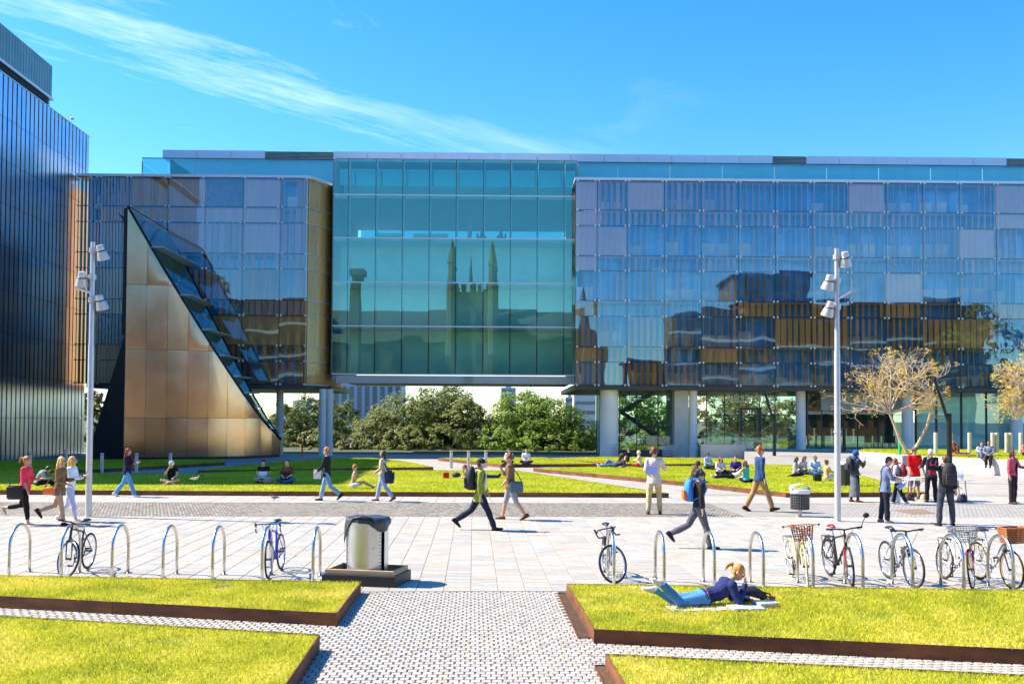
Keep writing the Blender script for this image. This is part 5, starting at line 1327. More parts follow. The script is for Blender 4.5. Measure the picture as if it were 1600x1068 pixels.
    for s in (-1, 1): b.ell(hc + hr_ * .077 * s - hu_ * .005 - hf_ * .01, (.012, .02, .032), 6, 5, HR)
    bm_ = remesh(b, vox, 2, .4)
    # fingers, eyes, mouth join the same mesh after the skin is grown
    e = MB()
    for k in 'RL':
        s = 1 if k == 'R' else -1
        d = J['hd' + k]; wr = J['wr' + k]; a_ = d.cross(V((0, 0, 1))); a_ = a_.normalized() if a_.length > .1 else V((1, 0, 0)); n_ = d.cross(a_)
        for i, (o_, L_) in enumerate(((-.03, .06), (-.01, .075), (.011, .07), (.03, .055))):
            p0 = wr + d * .075 + a_ * o_; p1 = p0 + d * L_ * .45; p2 = p1 + (d * .8 + n_ * .5) * L_ * .35; p3 = p2 + (d * .4 + n_ * .9) * L_ * .3
            e.tube([p0, p1, p2, p3], [.0095, .009, .0085, .007], 6)
        p0 = wr + d * .03 - a_ * .03 * s; e.tube([p0, p0 - a_ * s * .028 + d * .025, p0 - a_ * s * .03 + d * .06 + n_ * .01], [.012, .0105, .008], 6)
    nb = len(e.f); e.cur = 1
    for s in (-1, 1): e.ell(hc + hr_ * .031 * s + hf_ * .086 + hu_ * .012, (.013, .01, .009), 8, 5, HR); e.box(hc + hr_ * .031 * s + hf_ * .089 + hu_ * .033, (.032, .008, .007), HR.to_euler())
    e.cur = 2; e.ell(hc + hf_ * .084 - hu_ * .062, (.024, .01, .008), 8, 5, HR)
    if glasses:
        e.cur = 1
        for s in (-1, 1): e.ell(hc + hr_ * .034 * s + hf_ * .096 + hu_ * .012, (.03, .012, .024), 8, 5, HR); e.tube([hc + hr_ * .06 * s + hf_ * .09 + hu_ * .015, hc + hr_ * .08 * s + hu_ * .015], .006, 5)
    em = e.mesh('x'); bmx = bmesh.new(); bmx.from_mesh(bm_); bmx.from_mesh(em); bmx.to_mesh(bm_); bmx.free(); bpy.data.meshes.remove(em)
    body = fin(bm_, 'body', [M_skin[skin], M_eye, M_lip])
    # clothes
    if top is not None:
        c = MB(); torso(c, .018, t0=-.045 if hem > .03 else .04, t1=.98)
        if hem > .08:
            pel, ch = J['pel'], J['chest']; dn = (pel - ch).normalized(); fw = dn.cross(latp).normalized()
            c.loft([(pel, latp * .19, fw * .14), (pel + dn * hem, latp * (.19 + hem * .12), fw * (.145 + hem * .1))], 14)
        L1, L2 = {'long': (1, .93), 'elbow': (1, .35), 'short': (.55, 0), 'none': (0, 0)}[sleeve]
        for k in 'RL':
            if L1: arm(c, k, .014, L1, L2)
            else: c.ell(J['sh' + k].lerp(J['neck'], .3), (.05, .05, .05), 8, 5)
        fin(remesh(c, vox * 1.05, 2, .5), 'top', cloth(top))
    if bottom is not None:
        c = MB(); torso(c, .012, t0=-.12, t1=.22)
        if leg == 'skirt':
            pel = J['pel']; kz = (J['knR'] + J['knL']) / 2; az = (J['anR'] + J['anL']) / 2
            c.loft([(pel, V((.17, 0, 0)), V((0, .13, 0))), (kz, V((.2, 0, 0)), V((0, .16, 0))), (kz.lerp(az, .75), V((.21, 0, 0)), V((0, .17, 0)))], 14)
        else:
            L1, L2 = {'long': (1, .97), 'short': (.62, 0), 'knee': (1, .08), 'crop': (1, .8), 'mini': (.34, 0)}[leg]
            for k in 'RL': legt(c, k, .014, L1, L2, .012 if leg == 'long' else .0)
        fin(remesh(c, vox * 1.05, 2, .5), 'trousers' if leg in ('long', 'crop') else ('skirt' if leg == 'skirt' else 'shorts'), cloth(bottom))
    if leg == 'skirt':                      # leggings under a long coat
        c = MB()
        for k in 'RL': legt(c, k, .006, 1, .97)
        fin(remesh(c, vox * 1.1, 1, .5), 'leggings', cloth((28, 28, 34)))
    if shoes:
        for k in 'RL':
            an, ft = J['an' + k], J['ft' + k]; fa = ft.cross(V((0, 0, 1))); fa = fa.normalized() if fa.length > .1 else V((1, 0, 0)); fn = fa.cross(ft); c = MB()
            c.loft([(an - ft * .085 - fn * .035, fa * .03, fn * .03), (an - ft * .06 - fn * .025, fa * .04, fn * .05), (an + ft * .01 - fn * .018, fa * .043, fn * .062), (an + ft * .08 - fn * .042, fa * .05, fn * .04), (an + ft * .17 - fn * .055, fa * .043, fn * .027), (an + ft * .195 - fn * .058, fa * .022, fn * .018)], 12)
            so_ = MB(); so_.loft([(an - ft * .09 - fn * .074, fa * .026, fn * .008), (an - ft * .05 - fn * .074, fa * .042, fn * .01), (an + ft * .08 - fn * .074, fa * .053, fn * .01), (an + ft * .185 - fn * .072, fa * .035, fn * .008)], 10)
            s_ = fin(c.mesh('shoe'), 'shoe', cloth(shoes)); fin(so_.mesh('sole'), 'sole', cloth((230, 228, 220) if sum(shoes) > 250 else (40, 38, 36)), True).parent = s_
    # hair or headgear
    style, hcq = hair; h = MB()
    if style not in ('bald',):
        h.ell(hc + hu_ * .042 - hf_ * .022, (.088, .098, .094), 14, 10, HR)
        if style in ('short', 'long', 'bun', 'tail'): h.ell(hc - hf_ * .045 - hu_ * .0, (.08, .06, .085), 12, 8, HR)
        dn = -J['u'] * .55 - V((0, 0, .6))
        if style == 'long':
            p0 = hc - hf_ * .05; secs = []
            for t, wd, dp in ((0, .08, .05), (.12, .088, .05), (.24, .092, .042), (.36, .075, .03), (.43, .04, .02)): secs.append((p0 + dn.normalized() * t - hf_ * (.02 + .02 * sin(t * 6)), hr_ * wd, hf_ * dp))
            h.loft(secs, 12)
            for s in (-1, 1): h.tube([hc + hr_ * .075 * s + hu_ * .05, hc + hr_ * .092 * s - hu_ * .05 + hf_ * .01, hc + hr_ * .09 * s - hu_ * .17 + hf_ * .02, hc + hr_ * .08 * s - hu_ * .24], [.02, .028, .026, .012], 8)
        if style == 'bun': h.ell(hc + hu_ * .09 - hf_ * .1, (.045, .045, .04), 8, 6, HR)
        if style == 'tail': h.tube([hc + hu_ * .05 - hf_ * .1, hc + hu_ * .075 - hf_ * .15, hc + hu_ * .02 - hf_ * .19, hc - hu_ * .08 - hf_ * .19], [.03, .036, .034, .012], 8)
        if style == 'curly':
            rr = random.Random(int(hc.z * 1000) + len(label))
            for _ in range(26):
                d = V((rr.gauss(0, 1), rr.gauss(-.35, .9), rr.gauss(.5, .8))).normalized(); h.ell(hc + HR @ V((d.x * .1, d.y * .1 - .02, d.z * .105 + .03)), (.036,) * 3, 7, 5)
        nm = {'cap': 'cap', 'hat': 'hat', 'turban': 'turban', 'hood': 'hood', 'beanie': 'beanie'}.get(style, 'hair')
        if style in ('cap', 'hat'):
            h = MB(); h.ell(hc + hu_ * .055 - hf_ * .008, (.092, .105, .082), 14, 8, HR)
            h.loft([(hc + hu_ * .05 + hf_ * (.05 if style == 'cap' else 0), hr_ * (.085 if style == 'cap' else .15), hf_ * (.10 if style == 'cap' else .16)), (hc + hu_ * .06 + hf_ * (.05 if style == 'cap' else 0), hr_ * (.08 if style == 'cap' else .14), hf_ * (.095 if style == 'cap' else .15))], 16)
        if style in ('turban', 'hood'):
            h.ell(hc + hu_ * .03 - hf_ * .03, (.11, .115, .12), 14, 10, HR)
            if style == 'hood': h.ell(J['neck'] - hf_ * .05 - V((0, 0, .0)), (.13, .1, .09), 12, 8)
        fin(remesh(h, .012, 2, .4) if style not in ('cap', 'hat') else h.mesh('h'), nm, hairm(hcq) if nm == 'hair' else cloth(hcq))
        if style in ('cap', 'hat'):
            h = MB(); h.ell(hc - hf_ * .035 + hu_ * .0, (.082, .075, .085), 12, 8, HR); fin(h.mesh('h'), 'hair', hairm((60, 42, 30)))
    return P

# ------------------------------------------------------------------ carried things
def bagmat(c): return mat('bag_%02x%02x%02x' % tuple(c), srgb(*c), .7, 0, .15, 8, .3, 30)
def place(o, P, p, rz=0.0, rx=0.0):
    o.matrix_world = P.M @ Matrix.Translation(V(p) * P.k) @ Matrix.Rotation(rz, 4, 'Z') @ Matrix.Rotation(rx, 4, 'X')
def backpack(P, lab, c, c2=None, s=1.0, tilt=0.0):
    J = P.J; nk, ch = J['neck'], J['chest']; fw = J['u'].cross((J['shR'] - J['shL'])).normalized()
    r = empty('backpack', (0, 0, 0), 0, lab, 'backpack', 'backpacks people carry'); place(r, P, (ch + nk) / 2 + V((0, -.235, -.06)), 0, tilt)
    b = MB(); b.loft([(V((0, .02, -.26)), V((.12, 0, 0)), V((0, .07, 0))), (V((0, 0, -.24)), V((.16, 0, 0)), V((0, .10, 0))), (V((0, -.01, 0)), V((.165, 0, 0)), V((0, .11, 0))), (V((0, 0, .16)), V((.14, 0, 0)), V((0, .09, 0))), (V((0, .01, .23)), V((.08, 0, 0)), V((0, .05, 0)))], 16)
    for v_ in range(len(b.v)): b.v[v_] = tuple(V(b.v[v_]) * s)
    b.build('body', bagmat(c), r, True)
    p_ = MB(); p_.bevbox((0, -.11 * s, -.11 * s), (.24 * s, .07 * s, .22 * s), .025); p_.build('pocket', bagmat(c2 or c), r, .8)
    h_ = MB(); h_.tube([(-.04, .02, .22 * s), (-.02, .02, .27 * s), (.02, .02, .27 * s), (.04, .02, .22 * s)], .009, 6); h_.build('handle', bagmat(c), r)
    for sx in (-1, 1):
        s_ = MB(); pts = [(sx * .09, .07, .2), (sx * .11, .16, .235), (sx * .125, .30, .17), (sx * .135, .345, .02), (sx * .15, .27, -.12), (sx * .12, .08, -.2)]
        s_.tube(pts, .016, 6); s_.build('strap', bagmat(c), r)
    return r
def shoulder_bag(P, lab, c, p, size, shoulder, name='shoulder_bag', rz=0.0, strapc=None):
    """bag hanging beside the body at local p, strap to the shoulder"""
    r = empty(name, (0, 0, 0), 0, lab, 'bag', 'bags people carry'); place(r, P, p, rz)
    w_, d_, h_ = size; b = MB(); b.loft([(V((0, 0, -h_ / 2)), V((w_ * .42, 0, 0)), V((0, d_ * .4, 0))), (V((0, 0, -h_ * .4)), V((w_ * .52, 0, 0)), V((0, d_ * .55, 0))), (V((0, 0, h_ * .2)), V((w_ * .5, 0, 0)), V((0, d_ * .5, 0))), (V((0, 0, h_ / 2)), V((w_ * .44, 0, 0)), V((0, d_ * .25, 0)))], 14)
    b.build('body', bagmat(c), r, .9)
    f = MB(); f.bevbox((0, -d_ * .5, h_ * .12), (w_ * .86, .02, h_ * .55), .008); f.build('flap', bagmat(c), r, .8)
    Rz = Matrix.Rotation(-rz, 3, 'Z'); sh = Rz @ (V(shoulder) - V(p)) * P.k
    for sx in (-1, 1):
        s_ = MB(); e_ = V((sx * w_ * .4, 0, h_ * .45)); s_.tube([e_, e_.lerp(sh, .5) + V((sx * .03, 0, 0)), sh], .012, 6); s_.build('strap', bagmat(strapc or c), r)
    return r
def slab_item(P, name, lab, cat, c, p, size, rot=(0, 0, 0), extra=None):
    r = empty(name, (0, 0, 0), 0, lab, cat); r.matrix_world = P.M @ Matrix.Translation(V(p) * P.k) @ Euler(rot).to_matrix().to_4x4()
    MB().bevbox((0, 0, 0), size, min(size) * .3).build('cover', bagmat(c), r)
    if extra: MB().box((0, -size[1] / 2 - .002, 0), (size[0] * .88, .003, size[2] * .88)).build('sheet', bagmat(extra), r)
    return r
def laptop(P, lab, c, p, rz=0.0, tilt=.25):
    r = empty('laptop', (0, 0, 0), 0, lab, 'laptop', 'open laptops on the lawn'); place(r, P, p, rz)
    MB().bevbox((0, 0, 0), (.34, .24, .02), .006).build('keyboard', bagmat(c), r)
    s = MB(); s.bevbox((0, 0, .12), (.34, .014, .24), .005); q = s.build('screen', bagmat(c), r); q.location = (0, .12, .01); q.rotation_euler = (-tilt, 0, 0)
    return r
# ------------------------------------------------------------------ who is where
HT = lambda px, y0, y1: max(1.5, min(1.92, (y1 - y0) / PPM(G(px, y1))))
WALK, SITG = 'people walking or standing on the plaza', 'people sitting on the lawns'
BL, BR, DK, GI = (205, 165, 95), (110, 75, 45), (45, 32, 26), (170, 95, 40)
# left: three women
P = person('woman in pink top and black leggings with big black tote', (38, 820), 90, walk(12, -18, 62, (4, 8, 22, 0), (8, 10, 88, 14), 3, look=(0, -5)), (232, 70, 95), (30, 28, 32), ('tail', (165, 115, 60)), None, 'tan', 1.70, fem=True, sleeve='elbow', leg='crop', group=WALK)
shoulder_bag(P, 'big black tote on the woman in pink', (25, 25, 32), (.28, -.12, .86), (.40, .16, .34), (.17, 0, 1.42), 'tote_bag', radians(90))
P = person('blonde woman in tan jacket and denim shorts with orange bag', (92, 821), 90, walk(14, -20, 52, (2, 8, 70, 12), (6, 8, 88, 14), 3, look=(0, -8)), (128, 98, 66), (150, 175, 200), ('long', BL), (60, 40, 35), 'tan', 1.70, fem=True, leg='mini', group=WALK, hem=.16, glasses=True)
shoulder_bag(P, 'orange handbag of the woman in tan jacket', (225, 100, 60), (.27, -.16, .90), (.26, .10, .17), (.17, 0, 1.42), 'handbag', radians(90), (120, 60, 40))
P = person('blonde woman all in white with sunglasses and phone', (109, 815.5), 90, walk(16, -14, 18, (12, 6, 92, 14), (14, 6, 96, 14), 3, look=(0, -6)), (236, 238, 244), (196, 204, 232), ('long', (215, 160, 80)), (225, 220, 215), 'light', 1.68, fem=True, leg='crop', group=WALK, glasses=True)
slab_item(P, 'phone', 'phone held by the blonde woman in white', 'phone', (20, 20, 22), (.02, .36, 1.22), (.07, .012, .14), (.9, 0, 0))
P = person('hunched person in grey top sitting on the lawn edge', (58, 766), 70, custom((0, 0, .29), (0, .1, .58), (0, .24, .72), (0, .35, .80), ((.1, .44, .34), (-.1, .44, .32)), ((.12, .66, .08), (-.1, .78, .08)), ((.24, .26, .46), (-.24, .26, .46)), ((.06, .42, .48), (-.06, .42, .48)), (0, -45), ((0, 1, .2), (0, 1, .2))), (150, 155, 165), (22, 22, 26), ('long', DK), (235, 235, 235), 'light', 1.70, fem=True, group=SITG, vox=.017)
P = person('red haired woman in navy jacket and jeans with phone', (198, 776.5), 90, walk(24, -24, 14, (8, 6, 100, 16), (10, 6, 104, 16), 1, look=(0, -12)), (32, 38, 58), (95, 150, 195), ('long', (130, 50, 35)), (225, 222, 215), 'light', 1.68, fem=True, group=WALK, hem=.1)
slab_item(P, 'phone', 'phone held by the red haired woman in navy', 'phone', (235, 235, 235), (.0, .34, 1.24), (.07, .012, .14), (.9, 0, 0))
sc_ = MB(); sc_.tube([(.0, .10, 1.42), (-.02, .15, 1.3), (.0, .17, 1.1), (.02, .16, .96)], [.05, .055, .045, .03], 8)
q = sc_.build('scarf', cloth((140, 30, 40)), P.root, True)
P = person('woman in black tee and white headband sitting cross-legged', (268, 756), 172, sit_cross(.04, (12, -4), ((.04, .26, .70), (-.14, .34, .28))), (22, 22, 26), (196, 160, 130), ('turban', (225, 222, 220)), None, 'light', 1.70, z=.16, fem=True, sleeve='short', leg='short', group=SITG, vox=.017)
P = person('man with white laptop sitting on the lawn', (412, 754), 176, sit_cross(.05, (-5, -22)), (40, 32, 36), (150, 130, 115), ('short', DK), (60, 50, 45), 'light', 1.74, z=.16, sleeve='short', leg='short', group=SITG, vox=.017)
laptop(P, 'white laptop on the lap of the seated man', (225, 225, 230), (0, .38, .22), pi)
bg_ = MB(); bg_.ell((0, 0, .14), (.2, .15, .15), 12, 8); q = bg_.build('rucksack', bagmat((150, 142, 135)), None, True); q.location = G(419, 756, .155); tag(q, 'pale patterned bag in front of the man with white laptop', 'bag', 'bags lying on the lawns')
P = person('smiling man in brown shirt with black laptop on the lawn', (449, 755), 180, sit_cross(.02, (6, 4)), (120, 78, 48), (70, 110, 150), ('short', DK), (60, 50, 45), 'light', 1.76, z=.16, sleeve='elbow', group=SITG, vox=.017)
laptop(P, 'black laptop on the lap of the man in brown', (24, 20, 22), (.05, .42, .2), pi, .3)
P = person('ginger curly haired person in dark jacket walking with papers', (510, 783), -82, walk(18, -22, 30, (15, 6, 25, 4), (18, 6, 30, 4), 0), (38, 48, 48), (140, 170, 200), ('curly', (165, 105, 55)), (50, 42, 40), 'light', 1.74, group=WALK, hem=.12)
slab_item(P, 'papers', 'white papers carried by the ginger haired person', 'papers', (235, 228, 230), (-.18, .26, .90), (.02, .24, .30), (0, 0, .1))
P = person('shirtless boy in white shorts looking at his hands', (551, 763), 88, sit_front(.06, (0, -35), .10, ((.05, .34, .50), (-.05, .34, .50))), None, (215, 218, 228), ('short', (150, 95, 45)), None, 'tan', 1.66, z=.16, sleeve='none', leg='short', group=SITG, vox=.017)
P = person('woman in floral top and pale jeans with long dark hair', (597, 783.5), -85, walk(16, -18, 20, (5, 8, 40, 4), (8, 8, 45, 4), -2, look=(0, 6)), (205, 190, 160), (165, 180, 210), ('long', (60, 35, 28)), (120, 70, 60), 'light', 1.66, fem=True, group=WALK, glasses=True)
shoulder_bag(P, 'navy jacket bag slung on the woman in floral top', (30, 42, 80), (-.10, -.26, .86), (.20, .30, .42), (-.15, -.05, 1.38), 'shoulder_bag', 0)
bg_ = MB(); bg_.bevbox((0, 0, .13), (.26, .2, .26), .06); bg_.tube([(-.1, 0, .26), (0, 0, .33), (.1, 0, .26)], .012, 6); q = bg_.build('red_bag', bagmat((190, 25, 35)), None, .8); q.location = G(697, 747, .155); tag(q, 'red and black bag beside the lying reader in blue', 'bag', 'bags lying on the lawns')
bg_ = MB(); bg_.ell((0, 0, .12), (.2, .16, .13), 12, 8); q = bg_.build('rucksack', bagmat((40, 48, 80)), None, True); q.location = G(713, 746, .155); tag(q, 'navy bag between red bag and lying reader', 'bag', 'bags lying on the lawns')
P = person('person in blue shirt lying on the lawn facing the camera', (748, 747), -100, prone((20, -25), .0), (40, 90, 190), (40, 50, 75), ('short', (130, 75, 40)), (30, 30, 34), 'light', 1.76, z=.16, sleeve='short', group=SITG, vox=.017)
# centre
P = person('man in cap and green cardigan striding with black backpack', (750, 829), 90, walk(26, -30, 26, (-8, 6, 14, 0), (10, 6, 20, 0), 1), (138, 150, 62), (38, 42, 62), ('cap', (48, 46, 48)), (40, 38, 40), 'light', HT(755, 715, 829) * 1.01, group=WALK, hem=.2)
ts = MB(); ts.loft([(V((0, .10, .98)), V((.08, 0, 0)), V((0, .05, 0))), (V((0, .115, 1.15)), V((.075, 0, 0)), V((0, .05, 0))), (V((0, .105, 1.38)), V((.07, 0, 0)), V((0, .05, 0)))], 12); ts.build('undershirt', cloth((228, 222, 205)), P.root, True)
backpack(P, 'bulky black backpack on the man in green cardigan', (32, 33, 36), (45, 46, 50), 1.15)
P = person('man in brown tee and grey shorts with slate shoulder bag', (797, 812.5), -88, walk(16, -22, 12, (25, 8, 125, 16), (2, 8, 40, 8), 2), (120, 92, 72), (150, 150, 165), ('curly', (105, 72, 42)), (120, 60, 50), 'tan', HT(797, 709, 812), sleeve='elbow', leg='knee', group=WALK, hem=.1)
shoulder_bag(P, 'slate blue shoulder bag of the man in brown tee', (70, 100, 115), (-.24, -.16, .90), (.36, .14, .30), (.15, 0, 1.45), 'shoulder_bag', radians(-90), (40, 48, 55))
P = person('dark haired person in white sitting under the trees', (796, 725), 200, sit_cross(.03), (225, 220, 215), (50, 50, 56), ('bun', DK), (40, 40, 44), 'light', 1.7, z=.16, fem=True, group=SITG, vox=.02)
P = person('woman in white tee and sunglasses sitting under the trees', (822, 725), 180, sit_cross(.02), (228, 232, 238), (45, 48, 60), ('short', (90, 55, 35)), (40, 40, 44), 'light', 1.7, z=.16, fem=True, sleeve='short', glasses=True, group=SITG, vox=.02)
# lying group in front of the column
person('person in jeans reclining with feet to the left', (962, 730), -80, recline((30, 10)), (70, 62, 80), (75, 110, 155), ('short', (80, 50, 35)), (225, 220, 215), 'light', 1.76, z=.16, group=SITG, vox=.02)
person('person in black leaning back behind the jeans wearer', (980, 722), -60, sit_knees(-.05), (25, 24, 28), (110, 90, 100), ('short', (85, 50, 40)), (50, 45, 45), 'light', 1.7, z=.16, group=SITG, vox=.02)
person('woman in cream top and red trousers sitting on the lawn', (1000, 730), -75, sit_side((20, -5)), (225, 200, 170), (140, 30, 45), ('turban', (225, 205, 165)), (200, 150, 130), 'light', 1.68, z=.16, fem=True, group=SITG, vox=.02)
P = person('man in cream jumper seen from behind holding a folder', (1022, 803), 8, stand((3, 6, 3), (-3, 6, 3), (20, 25, 128, 30), (-12, 12, 75, 35), 1, 0, (25, 5)), (215, 205, 196), (205, 180, 135), ('curly', (100, 62, 38)), (90, 85, 75), 'light', HT(1022, 702, 803), group=WALK, hem=.14)
slab_item(P, 'folder', 'pale blue folder behind the man in cream jumper', 'folder', (205, 170, 190), (-.08, -.20, 1.20), (.34, .02, .26), (0, .1, 0), (150, 170, 225))
P = person('person in brown hoodie sitting with hood up', (1081, 754), 80, sit_knees(.12, (10, 0)), (72, 55, 48), (70, 60, 55), ('hood', (78, 60, 52)), (60, 50, 45), 'light', 1.72, z=.16, group=SITG, vox=.018)
person('red haired woman facing the circle in lilac top', (1124, 743), 165, sit_cross(.04), (200, 190, 205), (60, 60, 70), ('long', (120, 55, 35)), (60, 50, 45), 'light', 1.68, z=.16, fem=True, group=SITG, vox=.018)
person('person in pale blue at the back of the circle', (1104, 733), 150, sit_cross(.04), (170, 190, 225), (60, 66, 80), ('short', DK), (60, 50, 45), 'brown', 1.7, z=.16, group=SITG, vox=.02)
person('person lying back with black trousers and raised knees', (1146, 748), -80, recline((0, 20)), (205, 200, 205), (28, 28, 32), ('short', (70, 48, 36)), (220, 200, 170), 'light', 1.74, z=.16, group=SITG, vox=.018)
person('person in purple top sitting at the circle', (1150, 742), 200, sit_cross(.05), (60, 55, 130), (40, 42, 55), ('short', DK), (60, 50, 45), 'light', 1.72, z=.16, group=SITG, vox=.018)
person('woman in turquoise top with long brown hair seen from behind', (1166, 754), -40, sit_side((0, -8)), (70, 185, 180), (24, 24, 28), ('long', (115, 70, 40)), (24, 24, 28), 'tan', 1.70, z=.16, fem=True, sleeve='none', group=SITG, vox=.017)
P = person('man in black hoodie and grey jeans striding past racks', (1092, 858), 90, walk(18, -30, 34, (-4, 5, 10, 0), (8, 5, 10, 0), 2), (48, 46, 50), (92, 92, 102), ('curly', (38, 34, 34)), (40, 48, 78), 'light', HT(1098, 733, 858), group=WALK, glasses=True)
backpack(P, 'blue and orange backpack on the man in black hoodie', (45, 130, 205), (235, 100, 40), .95)
P = person('ginger man in denim shirt and khaki trousers walking', (1187, 799), 84, walk(24, -20, 8, (-4, 8, 14, 0), (14, 8, 14, 0), 1), (48, 78, 115), (178, 138, 92), ('curly', GI), (75, 45, 35), 'light', HT(1187, 697, 799), group=WALK, hem=.1)
# right of centre, sitting
person('woman in lilac top bending forward on the lawn', (1250, 741), 160, sit_cross(.12, (0, -35)), (205, 180, 200), (60, 60, 70), ('long', (105, 60, 40)), (60, 50, 45), 'light', 1.7, z=.16, fem=True, group=SITG, vox=.018)
person('dark haired woman in grey top sitting with black trousers', (1242, 744), 120, sit_side((-20, -20)), (165, 170, 165), (24, 24, 28), ('long', (70, 42, 32)), (24, 24, 28), 'light', 1.68, z=.16, fem=True, group=SITG, vox=.018)
person('person in light blue shirt sitting by the black bag', (1273, 742), 190, sit_cross(.06), (150, 180, 225), (90, 120, 160), ('short', DK), (60, 50, 45), 'brown', 1.72, z=.16, group=SITG, vox=.018)
person('bare shouldered person with bun sitting beside the black bag', (1291, 751), 85, sit_front(.02, (-10, -6), .06), (215, 170, 130), (225, 225, 225), ('bun', (120, 75, 40)), None, 'tan', 1.68, z=.16, fem=True, sleeve='none', group=SITG, vox=.018)
bg_ = MB(); bg_.bevbox((0, 0, .16), (.34, .24, .32), .08); q = bg_.build('rucksack', bagmat((26, 26, 28)), None, .8); q.location = G(1277, 752, .155); tag(q, 'black bag between the pale blue and bare shouldered sitters', 'bag', 'bags lying on the lawns')
P = person('person in blue turban and long grey coat with backpack', (1336, 784.5), 80, stand((4, 3, 4), (-4, 3, 2), (35, 10, 128, 12), (10, 10, 40, 5), 2, 6, (10, -8)), (70, 74, 84), (96, 98, 104), ('turban', (35, 90, 150)), (150, 90, 60), 'light', HT(1336, 705, 784), leg='skirt', group=WALK, fem=True)
backpack(P, 'dark grey backpack on the person in blue turban', (45, 46, 50), None, .9)
sc_ = MB(); sc_.ell((0, .02, 1.44), (.15, .14, .10), 12, 8); sc_.build('scarf', cloth((35, 90, 150)), P.root, True)
# stall group
P = person('man in grey blue tee and dark jeans reading a leaflet', (1383, 817), 100, stand((3, 4, 2), (-4, 4, 4), (18, 8, 70, 10), (22, 8, 72, 14), 3, 14, (0, -28)), (112, 122, 152), (36, 36, 50), ('short', (75, 45, 35)), (150, 145, 140), 'light', HT(1383, 715, 817), sleeve='elbow', group=WALK, hem=.14)
slab_item(P, 'leaflet', 'open leaflet in the hands of the man in grey blue', 'leaflet', (232, 226, 228), (-.02, .44, 1.02), (.36, .015, .26), (-.9, .2, 0))
P = person('woman in black and white striped top with red backpack', (1403, 788), -60, stand((14, 4, 4), (-14, 4, 14), (14, 8, 50, 5), (10, 8, 40, 5), 4, 10, (0, -20)), (222, 220, 218), (26, 26, 30), ('long', (120, 75, 45)), (150, 145, 175), 'light', HT(1400, 716, 788), fem=True, group=WALK, hem=.12)
for k in range(9):
    zz_ = .93 + k * .06; sb = MB(); sb.loft([(V((0, .02, zz_)), V((.188 - .002 * abs(k - 4), 0, 0)), V((0, .142, 0))), (V((0, .02, zz_ + .022)), V((.188 - .002 * abs(k - 4), 0, 0)), V((0, .142, 0)))], 16, cap=False); sb.build('stripe', cloth((30, 30, 34)), P.root, True).scale = (P.k,) * 3
backpack(P, 'dark red backpack on the woman in stripes', (140, 30, 48), (110, 25, 38), .85)
pb2 = MB(); pb2.loft([(V((0, 0, .0)), V((.13, 0, 0)), V((0, .08, 0))), (V((0, 0, .1)), V((.18, 0, 0)), V((0, .12, 0))), (V((.02, 0, .3)), V((.14, 0, 0)), V((0, .08, 0))), (V((0, 0, .42)), V((.05, 0, 0)), V((0, .03, 0))), (V((0, 0, .55)), V((.02, 0, 0)), V((0, .02, 0)))], 12)
q = pb2.build('plastic_bag', mat('bag_white', (.75, .75, .76), .35, 0, .06, 6, .5, 12), None, True); q.location = G(1399, 786); tag(q, 'white plastic carrier bag beside the striped woman', 'bag')
P = person('man in bright red tee and hat behind the table', (1429, 780), 178, stand((2, 6, 2), (-2, 6, 2), (12, 10, 15, 0), (12, 10, 15, 0), 1), (215, 20, 28), (110, 112, 122), ('hat', (105, 95, 85)), (60, 60, 70), 'tan', HT(1429, 700, 780), sleeve='elbow', leg='knee', group=WALK, hem=.16)
P = person('white haired person in dark clothes with red sling bag', (1455, 785), 10, stand((2, 5, 2), (-2, 5, 2), (25, 10, 60, 5), (25, 10, 60, 5), 3), (45, 46, 58), (26, 26, 30), ('short', (222, 218, 212)), (26, 26, 30), 'light', HT(1455, 703, 785), group=WALK, hem=.14)
shoulder_bag(P, 'dark red sling bag of the white haired person', (165, 30, 50), (-.02, -.22, 1.12), (.24, .10, .36), (.14, .0, 1.46), 'sling_bag')
P = person('man in black jacket with backpack and hand on head', (1478, 822), 4, stand((4, 9, 2), (-3, 9, 2), (-5, 10, 10, 0), (60, 95, 125, 30), 0, 0, (0, 0)), (46, 47, 54), (62, 66, 78), ('short', (115, 80, 55)), (40, 36, 36), 'light', HT(1478, 713, 822), group=WALK, hem=.12)
backpack(P, 'large black backpack on the man in black jacket', (34, 34, 38), (44, 44, 48), 1.15)
P = person('woman in pink cardigan and dark trousers at the right', (1583, 787), 150, stand((4, 8, 2), (-4, 10, 2), (-5, 10, 20, 0), (10, 30, 80, 25), 0, 0, (-20, 6)), (205, 92, 108), (48, 34, 46), ('long', (85, 45, 35)), (70, 64, 58), 'light', HT(1583, 704, 787), fem=True, group=WALK, hem=.08)
ts = MB(); ts.loft([(V((0, .105, .98)), V((.05, 0, 0)), V((0, .05, 0))), (V((0, .125, 1.2)), V((.045, 0, 0)), V((0, .04, 0))), (V((0, .115, 1.38)), V((.05, 0, 0)), V((0, .04, 0)))], 12); ts.build('undershirt', cloth((40, 28, 36)), P.root, True)
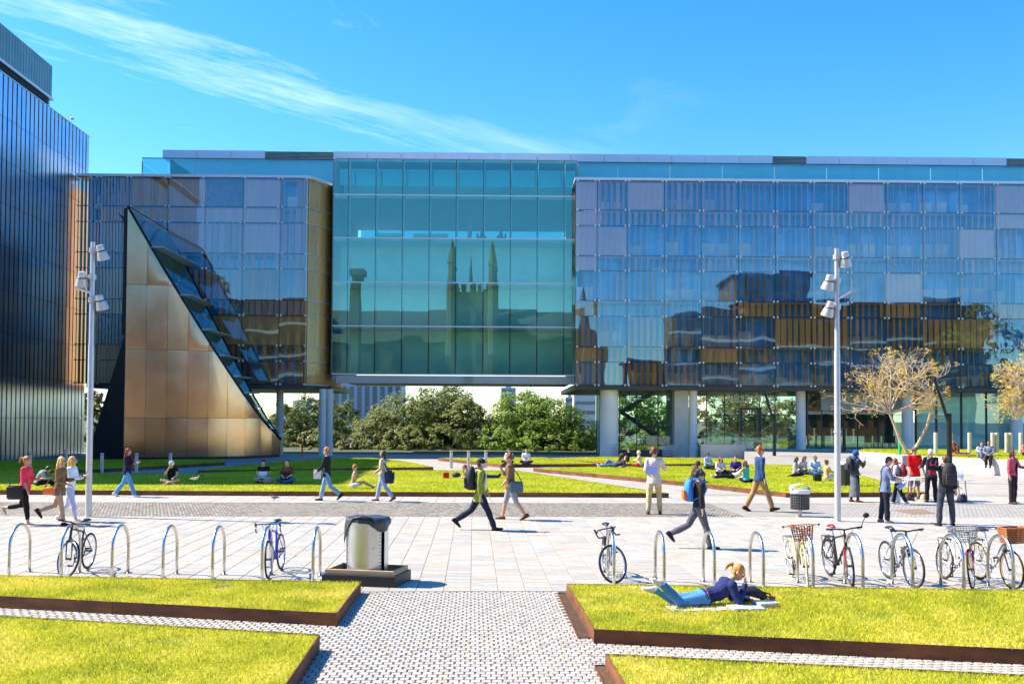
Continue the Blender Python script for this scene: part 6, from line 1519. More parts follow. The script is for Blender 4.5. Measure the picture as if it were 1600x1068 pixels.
# by the white wall
def wallpt(px, py): return G(px, py, ZW)
wz = wallpt(1534, 715.9)
person('long haired woman sitting on the white wall', (wz.x, wz.y + .12, ZW), 190, sit_knees(.06), (205, 205, 215), (120, 125, 140), ('long', (45, 30, 26)), (60, 55, 55), 'light', 1.66, fem=True, group='people by the white wall', vox=.018)
wz = wallpt(1546, 716.6)
person('person in grey hoodie sitting on the white wall', (wz.x, wz.y + .02, 0), 215, sit_wall(ZW, (0, 0)), (120, 130, 150), (26, 26, 30), ('short', (25, 23, 25)), (60, 55, 55), 'brown', 1.74, group='people by the white wall', vox=.018)
person('woman in grey jumper and jeans on the ground by the wall', (1512, 738), 60, sit_side((20, -10)), (175, 180, 185), (80, 115, 155), ('long', (50, 32, 28)), (120, 90, 80), 'light', 1.66, fem=True, group='people by the white wall', vox=.018)
person('sunbather in red brown sitting on the raised lawn', (1487, 709), 170, sit_knees(.05), (150, 75, 50), (120, 70, 50), ('short', (90, 50, 35)), None, 'tan', 1.7, z=ZW - .02, group='people by the white wall', vox=.02)
tw_ = MB(); tw_.bevbox((0, 0, .06), (.9, .35, .12), .05); q = tw_.build('towel', cloth((190, 70, 110)), None, .8); q.location = G(1502, 709.5, ZW - .02); tag(q, 'pink towel on the raised lawn beside the sunbather', 'towel')
person('person in orange top cut by the right edge of the photo', (1602, 712), 180, sit_cross(.03), (225, 130, 100), (70, 70, 80), ('short', (90, 55, 35)), None, 'light', 1.7, z=ZW - .02, fem=True, group='people by the white wall', vox=.02)
# two readers inside the bridge
for px, hd, lab in ((752, 95, 'reader silhouetted inside the bridge facing the other'), (784, -90, 'reader in armchair inside the bridge by the pole')):
    u_, _ = UZ(px, 368, VB + 3); p = W(u_, VB + 3, zb[3] + .06)
    person(lab, (p.x, p.y, p.z), hd, sit_wall(.45), (60, 66, 72), (40, 42, 48), ('short', DK), (40, 40, 44), 'light', 1.75, group='readers inside the bridge', vox=.022)
    ac = empty('armchair', (p.x, p.y, p.z), -radians(hd), 'green armchair under the ' + ('facing reader' if px == 752 else 'reader by the pole'), 'armchair', 'armchairs inside the bridge')
    MB().bevbox((0, .05, .27), (.62, .55, .30), .06).build('seat', cloth((40, 120, 100)), ac); MB().bevbox((0, -.28, .5), (.7, .14, .75), .05).build('backrest', cloth((40, 120, 100)), ac)
    for s in (-1, 1): MB().bevbox((s * .36, .04, .36), (.12, .56, .5), .04).build('armrest', cloth((40, 120, 100)), ac)
# the reading woman in front
wp = G(1096, 946, .165)
J = custom((0, 0, .13), (0, .30, .20), (0, .46, .37), (0.02, .57, .50), ((.13, -.39, .10), (-.10, -.41, .09)), ((.10, -.66, .37), (-.12, -.70, .26)),
           ((.24, .50, .05), (-.20, .56, .06)), ((.11, .66, .36), (-.02, .82, .09)), (28, -28), ((.1, -.55, .5), (-.1, -.75, .25)), ((-.05, -.12, .9), (.5, .8, -.1)))
P = person('woman in navy jumper and jeans lying reading on the grass', tuple(wp), 83, J, (38, 46, 92), (84, 142, 196), ('tail', (205, 140, 60)), (225, 215, 195), 'light', 1.58, fem=True, vox=.010, hem=.02)
gl_ = MB()
hr_, hf_, hu_ = frame(J['face'], V((0, 0, 1))); hc = J['head'] + hf_ * .015
for s in (-1, 1):
    c = hc + hr_ * .034 * s + hf_ * .104 + hu_ * .010; gl_.tube([c + hr_ * .026 * cos(t * pi / 5) + hu_ * .02 * sin(t * pi / 5) for t in range(10)], .0035, 5, closed=True)
    gl_.tube([c + hr_ * s * .026, hc + hr_ * .082 * s + hu_ * .012], .0035, 5)
gl_.build('glasses', mat('pink_frame', (.6, .12, .22), .4), P.root, True).scale = (P.k,) * 3
bt_ = MB(); bt_.tube([P.J['pel'] + V((.17 * cos(a), .05, .13 * sin(a) + .0)) for a in [2 * pi * k / 16 for k in range(16)]], .014, 6, closed=True); bt_.build('belt', cloth((190, 120, 110)), P.root, True).scale = (P.k,) * 3
def flat_thing(name, lab, cat, px, py, z, parts, rz=0.0, group=None):
    p = G(px, py, z); r = empty(name, tuple(p), rz, lab, cat, group)
    for nm, c, sz, col, b in parts: MB().bevbox(c, sz, b).build(nm, bagmat(col), r)
    return r
bl = MB(); nx, ny = 14, 6
for i in range(nx + 1):
    for j in range(ny + 1): bl.v.append((-.5 + 1.0 * i / nx, -.2 + .4 * j / ny + .03 * sin(i * 1.3), .006 + .008 * sin(i * 2.1 + j * 1.7)))
for i in range(nx):
    for j in range(ny): a = i * (ny + 1) + j; bl.f.append((a, a + ny + 1, a + ny + 2, a + 1)); bl.mi.append(0)
q = bl.build('blanket', cloth((205, 200, 215)), None, True); q.location = G(1100, 949, .175); q.rotation_euler = (0, 0, radians(3)); tag(q, 'thin pale blanket under the reading woman', 'blanket')
flat_thing('open_book', 'open book of white pages by the reading woman\'s elbow', 'book', 1165, 951, .175, [('cover', (0, 0, .008), (.46, .30, .012), (60, 80, 120), .003), ('pages', (-.115, 0, .026), (.21, .27, .026), (240, 240, 238), .006), ('pages', (.115, 0, .024), (.21, .27, .022), (240, 240, 238), .006)], radians(6))
flat_thing('book_stack', 'closed books beside the small paper cup', 'books', 1195, 947.5, .175, [('book', (0, 0, .02), (.30, .22, .04), (165, 130, 100), .004), ('book', (.02, .01, .055), (.28, .2, .028), (225, 232, 238), .004)], radians(14))
cpo = G(1209, 946, .175); cu = empty('paper_cup', (cpo.x, cpo.y + .06, cpo.z), 0, 'small brown paper cup on the grass', 'cup')
MB().lathe([(.032, 0), (.045, .12), (.047, .125), (.042, .12), (.03, .01)], 16).build('cup', bagmat((150, 80, 55)), cu, .8); MB().lathe([(.043, .045), (.0455, .085)], 16).build('sleeve', bagmat((205, 160, 110)), cu, .8)
bgp = G(1168, 938, .175); hb = empty('handbag', tuple(bgp), .2, 'dark handbag lying beyond the reading woman', 'bag', 'bags lying on the lawns')
b = MB(); b.loft([(V((-.24, 0, .09)), V((0, .1, 0)), V((0, 0, .08))), (V((-.1, 0, .11)), V((0, .14, 0)), V((0, 0, .11))), (V((.12, 0, .10)), V((0, .13, 0)), V((0, 0, .1))), (V((.26, 0, .06)), V((0, .08, 0)), V((0, 0, .05)))], 12); b.build('body', bagmat((28, 30, 38)), hb, True)
s_ = MB(); s_.tube([(.16, -.05, .14), (.3, -.1, .1), (.34, .0, .03), (.28, .1, .08), (.14, .06, .14)], .012, 6); s_.build('strap', bagmat((24, 24, 28)), hb)
# ------------------------------------------------------------------ bicycle racks
M_steel = mat('brushed_steel', (0.60, 0.58, 0.54), .28, 1.0, .08, 6, rvar=.06)
hp_ = MB(); hw_, hh_, rr_ = .37, .86, .37
pts = [(0, -hw_, 0), (0, -hw_, (hh_ - rr_) * .5), (0, -hw_, hh_ - rr_)] + [(0, -hw_ * cos(pi * k / 14), hh_ - rr_ + rr_ * sin(pi * k / 14)) for k in range(1, 14)] + [(0, hw_, hh_ - rr_), (0, hw_, (hh_ - rr_) * .5), (0, hw_, 0)]
hp_.tube(pts, .027, 10); hoop_me = hp_.mesh('hoop'); hoop_me.materials.append(M_steel); hoop_me.polygons.foreach_set('use_smooth', [True] * len(hoop_me.polygons))
fl_ = MB(); fl_.lathe([(.06, 0), (.06, .008), (.03, .012)], 14); fl_me = fl_.mesh('floor_flange'); fl_me.materials.append(M_steel)
RACKS = [(46, 'leftmost steel hoop rack in the photo'), (124, 'steel hoop rack carrying the black bicycle'), (200, 'first empty hoop rack right of the black bicycle'), (276, 'second empty hoop rack right of the black bicycle'),
         (350, 'empty hoop rack two left of the blue bicycle\'s handlebar'), (424, 'steel hoop rack carrying the blue racing bicycle'), (500, 'steel hoop rack touching the timber bin plinth'),
         (949, 'steel hoop rack carrying the lone drop-bar bicycle'), (1024, 'empty hoop rack above the reading woman\'s feet'), (1099, 'empty hoop rack in front of the striding man'), (1172, 'empty hoop rack next to the cream bicycle'),
         (1246, 'steel hoop rack carrying the cream bicycle'), (1320, 'steel hoop rack carrying the red and black bicycle'), (1394, 'steel hoop rack carrying the silver bicycle'), (1470, 'steel hoop rack carrying the pink bicycle'), (1544, 'steel hoop rack carrying the wicker basket bicycle')]
for px, lab in RACKS:
    p = G(px, 893 + (px - 46) * .0142, .02)
    o = bpy.data.objects.new('bike_rack', hoop_me); COL.objects.link(o); o.location = (p.x, p.y - hw_, .02); tag(o, lab, 'bike rack', 'steel hoop racks along the pavement')
    for s in (-1, 1): inst('floor_flange', fl_me, o, (0, s * hw_, 0))

# ------------------------------------------------------------------ bicycles
M_tyre = mat('tyre', (0.02, 0.02, 0.022), .8, 0, .2, 20); M_chrome = mat('chrome', (.62, .62, .63), .2, 1.0, .05, 5)
M_blackp = mat('black_plastic', (.018, .018, .02), .5)
def paint(c): return mat('paint_%02x%02x%02x' % tuple(c), srgb(*c), .3, 0, .06, 5, spec=.6)
def bicycle(lab, fpx, head, steer, c, c2=None, bars='flat', rack=False, basket=None, saddle=(24, 24, 26), tyre=None, lean=.06, extra=None, step=False, barc=None, rim=None):
    F = G(*fpx, .02); hd = pi + radians(head)
    base = F - V((cos(hd + pi / 2), sin(hd + pi / 2), 0)) * .55
    r = empty('bicycle', (base.x, base.y, .02), hd, lab, 'bicycle', 'bicycles parked at the hoop racks'); r.rotation_euler = (0, lean, hd); r.scale = (.96,) * 3
    pm1, pm2 = paint(c), paint(c2 or c); RW = .335
    bb, st_, ht, hb, ra, fa = V((0, -.05, .28)), V((0, -.19, .76)), V((0, .36, .86)), V((0, .405, .68)), V((0, -.48, RW)), V((0, .55, RW))
    axis = (ht - hb).normalized(); SM = Matrix.Translation(hb) @ Matrix.Rotation(radians(steer), 4, axis) @ Matrix.Translation(-hb)
    f = MB()
    if step: f.tube([hb + axis * .03, V((0, .15, .42)), bb], [.022, .024, .022], 8); f.tube([hb + axis * .1, V((0, .12, .52)), bb.lerp(st_, .35)], [.018, .02, .018], 8)
    else: f.tube([hb + axis * .02, bb], .021, 8); f.tube([ht - axis * .03, st_ + (bb - st_) * .08], .018, 8)
    f.tube([bb, st_], .018, 8); f.tube([hb - axis * .02, ht], .023, 10); f.ell(bb, (.045, .03, .03), 8, 6)
    for s in (-1, 1):
        f.tube([bb + V((s * .035, 0, 0)), ra + V((s * .06, 0, 0))], .010, 6); f.tube([st_.lerp(bb, .1) + V((s * .02, 0, 0)), ra + V((s * .06, 0, 0))], .009, 6)
    f.build('frame', pm1, r, .7)
    fk = MB()
    fk.tube([hb - axis * .02 + V((0, 0, 0)), hb - axis * .045], .026, 8)
    for s in (-1, 1): fk.tube([hb - axis * .04 + V((s * .01, 0, 0)), hb - axis * .06 + V((s * .05, 0, 0)), hb.lerp(fa, .55) + V((s * .052, .0, 0)), fa + V((s * .05, 0, 0))], [.016, .016, .013, .010], 7)
    fk.build('fork', pm2, r, .7, SM if False else None).data.transform(SM)
    def wheel(cx, M=None, tyc=None):
        w_ = MB(); n = 32
        def ring(rad, rt, k=6):
            pts = [cx + V((0, rad * cos(2 * pi * i / n), rad * sin(2 * pi * i / n))) for i in range(n)]; m = MB(); m.tube(pts, rt, k, closed=True); return m
        ty = ring(RW - .018, .018); hub = MB(); hub.tube([cx + V((-.05, 0, 0)), cx + V((.05, 0, 0))], .02, 8)
        o = ty.build('wheel', paint(tyc) if tyc else M_tyre, r, True)
        rm = ring(RW - .045, .011, 5).build('rim', paint(rim) if rim else M_chrome, o, True)
        sp = MB()
        for i in range(20):
            a = 2 * pi * i / 20 + .1; s = 1 if i % 2 else -1; sp.tube([cx + V((s * .035, .02 * cos(a + .8), .02 * sin(a + .8))), cx + V((0, (RW - .05) * cos(a), (RW - .05) * sin(a)))], .0022, 3, cap=False)
        so_ = sp.build('spokes', M_chrome, o); ho = hub.build('hub', M_blackp, o)
        if M is not None:
            for q in (o, rm, so_, ho): q.data.transform(M)
    wheel(ra, None, tyre); wheel(fa, SM, tyre)
    sd = MB(); sd.tube([st_ + (st_ - bb).normalized() * -.02, st_ + (st_ - bb).normalized() * .14], .013, 8); sd.build('seat_post', M_chrome, r)
    sp_ = st_ + (st_ - bb).normalized() * .15; s = MB()
    s.loft([(sp_ + V((0, -.13, .02)), V((.055, 0, 0)), V((0, 0, .02))), (sp_ + V((0, -.08, .022)), V((.075, 0, 0)), V((0, 0, .028))), (sp_ + V((0, .0, .015)), V((.045, 0, 0)), V((0, 0, .024))), (sp_ + V((0, .12, .012)), V((.02, 0, 0)), V((0, 0, .018)))], 10); s.build('saddle', paint(saddle) if saddle != (24, 24, 26) else M_blackp, r, True)
    h = MB(); top = ht + axis * .06; ex = V((0, .09, .02)); stem = top + ex
    h.tube([ht, top, stem], .014, 8)
    if bars == 'drop':
        for s in (-1, 1): h.tube([stem, stem + V((s * .17, .0, .0)), stem + V((s * .205, .06, -.005)), stem + V((s * .21, .115, -.06)), stem + V((s * .21, .075, -.13)), stem + V((s * .21, -.02, -.145))], .0135, 8)
    elif bars == 'swept':
        for s in (-1, 1): h.tube([stem, stem + V((s * .08, .05, .05)), stem + V((s * .22, .02, .08)), stem + V((s * .29, -.12, .06)), stem + V((s * .30, -.22, .05))], .012, 8)
    else:
        for s in (-1, 1): h.tube([stem, stem + V((s * .1, .0, .015)), stem + V((s * .30, -.05, .02))], .013, 8)
    hb_o = h.build('handlebar', paint(barc) if barc else (M_blackp if bars != 'swept' else M_chrome), r, .8); hb_o.data.transform(SM)
    for s in (-1, 1):
        g_ = MB(); e0, e1 = ((stem + V((s * .2, -.025, .018)), stem + V((s * .30, -.05, .02))) if bars == 'flat' else (stem + V((s * .295, -.1, .06)), stem + V((s * .30, -.22, .05))) if bars == 'swept' else (stem + V((s * .21, .1, -.03)), stem + V((s * .205, .14, .03))))
        g_.tube([e0, e1], .018, 8); q = g_.build('grip', M_blackp, r, .8); q.data.transform(SM)
        l_ = MB(); l_.tube([e0 + V((0, .02, -.01)), e0.lerp(e1, .6) + V((0, .055, -.03))], .006, 5); q = l_.build('brake_lever', M_chrome, r); q.data.transform(SM)
    ck = MB()
    for k in range(20):
        pass
    ck.tube([bb + V((.055, .09 * cos(2 * pi * k / 20), .09 * sin(2 * pi * k / 20))) for k in range(20)], .007, 5, closed=True)
    for k in range(5): ck.tube([bb + V((.055, 0, 0)), bb + V((.055, .085 * cos(2 * pi * k / 5), .085 * sin(2 * pi * k / 5)))], .007, 4)
    ck.tube([bb + V((.07, 0, 0)), bb + V((.075, .06, -.155))], .010, 6); ck.tube([bb + V((-.07, 0, 0)), bb + V((-.075, -.06, .155))], .010, 6)
    ck.build('crank', M_blackp, r)
    for s, o_ in ((1, V((.12, .06, -.155))), (-1, V((-.12, -.06, .155)))): MB().bevbox(bb + o_, (.085, .075, .022), .006).build('pedal', M_blackp, r)
    chn = MB(); chn.tube([bb + V((.055, 0, .092)), ra + V((.055, 0, .035))], .005, 4); chn.tube([bb + V((.055, 0, -.092)), ra + V((.055, 0, -.035))], .005, 4); chn.tube([ra + V((.055, .04 * cos(2 * pi * k / 12), .04 * sin(2 * pi * k / 12))) for k in range(12)], .006, 4, closed=True); chn.build('chain', M_chrome, r)
    cab = MB()
    for s in (-1, 1): cab.tube([stem + V((s * .12, 0, .01)), stem + V((s * .1, .12, .0)), hb + V((s * .03, .05, .02))], .004, 4)
    q = cab.build('brake_cable', M_blackp, r); q.data.transform(SM)
    if rack:
        k_ = MB()
        for s in (-1, 1):
            k_.tube([ra + V((s * .07, -.02, 0)), V((s * .07, -.62, .72)), V((s * .07, -.28, .72))], .007, 5)
            k_.tube([ra + V((s * .07, -.02, 0)), V((s * .07, -.42, .72))], .007, 5)
        for y in (-.3, -.4, -.5, -.6): k_.tube([(-.07, y, .72), (.07, y, .72)], .006, 5)
        k_.build('carrier', M_chrome if c2 is None else M_blackp, r)
    if tyre or rack:                        # mudguard goes with town bicycles
        mg = MB(); mg.tube([ra + V((0, (RW + .02) * cos(a), (RW + .02) * sin(a))) for a in [radians(20 + 16 * k) for k in range(11)]], .016, 5); mg.build('mudguard', pm1, r, True)
    if basket:
        col, kind = basket; bx = empty('basket', (0, 0, 0)); bpy.data.objects.remove(bx)
        cb_ = stem + V((0, .17, -.02)); w_, d_, hgt = .36, .26, .24; bm = bagmat(col); b_ = MB()
        def rect(z, k): return [cb_ + V((sx * w_ / 2 * k, sy * d_ / 2 * k, z)) for sx, sy in ((-1, -1), (1, -1), (1, 1), (-1, 1))]
        if kind == 'wicker':
            for j in range(9):
                z = -.12 + hgt * j / 8; k = .82 + .18 * j / 8; b_.tube(rect(z, k), .014, 5, closed=True)
            b_.box(cb_ + V((0, 0, -.12)), (w_ * .8, d_ * .8, .012))
            b_.tube([cb_ + V((-.1, -.13, .1)), cb_ + V((-.05, -.2, .02)), cb_ + V((.06, -.2, .0)), cb_ + V((.11, -.13, .1))], .009, 6)
        else:
            for j in range(4 if kind == 'slat' else 5):
                z = -.12 + hgt * j / (3 if kind == 'slat' else 4); k = .8 + .2 * j / 4; b_.tube(rect(z, k), .008, 5, closed=True)
            for i in range(9):
                for sy in (-1, 1): x = -w_ / 2 + w_ * i / 8; b_.tube([cb_ + V((x * .8, sy * d_ / 2 * .8, -.12)), cb_ + V((x, sy * d_ / 2, .12))], .009 if kind == 'slat' else .004, 4)
            for i in range(7):
                for sx in (-1, 1): y = -d_ / 2 + d_ * i / 6; b_.tube([cb_ + V((sx * w_ / 2 * .8, y * .8, -.12)), cb_ + V((sx * w_ / 2, y, .12))], .009 if kind == 'slat' else .004, 4)
        q = b_.build('basket', bm if kind != 'wire' else M_chrome, r, .7); q.data.transform(SM)
    if extra: extra(r, SM, stem, sp_, st_, bb)
    return r
bicycle('black hybrid bicycle with turned front wheel beside tan jacket woman', (99, 903), 0, 52, (28, 34, 48), (45, 62, 96), 'flat', lean=-.05)
bicycle('blue racing bicycle with turquoise drop bars beside the silver bin', (419, 904), -1, 4, (38, 52, 190), (190, 196, 215), 'drop', saddle=(30, 30, 34), lean=.04, barc=(60, 130, 170))
def seatbag(r, SM, stem, sp_, st_, bb):
    b = MB(); b.bevbox((.02, -.28, .62), (.1, .22, .16), .04); b.build('saddle_bag', M_blackp, r, .8)
bicycle('dark blue drop-bar bicycle standing alone with front wheel turned', (964, 911), 2, -55, (40, 52, 110), (150, 160, 190), 'drop', lean=.05, extra=seatbag)
bicycle('cream town bicycle with orange slatted basket', (1263, 916), -3, -14, (232, 216, 160), None, 'swept', True, ((190, 95, 50), 'slat'), (185, 110, 60), (228, 212, 160), lean=.05, step=True)
def mirror(r, SM, stem, sp_, st_, bb):
    m = MB(); m.tube([stem + V((-.28, -.04, .02)), stem + V((-.31, .0, .12)), stem + V((-.36, .0, .2))], .007, 5); m.ell(stem + V((-.37, .0, .22)), (.055, .02, .045), 10, 6); q = m.build('mirror', M_blackp, r, .8); q.data.transform(SM)
bicycle('red and black mountain bicycle with round mirror', (1331, 915), -1, -10, (38, 36, 40), (185, 25, 35), 'flat', True, None, (150, 30, 40), lean=.05, extra=mirror)
def helmet(r, SM, stem, sp_, st_, bb):
    m = MB(); m.ell(V((-.09, .15, .55)), (.1, .14, .09), 14, 8); m.build('helmet', paint((60, 58, 56)), r, True)
    for k in range(3): MB().box((-.09 + (k - 1) * .06, .15, .635 - abs(k - 1) * .012), (.02, .2, .014)).build('helmet_vent', M_blackp, r)
bicycle('silver city bicycle with helmet hung on its frame', (1430, 919), 0, 6, (150, 160, 170), None, 'flat', False, None, (40, 42, 48), lean=.06, extra=helmet)
bicycle('pink and white mountain bicycle with wire basket', (1520, 920.5), -2, -34, (230, 225, 228), (215, 60, 120), 'flat', True, ((190, 200, 205), 'wire'), (80, 90, 130), lean=-.04)
bicycle('white and gold bicycle with brown wicker basket', (1584, 921.5), 1, 2, (205, 205, 205), (60, 60, 64), 'swept', True, ((165, 95, 45), 'wicker'), lean=.05, rim=(205, 170, 90), step=True)

# ------------------------------------------------------------------ bins
a_, b_ = G(617, 920), G(636, 907.5); rzp = radians(-14)
pl = empty('bin_plinth', (0, 0, 0), rzp, 'black plinth with timber frame under the silver bin', 'plinth')
ux, uy = V((cos(rzp), sin(rzp), 0)), V((-sin(rzp), cos(rzp), 0)); ctr = a_ - ux * .62 + uy * .42; pl.location = (ctr.x, ctr.y, .02)
MB().bevbox((0, 0, .085), (1.24, .84, .17), .008).build('base', mat('black_board', (.022, .02, .018), .5, 0, .3, 3), pl)
M_tim = mat('pine_timber', (.52, .36, .20), .65, 0, .22, 3, .2, 30, stretch=(1, 12, 12))
for c, s in (((0, -.36, .21), (1.16, .045, .085)), ((.56, .0, .21), (.045, .674, .085)), ((-.56, .0, .21), (.045, .674, .085)), ((0, .36, .21), (1.16, .045, .085))): MB().bevbox(c, s, .006).build('timber_rail', M_tim, pl)
sb_ = empty('litter_bin', (ctr.x, ctr.y, .192), rzp + radians(6), 'silver litter bin with dark liner draped over its rim', 'bin')
def arcshell(r_, z0, z1, a0, a1, n=16, th=.012):
    q = MB(); 
    for rr in (r_, r_ - th):
        for k in range(n + 1): a = a0 + (a1 - a0) * k / n; q.v += [(rr * cos(a), rr * .9 * sin(a), z0), (rr * cos(a), rr * .9 * sin(a), z1)]
    m = 2 * (n + 1)
    for k in range(n):
        i = 2 * k
        for f in ((i, i + 2, i + 3, i + 1), (m + i + 1, m + i + 3, m + i + 2, m + i), (i + 1, i + 3, m + i + 3, m + i + 1), (i, m + i, m + i + 2, i + 2)): q.f.append(f); q.mi.append(0)
    return q
M_binst = mat('bin_steel', (.66, .66, .67), .32, .9, .05, 3, rvar=.05)
MB().lathe([(.28, .0), (.29, .02), (.29, .86), (.28, .865)], 28).build('body', M_blackp, sb_, .6)
arcshell(.352, .03, .83, radians(-142), radians(-38)).build('front_panel', M_binst, sb_, .6); arcshell(.352, .03, .83, radians(38), radians(142)).build('rear_panel', M_binst, sb_, .6)
for s in (0, 1): arcshell(.345, .03, .83, radians(-24 + 180 * s), radians(24 + 180 * s)).build('side_panel', M_binst, sb_, .6)
pf_ = MB()
for s in (-1, 1):
    for k in range(14): pf_.ell((s * .272, -.2 - .018, .08 + k * .055), (.012, .012, .012), 6, 4)
pf_.build('rivets', M_chrome, sb_)['kind'] = 'stuff'
MB().ell((.17, -.29, .42), (.012, .01, .008), 8, 5).build('lock', M_blackp, sb_)
ln = MB(); n = 44; rr2 = random.Random(4)
rings = [(.10, .875), (.26, .895), (.345, .90), (.372, .875), (.378, .80), (.382, .70)]
jag = [0] * n
for k in range(n):
    a = 2 * pi * k / n; q = max(0, sin(a * 1.5 + 2.2)) ** 2; jag[k] = .04 + .16 * max(0, cos(a - radians(-35))) ** 6 + .42 * max(0, cos(a - radians(188))) ** 8 + .03 * rr2.random()
for j, (rad, z) in enumerate(rings):
    for k in range(n):
        a = 2 * pi * k / n; w_ = .008 * sin(a * 9) + .006 * sin(a * 14 + 1); zz_ = z if j < 3 else .89 - jag[k] * (j - 2) / 3
        ln.v.append(((rad + w_ * (j > 1)) * cos(a), (rad + w_ * (j > 1)) * .92 * sin(a), zz_ + (.006 * sin(a * 6) if j < 3 else 0)))
for j in range(5):
    for k in range(n): ln.f.append((j * n + k, j * n + (k + 1) % n, (j + 1) * n + (k + 1) % n, (j + 1) * n + k)); ln.mi.append(0)
ln.build('bin_liner', mat('liner_plastic', (.05, .052, .06), .3, 0, .2, 9, .6, 18), sb_, True)
hd_ = MB(); hd_.tube([(-.2, -.30, .84), (-.15, -.315, .90), (0, -.32, .925), (.15, -.315, .90), (.2, -.30, .84)], .018, 8); hd_.build('rim_handle', M_blackp, sb_, True)
tg = MB(); tg.bevbox((.26, -.25, .79), (.05, .012, .05), .004); tg.build('red_tie', paint((170, 25, 40)), sb_)

p = G(1250, 807); mb_ = empty('litter_bin', tuple(p), 0, 'small dark mesh bin with white hooded lid on a pole', 'bin')
MB().lathe([(.13, 0), (.13, .012), (.05, .03), (.05, .22)], 14).build('pole', M_alu, mb_, .6)
MB().lathe([(.245, .22), (.25, .23), (.25, .66), (.24, .67)], 24).build('body', M_blackp, mb_, .6)
ms = MB()
for k in range(24): a = 2 * pi * k / 24; ms.tube([(.256 * cos(a), .256 * sin(a), .22), (.256 * cos(a), .256 * sin(a), .67)], .006, 4)
for z in (.22, .29, .36, .43, .5, .57, .64): ms.tube([(.257 * cos(2 * pi * k / 24), .257 * sin(2 * pi * k / 24), z) for k in range(24)], .005, 4, closed=True)
ms.build('mesh_basket', mat('mesh_grey', (.20, .20, .19), .5, .3), mb_)
MB().lathe([(.275, .66), (.28, .67), (.28, .76), (.26, .78)], 24).build('lid_ring', M_white, mb_, .6)
hd_ = MB(); secs = []
for k in range(13):
    t = pi * k / 12; secs.append((V((-.27 * cos(t), .02, .77 + .15 * sin(t))), V((0, .16, 0)), V((.012 * cos(t), 0, .012))))
hd_.loft(secs, 8); hd_.build('lid_hood', M_white, mb_, True)
p = G(1322, 765); wb_ = empty('wheelie_bin', tuple(p), 0, 'dark bin with pale lid behind the floodlight post', 'bin')
MB().loft([(V((0, 0, .05)), V((.22, 0, 0)), V((0, .22, 0))), (V((0, 0, 1.0)), V((.27, 0, 0)), V((0, .27, 0)))], 16).build('body', M_blackp, wb_, .6)
MB().loft([(V((0, 0, 1.0)), V((.3, 0, 0)), V((0, .3, 0))), (V((0, 0, 1.05)), V((.3, 0, 0)), V((0, .3, 0))), (V((0, 0, 1.12)), V((.2, 0, 0)), V((0, .2, 0)))], 16).build('lid', M_white, wb_, .6)
MB().lathe([(.2, 0), (.2, .05)], 16).build('base', M_alu, wb_, .6)

# ------------------------------------------------------------------ stall table and what is on it
ta, tb = G(1416, 783), G(1512, 783); tl = (tb - ta).length; tbl = empty('folding_table', tuple((ta + tb) / 2), 0, 'long white folding table in front of the man in red', 'table')
MB().bevbox((0, 0, .735), (tl, .62, .03), .008).build('tabletop', mat('table_white', (.72, .68, .60), .5), tbl)
for sx in (-1, 1):
    for sy in (-1, 1): MB().tube([(sx * (tl / 2 - .22), sy * .24, .72), (sx * (tl / 2 - .16), sy * .24, .0)], .014, 6).build('leg', M_rail, tbl)
    q = MB(); q.tube([(sx * (tl / 2 - .17), -.24, .12), (sx * (tl / 2 - .17), .24, .12)], .012, 6); q.tube([(sx * (tl / 2 - .2), 0, .42), (sx * (tl / 2 - .65), 0, .72)], .010, 6); q.build('brace', M_rail, tbl)
tc = (ta + tb) / 2
def on_table(dx, dy): return (tc.x + dx, tc.y + dy, .752)
for k, (dx, lab) in enumerate(((tl / 2 - .34, 'clear water bottle on the white table'), (tl / 2 - .2, 'second water bottle nearest the table end'))):
    bo = empty('bottle', on_table(dx, .0), 0, lab, 'bottle', 'bottles on the stall table')
    MB().lathe([(.05, 0), (.055, .01), (.055, .17), (.02, .23), (.02, .25)], 14).build('body', mat('bottle_clear', (.70, .74, .78), .15, 0, .05), bo, .8)
    MB().lathe([(.024, .25), (.024, .275)], 10).build('cap', paint((200, 60, 70) if k else (90, 110, 190)), bo); MB().lathe([(.0565, .06), (.0565, .13)], 14).build('band', paint((180, 190, 225)), bo)
for k, (dx, dy, c, lab) in enumerate(((-.75, -.05, (235, 225, 200), 'pile of cream leaflets at the table end'), (-.5, .08, (232, 190, 130), 'pile of orange leaflets on the white table'))):
    lf = empty('leaflet_pile', on_table(dx, dy), .2 * k, lab, 'leaflets', 'leaflet piles on the stall table')
    for j in range(3): MB().bevbox((.006 * j, .004 * j, .012 + j * .022), (.21, .29, .02), .002).build('leaflet', bagmat(c), lf)
def ground_bag(px, py, size, c, lab, z=0.0):
    r = empty('bag', tuple(G(px, py, z)), 0, lab, 'bag', 'bags around the stall table'); w_, d_, h_ = size
    b = MB(); b.loft([(V((0, 0, .0)), V((w_ * .45, 0, 0)), V((0, d_ * .45, 0))), (V((0, 0, h_ * .2)), V((w_ * .52, 0, 0)), V((0, d_ * .52, 0))), (V((.02, 0, h_ * .7)), V((w_ * .48, 0, 0)), V((0, d_ * .45, 0))), (V((.0, 0, h_)), V((w_ * .3, 0, 0)), V((0, d_ * .2, 0)))], 12); b.build('body', bagmat(c), r, True)
    s_ = MB(); s_.tube([(-w_ * .2, -d_ * .3, h_ * .85), (-w_ * .1, -d_ * .4, h_ * 1.15), (w_ * .12, -d_ * .4, h_ * 1.12), (w_ * .2, -d_ * .3, h_ * .85)], .012, 6); s_.build('handle', bagmat(c), r)
ground_bag(1503, 785, (.34, .26, .28), (34, 40, 60), 'navy bag on the ground at the table end')
ground_bag(1421, 782, (.34, .26, .26), (48, 42, 40), 'dark bag under the table by the striped woman')
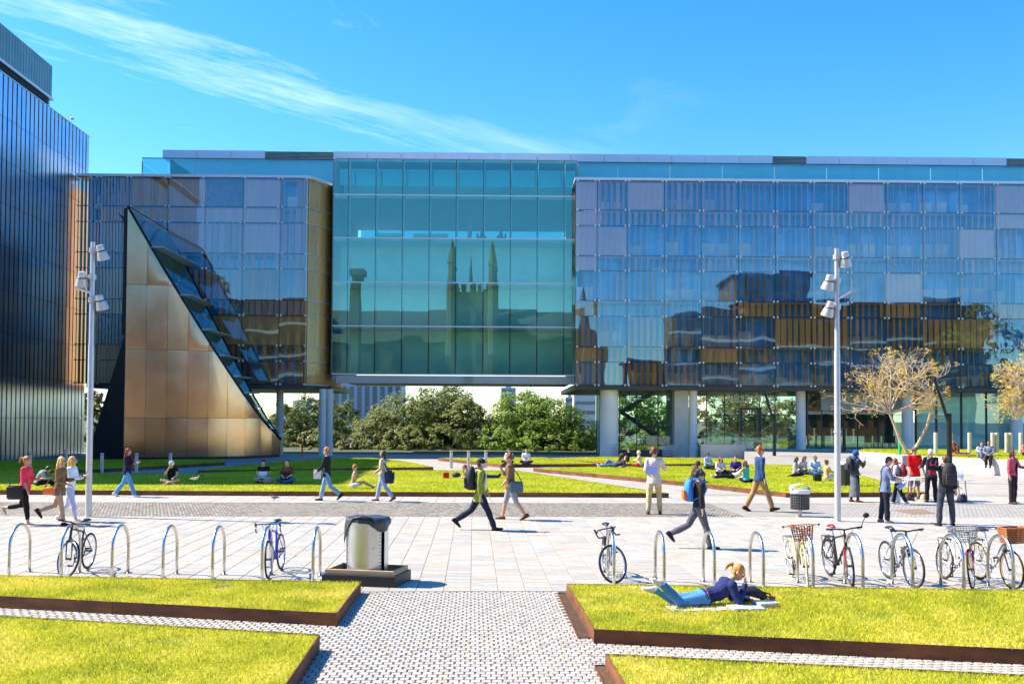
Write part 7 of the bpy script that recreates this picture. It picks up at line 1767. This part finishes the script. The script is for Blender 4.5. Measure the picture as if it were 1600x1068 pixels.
ground_bag(1443, 781, (.24, .2, .2), (205, 185, 150), 'cream bag under the table behind the white haired person')
pp = [G(*q) for q in ((1394, 797), (1440, 795), (1462, 802), (1424, 803.5))]
q = MB(); q.prism([(p.x - pp[0].x, p.y - pp[0].y) for p in pp], 0, .006); dc = q.build('drain_cover', mat('rust_plate', (.24, .15, .10), .8, 0, .2, 4, .2)); dc.location = (pp[0].x, pp[0].y, .009); tag(dc, 'flat brown metal plate in the paving behind black jacket man', 'drain cover')
p = G(350, 916, .17); vc = empty('valve_cover', tuple(p), .05, 'small dark irrigation cover in the lawn beside the bin', 'valve cover')
MB().bevbox((0, 0, .005), (.26, .2, .02), .004).build('lid', mat('valve_dark', (.05, .05, .04), .7), vc)

# ------------------------------------------------------------------ birds
def bird(name, lab, px, py, z, s, body, headc, legl, bill, hd, neck):
    r = empty(name, tuple(G(px, py, z)), hd, lab, 'bird'); m1 = bagmat(body); m2 = bagmat(headc); b = MB()
    b.loft([(V((-.30, 0, legl + .10)) * s, V((0, .012, 0)) * s, V((0, 0, .012)) * s), (V((-.2, 0, legl + .11)) * s, V((0, .05, 0)) * s, V((0, 0, .04)) * s), (V((-.03, 0, legl + .10)) * s, V((0, .09, 0)) * s, V((0, 0, .085)) * s), (V((.12, 0, legl + .14)) * s, V((0, .065, 0)) * s, V((0, 0, .07)) * s), (V((.18, 0, legl + .19)) * s, V((0, .03, 0)) * s, V((0, 0, .035)) * s)], 12)
    b.tube([V((.14, 0, legl + .16)) * s, V((.2, 0, legl + .2 + neck * .5)) * s, V((.19, 0, legl + .2 + neck)) * s], [.04 * s, .026 * s, .026 * s], 8); bo = b.build('body', m1, r, True)
    h = MB(); c = V((.205, 0, legl + .22 + neck)) * s; h.ell(c, (.05 * s, .036 * s, .04 * s), 10, 7); h.tube([c + V((.03, 0, 0)) * s, c + V((.03 + bill * .5, 0, -.01 - bill * .12)) * s, c + V((.03 + bill, 0, -.02 - bill * .5)) * s], [.014 * s, .009 * s, .003 * s], 6); h.build('head', m2, r, True)
    for sy in (-1, 1):
        l = MB(); l.tube([V((0, sy * .04, legl + .04)) * s, V((-.01, sy * .04, legl * .5)) * s, V((.01, sy * .04, .0)) * s], .008 * s, 5); l.tube([V((-.03, sy * .04, .005)) * s, V((.06, sy * .04, .005)) * s], .007 * s, 5); l.build('leg', m2, r)
        w_ = MB(); w_.ell(V((-.06, sy * .075, legl + .12)) * s, (.16 * s, .02 * s, .06 * s), 10, 6); w_.build('wing', m1, r, True)
    t = MB(); t.loft([(V((-.22, 0, legl + .1)) * s, V((0, .04, 0)) * s, V((0, 0, .012)) * s), (V((-.36, 0, legl + .07)) * s, V((0, .05, 0)) * s, V((0, 0, .006)) * s)], 8); t.build('tail', m2, r)
bird('ibis', 'white ibis with black head walking on the lawn', 305, 757, .16, .68, (225, 222, 212), (30, 30, 32), .24, .2, radians(15), .1)
bird('pigeon', 'grey pigeon on the stone band in front of the lawn', 428, 781.5, .02, .6, (110, 112, 122), (60, 62, 76), .07, .05, radians(172), .02)
p = G(472, 712); ob = empty('barrier_post', tuple(p), 0, 'orange barrier post with yellow tape beside the column', 'barrier')
MB().lathe([(.2, 0), (.2, .04), (.07, .08), (.06, 1.05), (.03, 1.08)], 12).build('post', paint((235, 85, 30)), ob, .7)
t_ = MB(); t_.box((-.9, .1, .95), (1.8, .01, .06), (0, -.12, 0)); t_.box((-.42, .1, .5), (.01, .01, 1.1), (0, .75, 0)); t_.build('tape', paint((215, 175, 40)), ob)

# ------------------------------------------------------------------ fallen leaves and specks on the paving
rl9 = random.Random(99); vs, fs = [], []
for _ in range(260):
    if rl9.random() < .55: p = G(rl9.uniform(560, 900), rl9.uniform(935, 1066), .026)
    elif rl9.random() < .5: p = G(rl9.uniform(0, 520), 958 + rl9.uniform(-4, 4), .026); p = G(p.x * 0 + rl9.uniform(880, 960), rl9.uniform(985, 1040), .026)
    else: p = G(rl9.uniform(0, 1600), rl9.uniform(812, 905), .026)
    a = rl9.uniform(0, 6.28); s_ = rl9.uniform(.012, .03); k = len(vs); d1 = V((cos(a), sin(a), rl9.uniform(-.1, .3))) * s_; d2 = V((-sin(a), cos(a), rl9.uniform(-.1, .3))) * s_ * .45
    vs += [p - d1, p - d2, p + d1, p + d2]; fs.append((k, k + 1, k + 2, k + 3))
me = bpy.data.meshes.new('fallen_leaves'); me.from_pydata(vs, [], fs)
tag(obj('fallen_leaves', me, mat('dry_leaf', (.22, .13, .05), .8, 0, .4, 30)), 'scattered dry leaves on the path and pavement', 'leaves', None, 'stuff')
bpy.data.scenes.remove(_side)
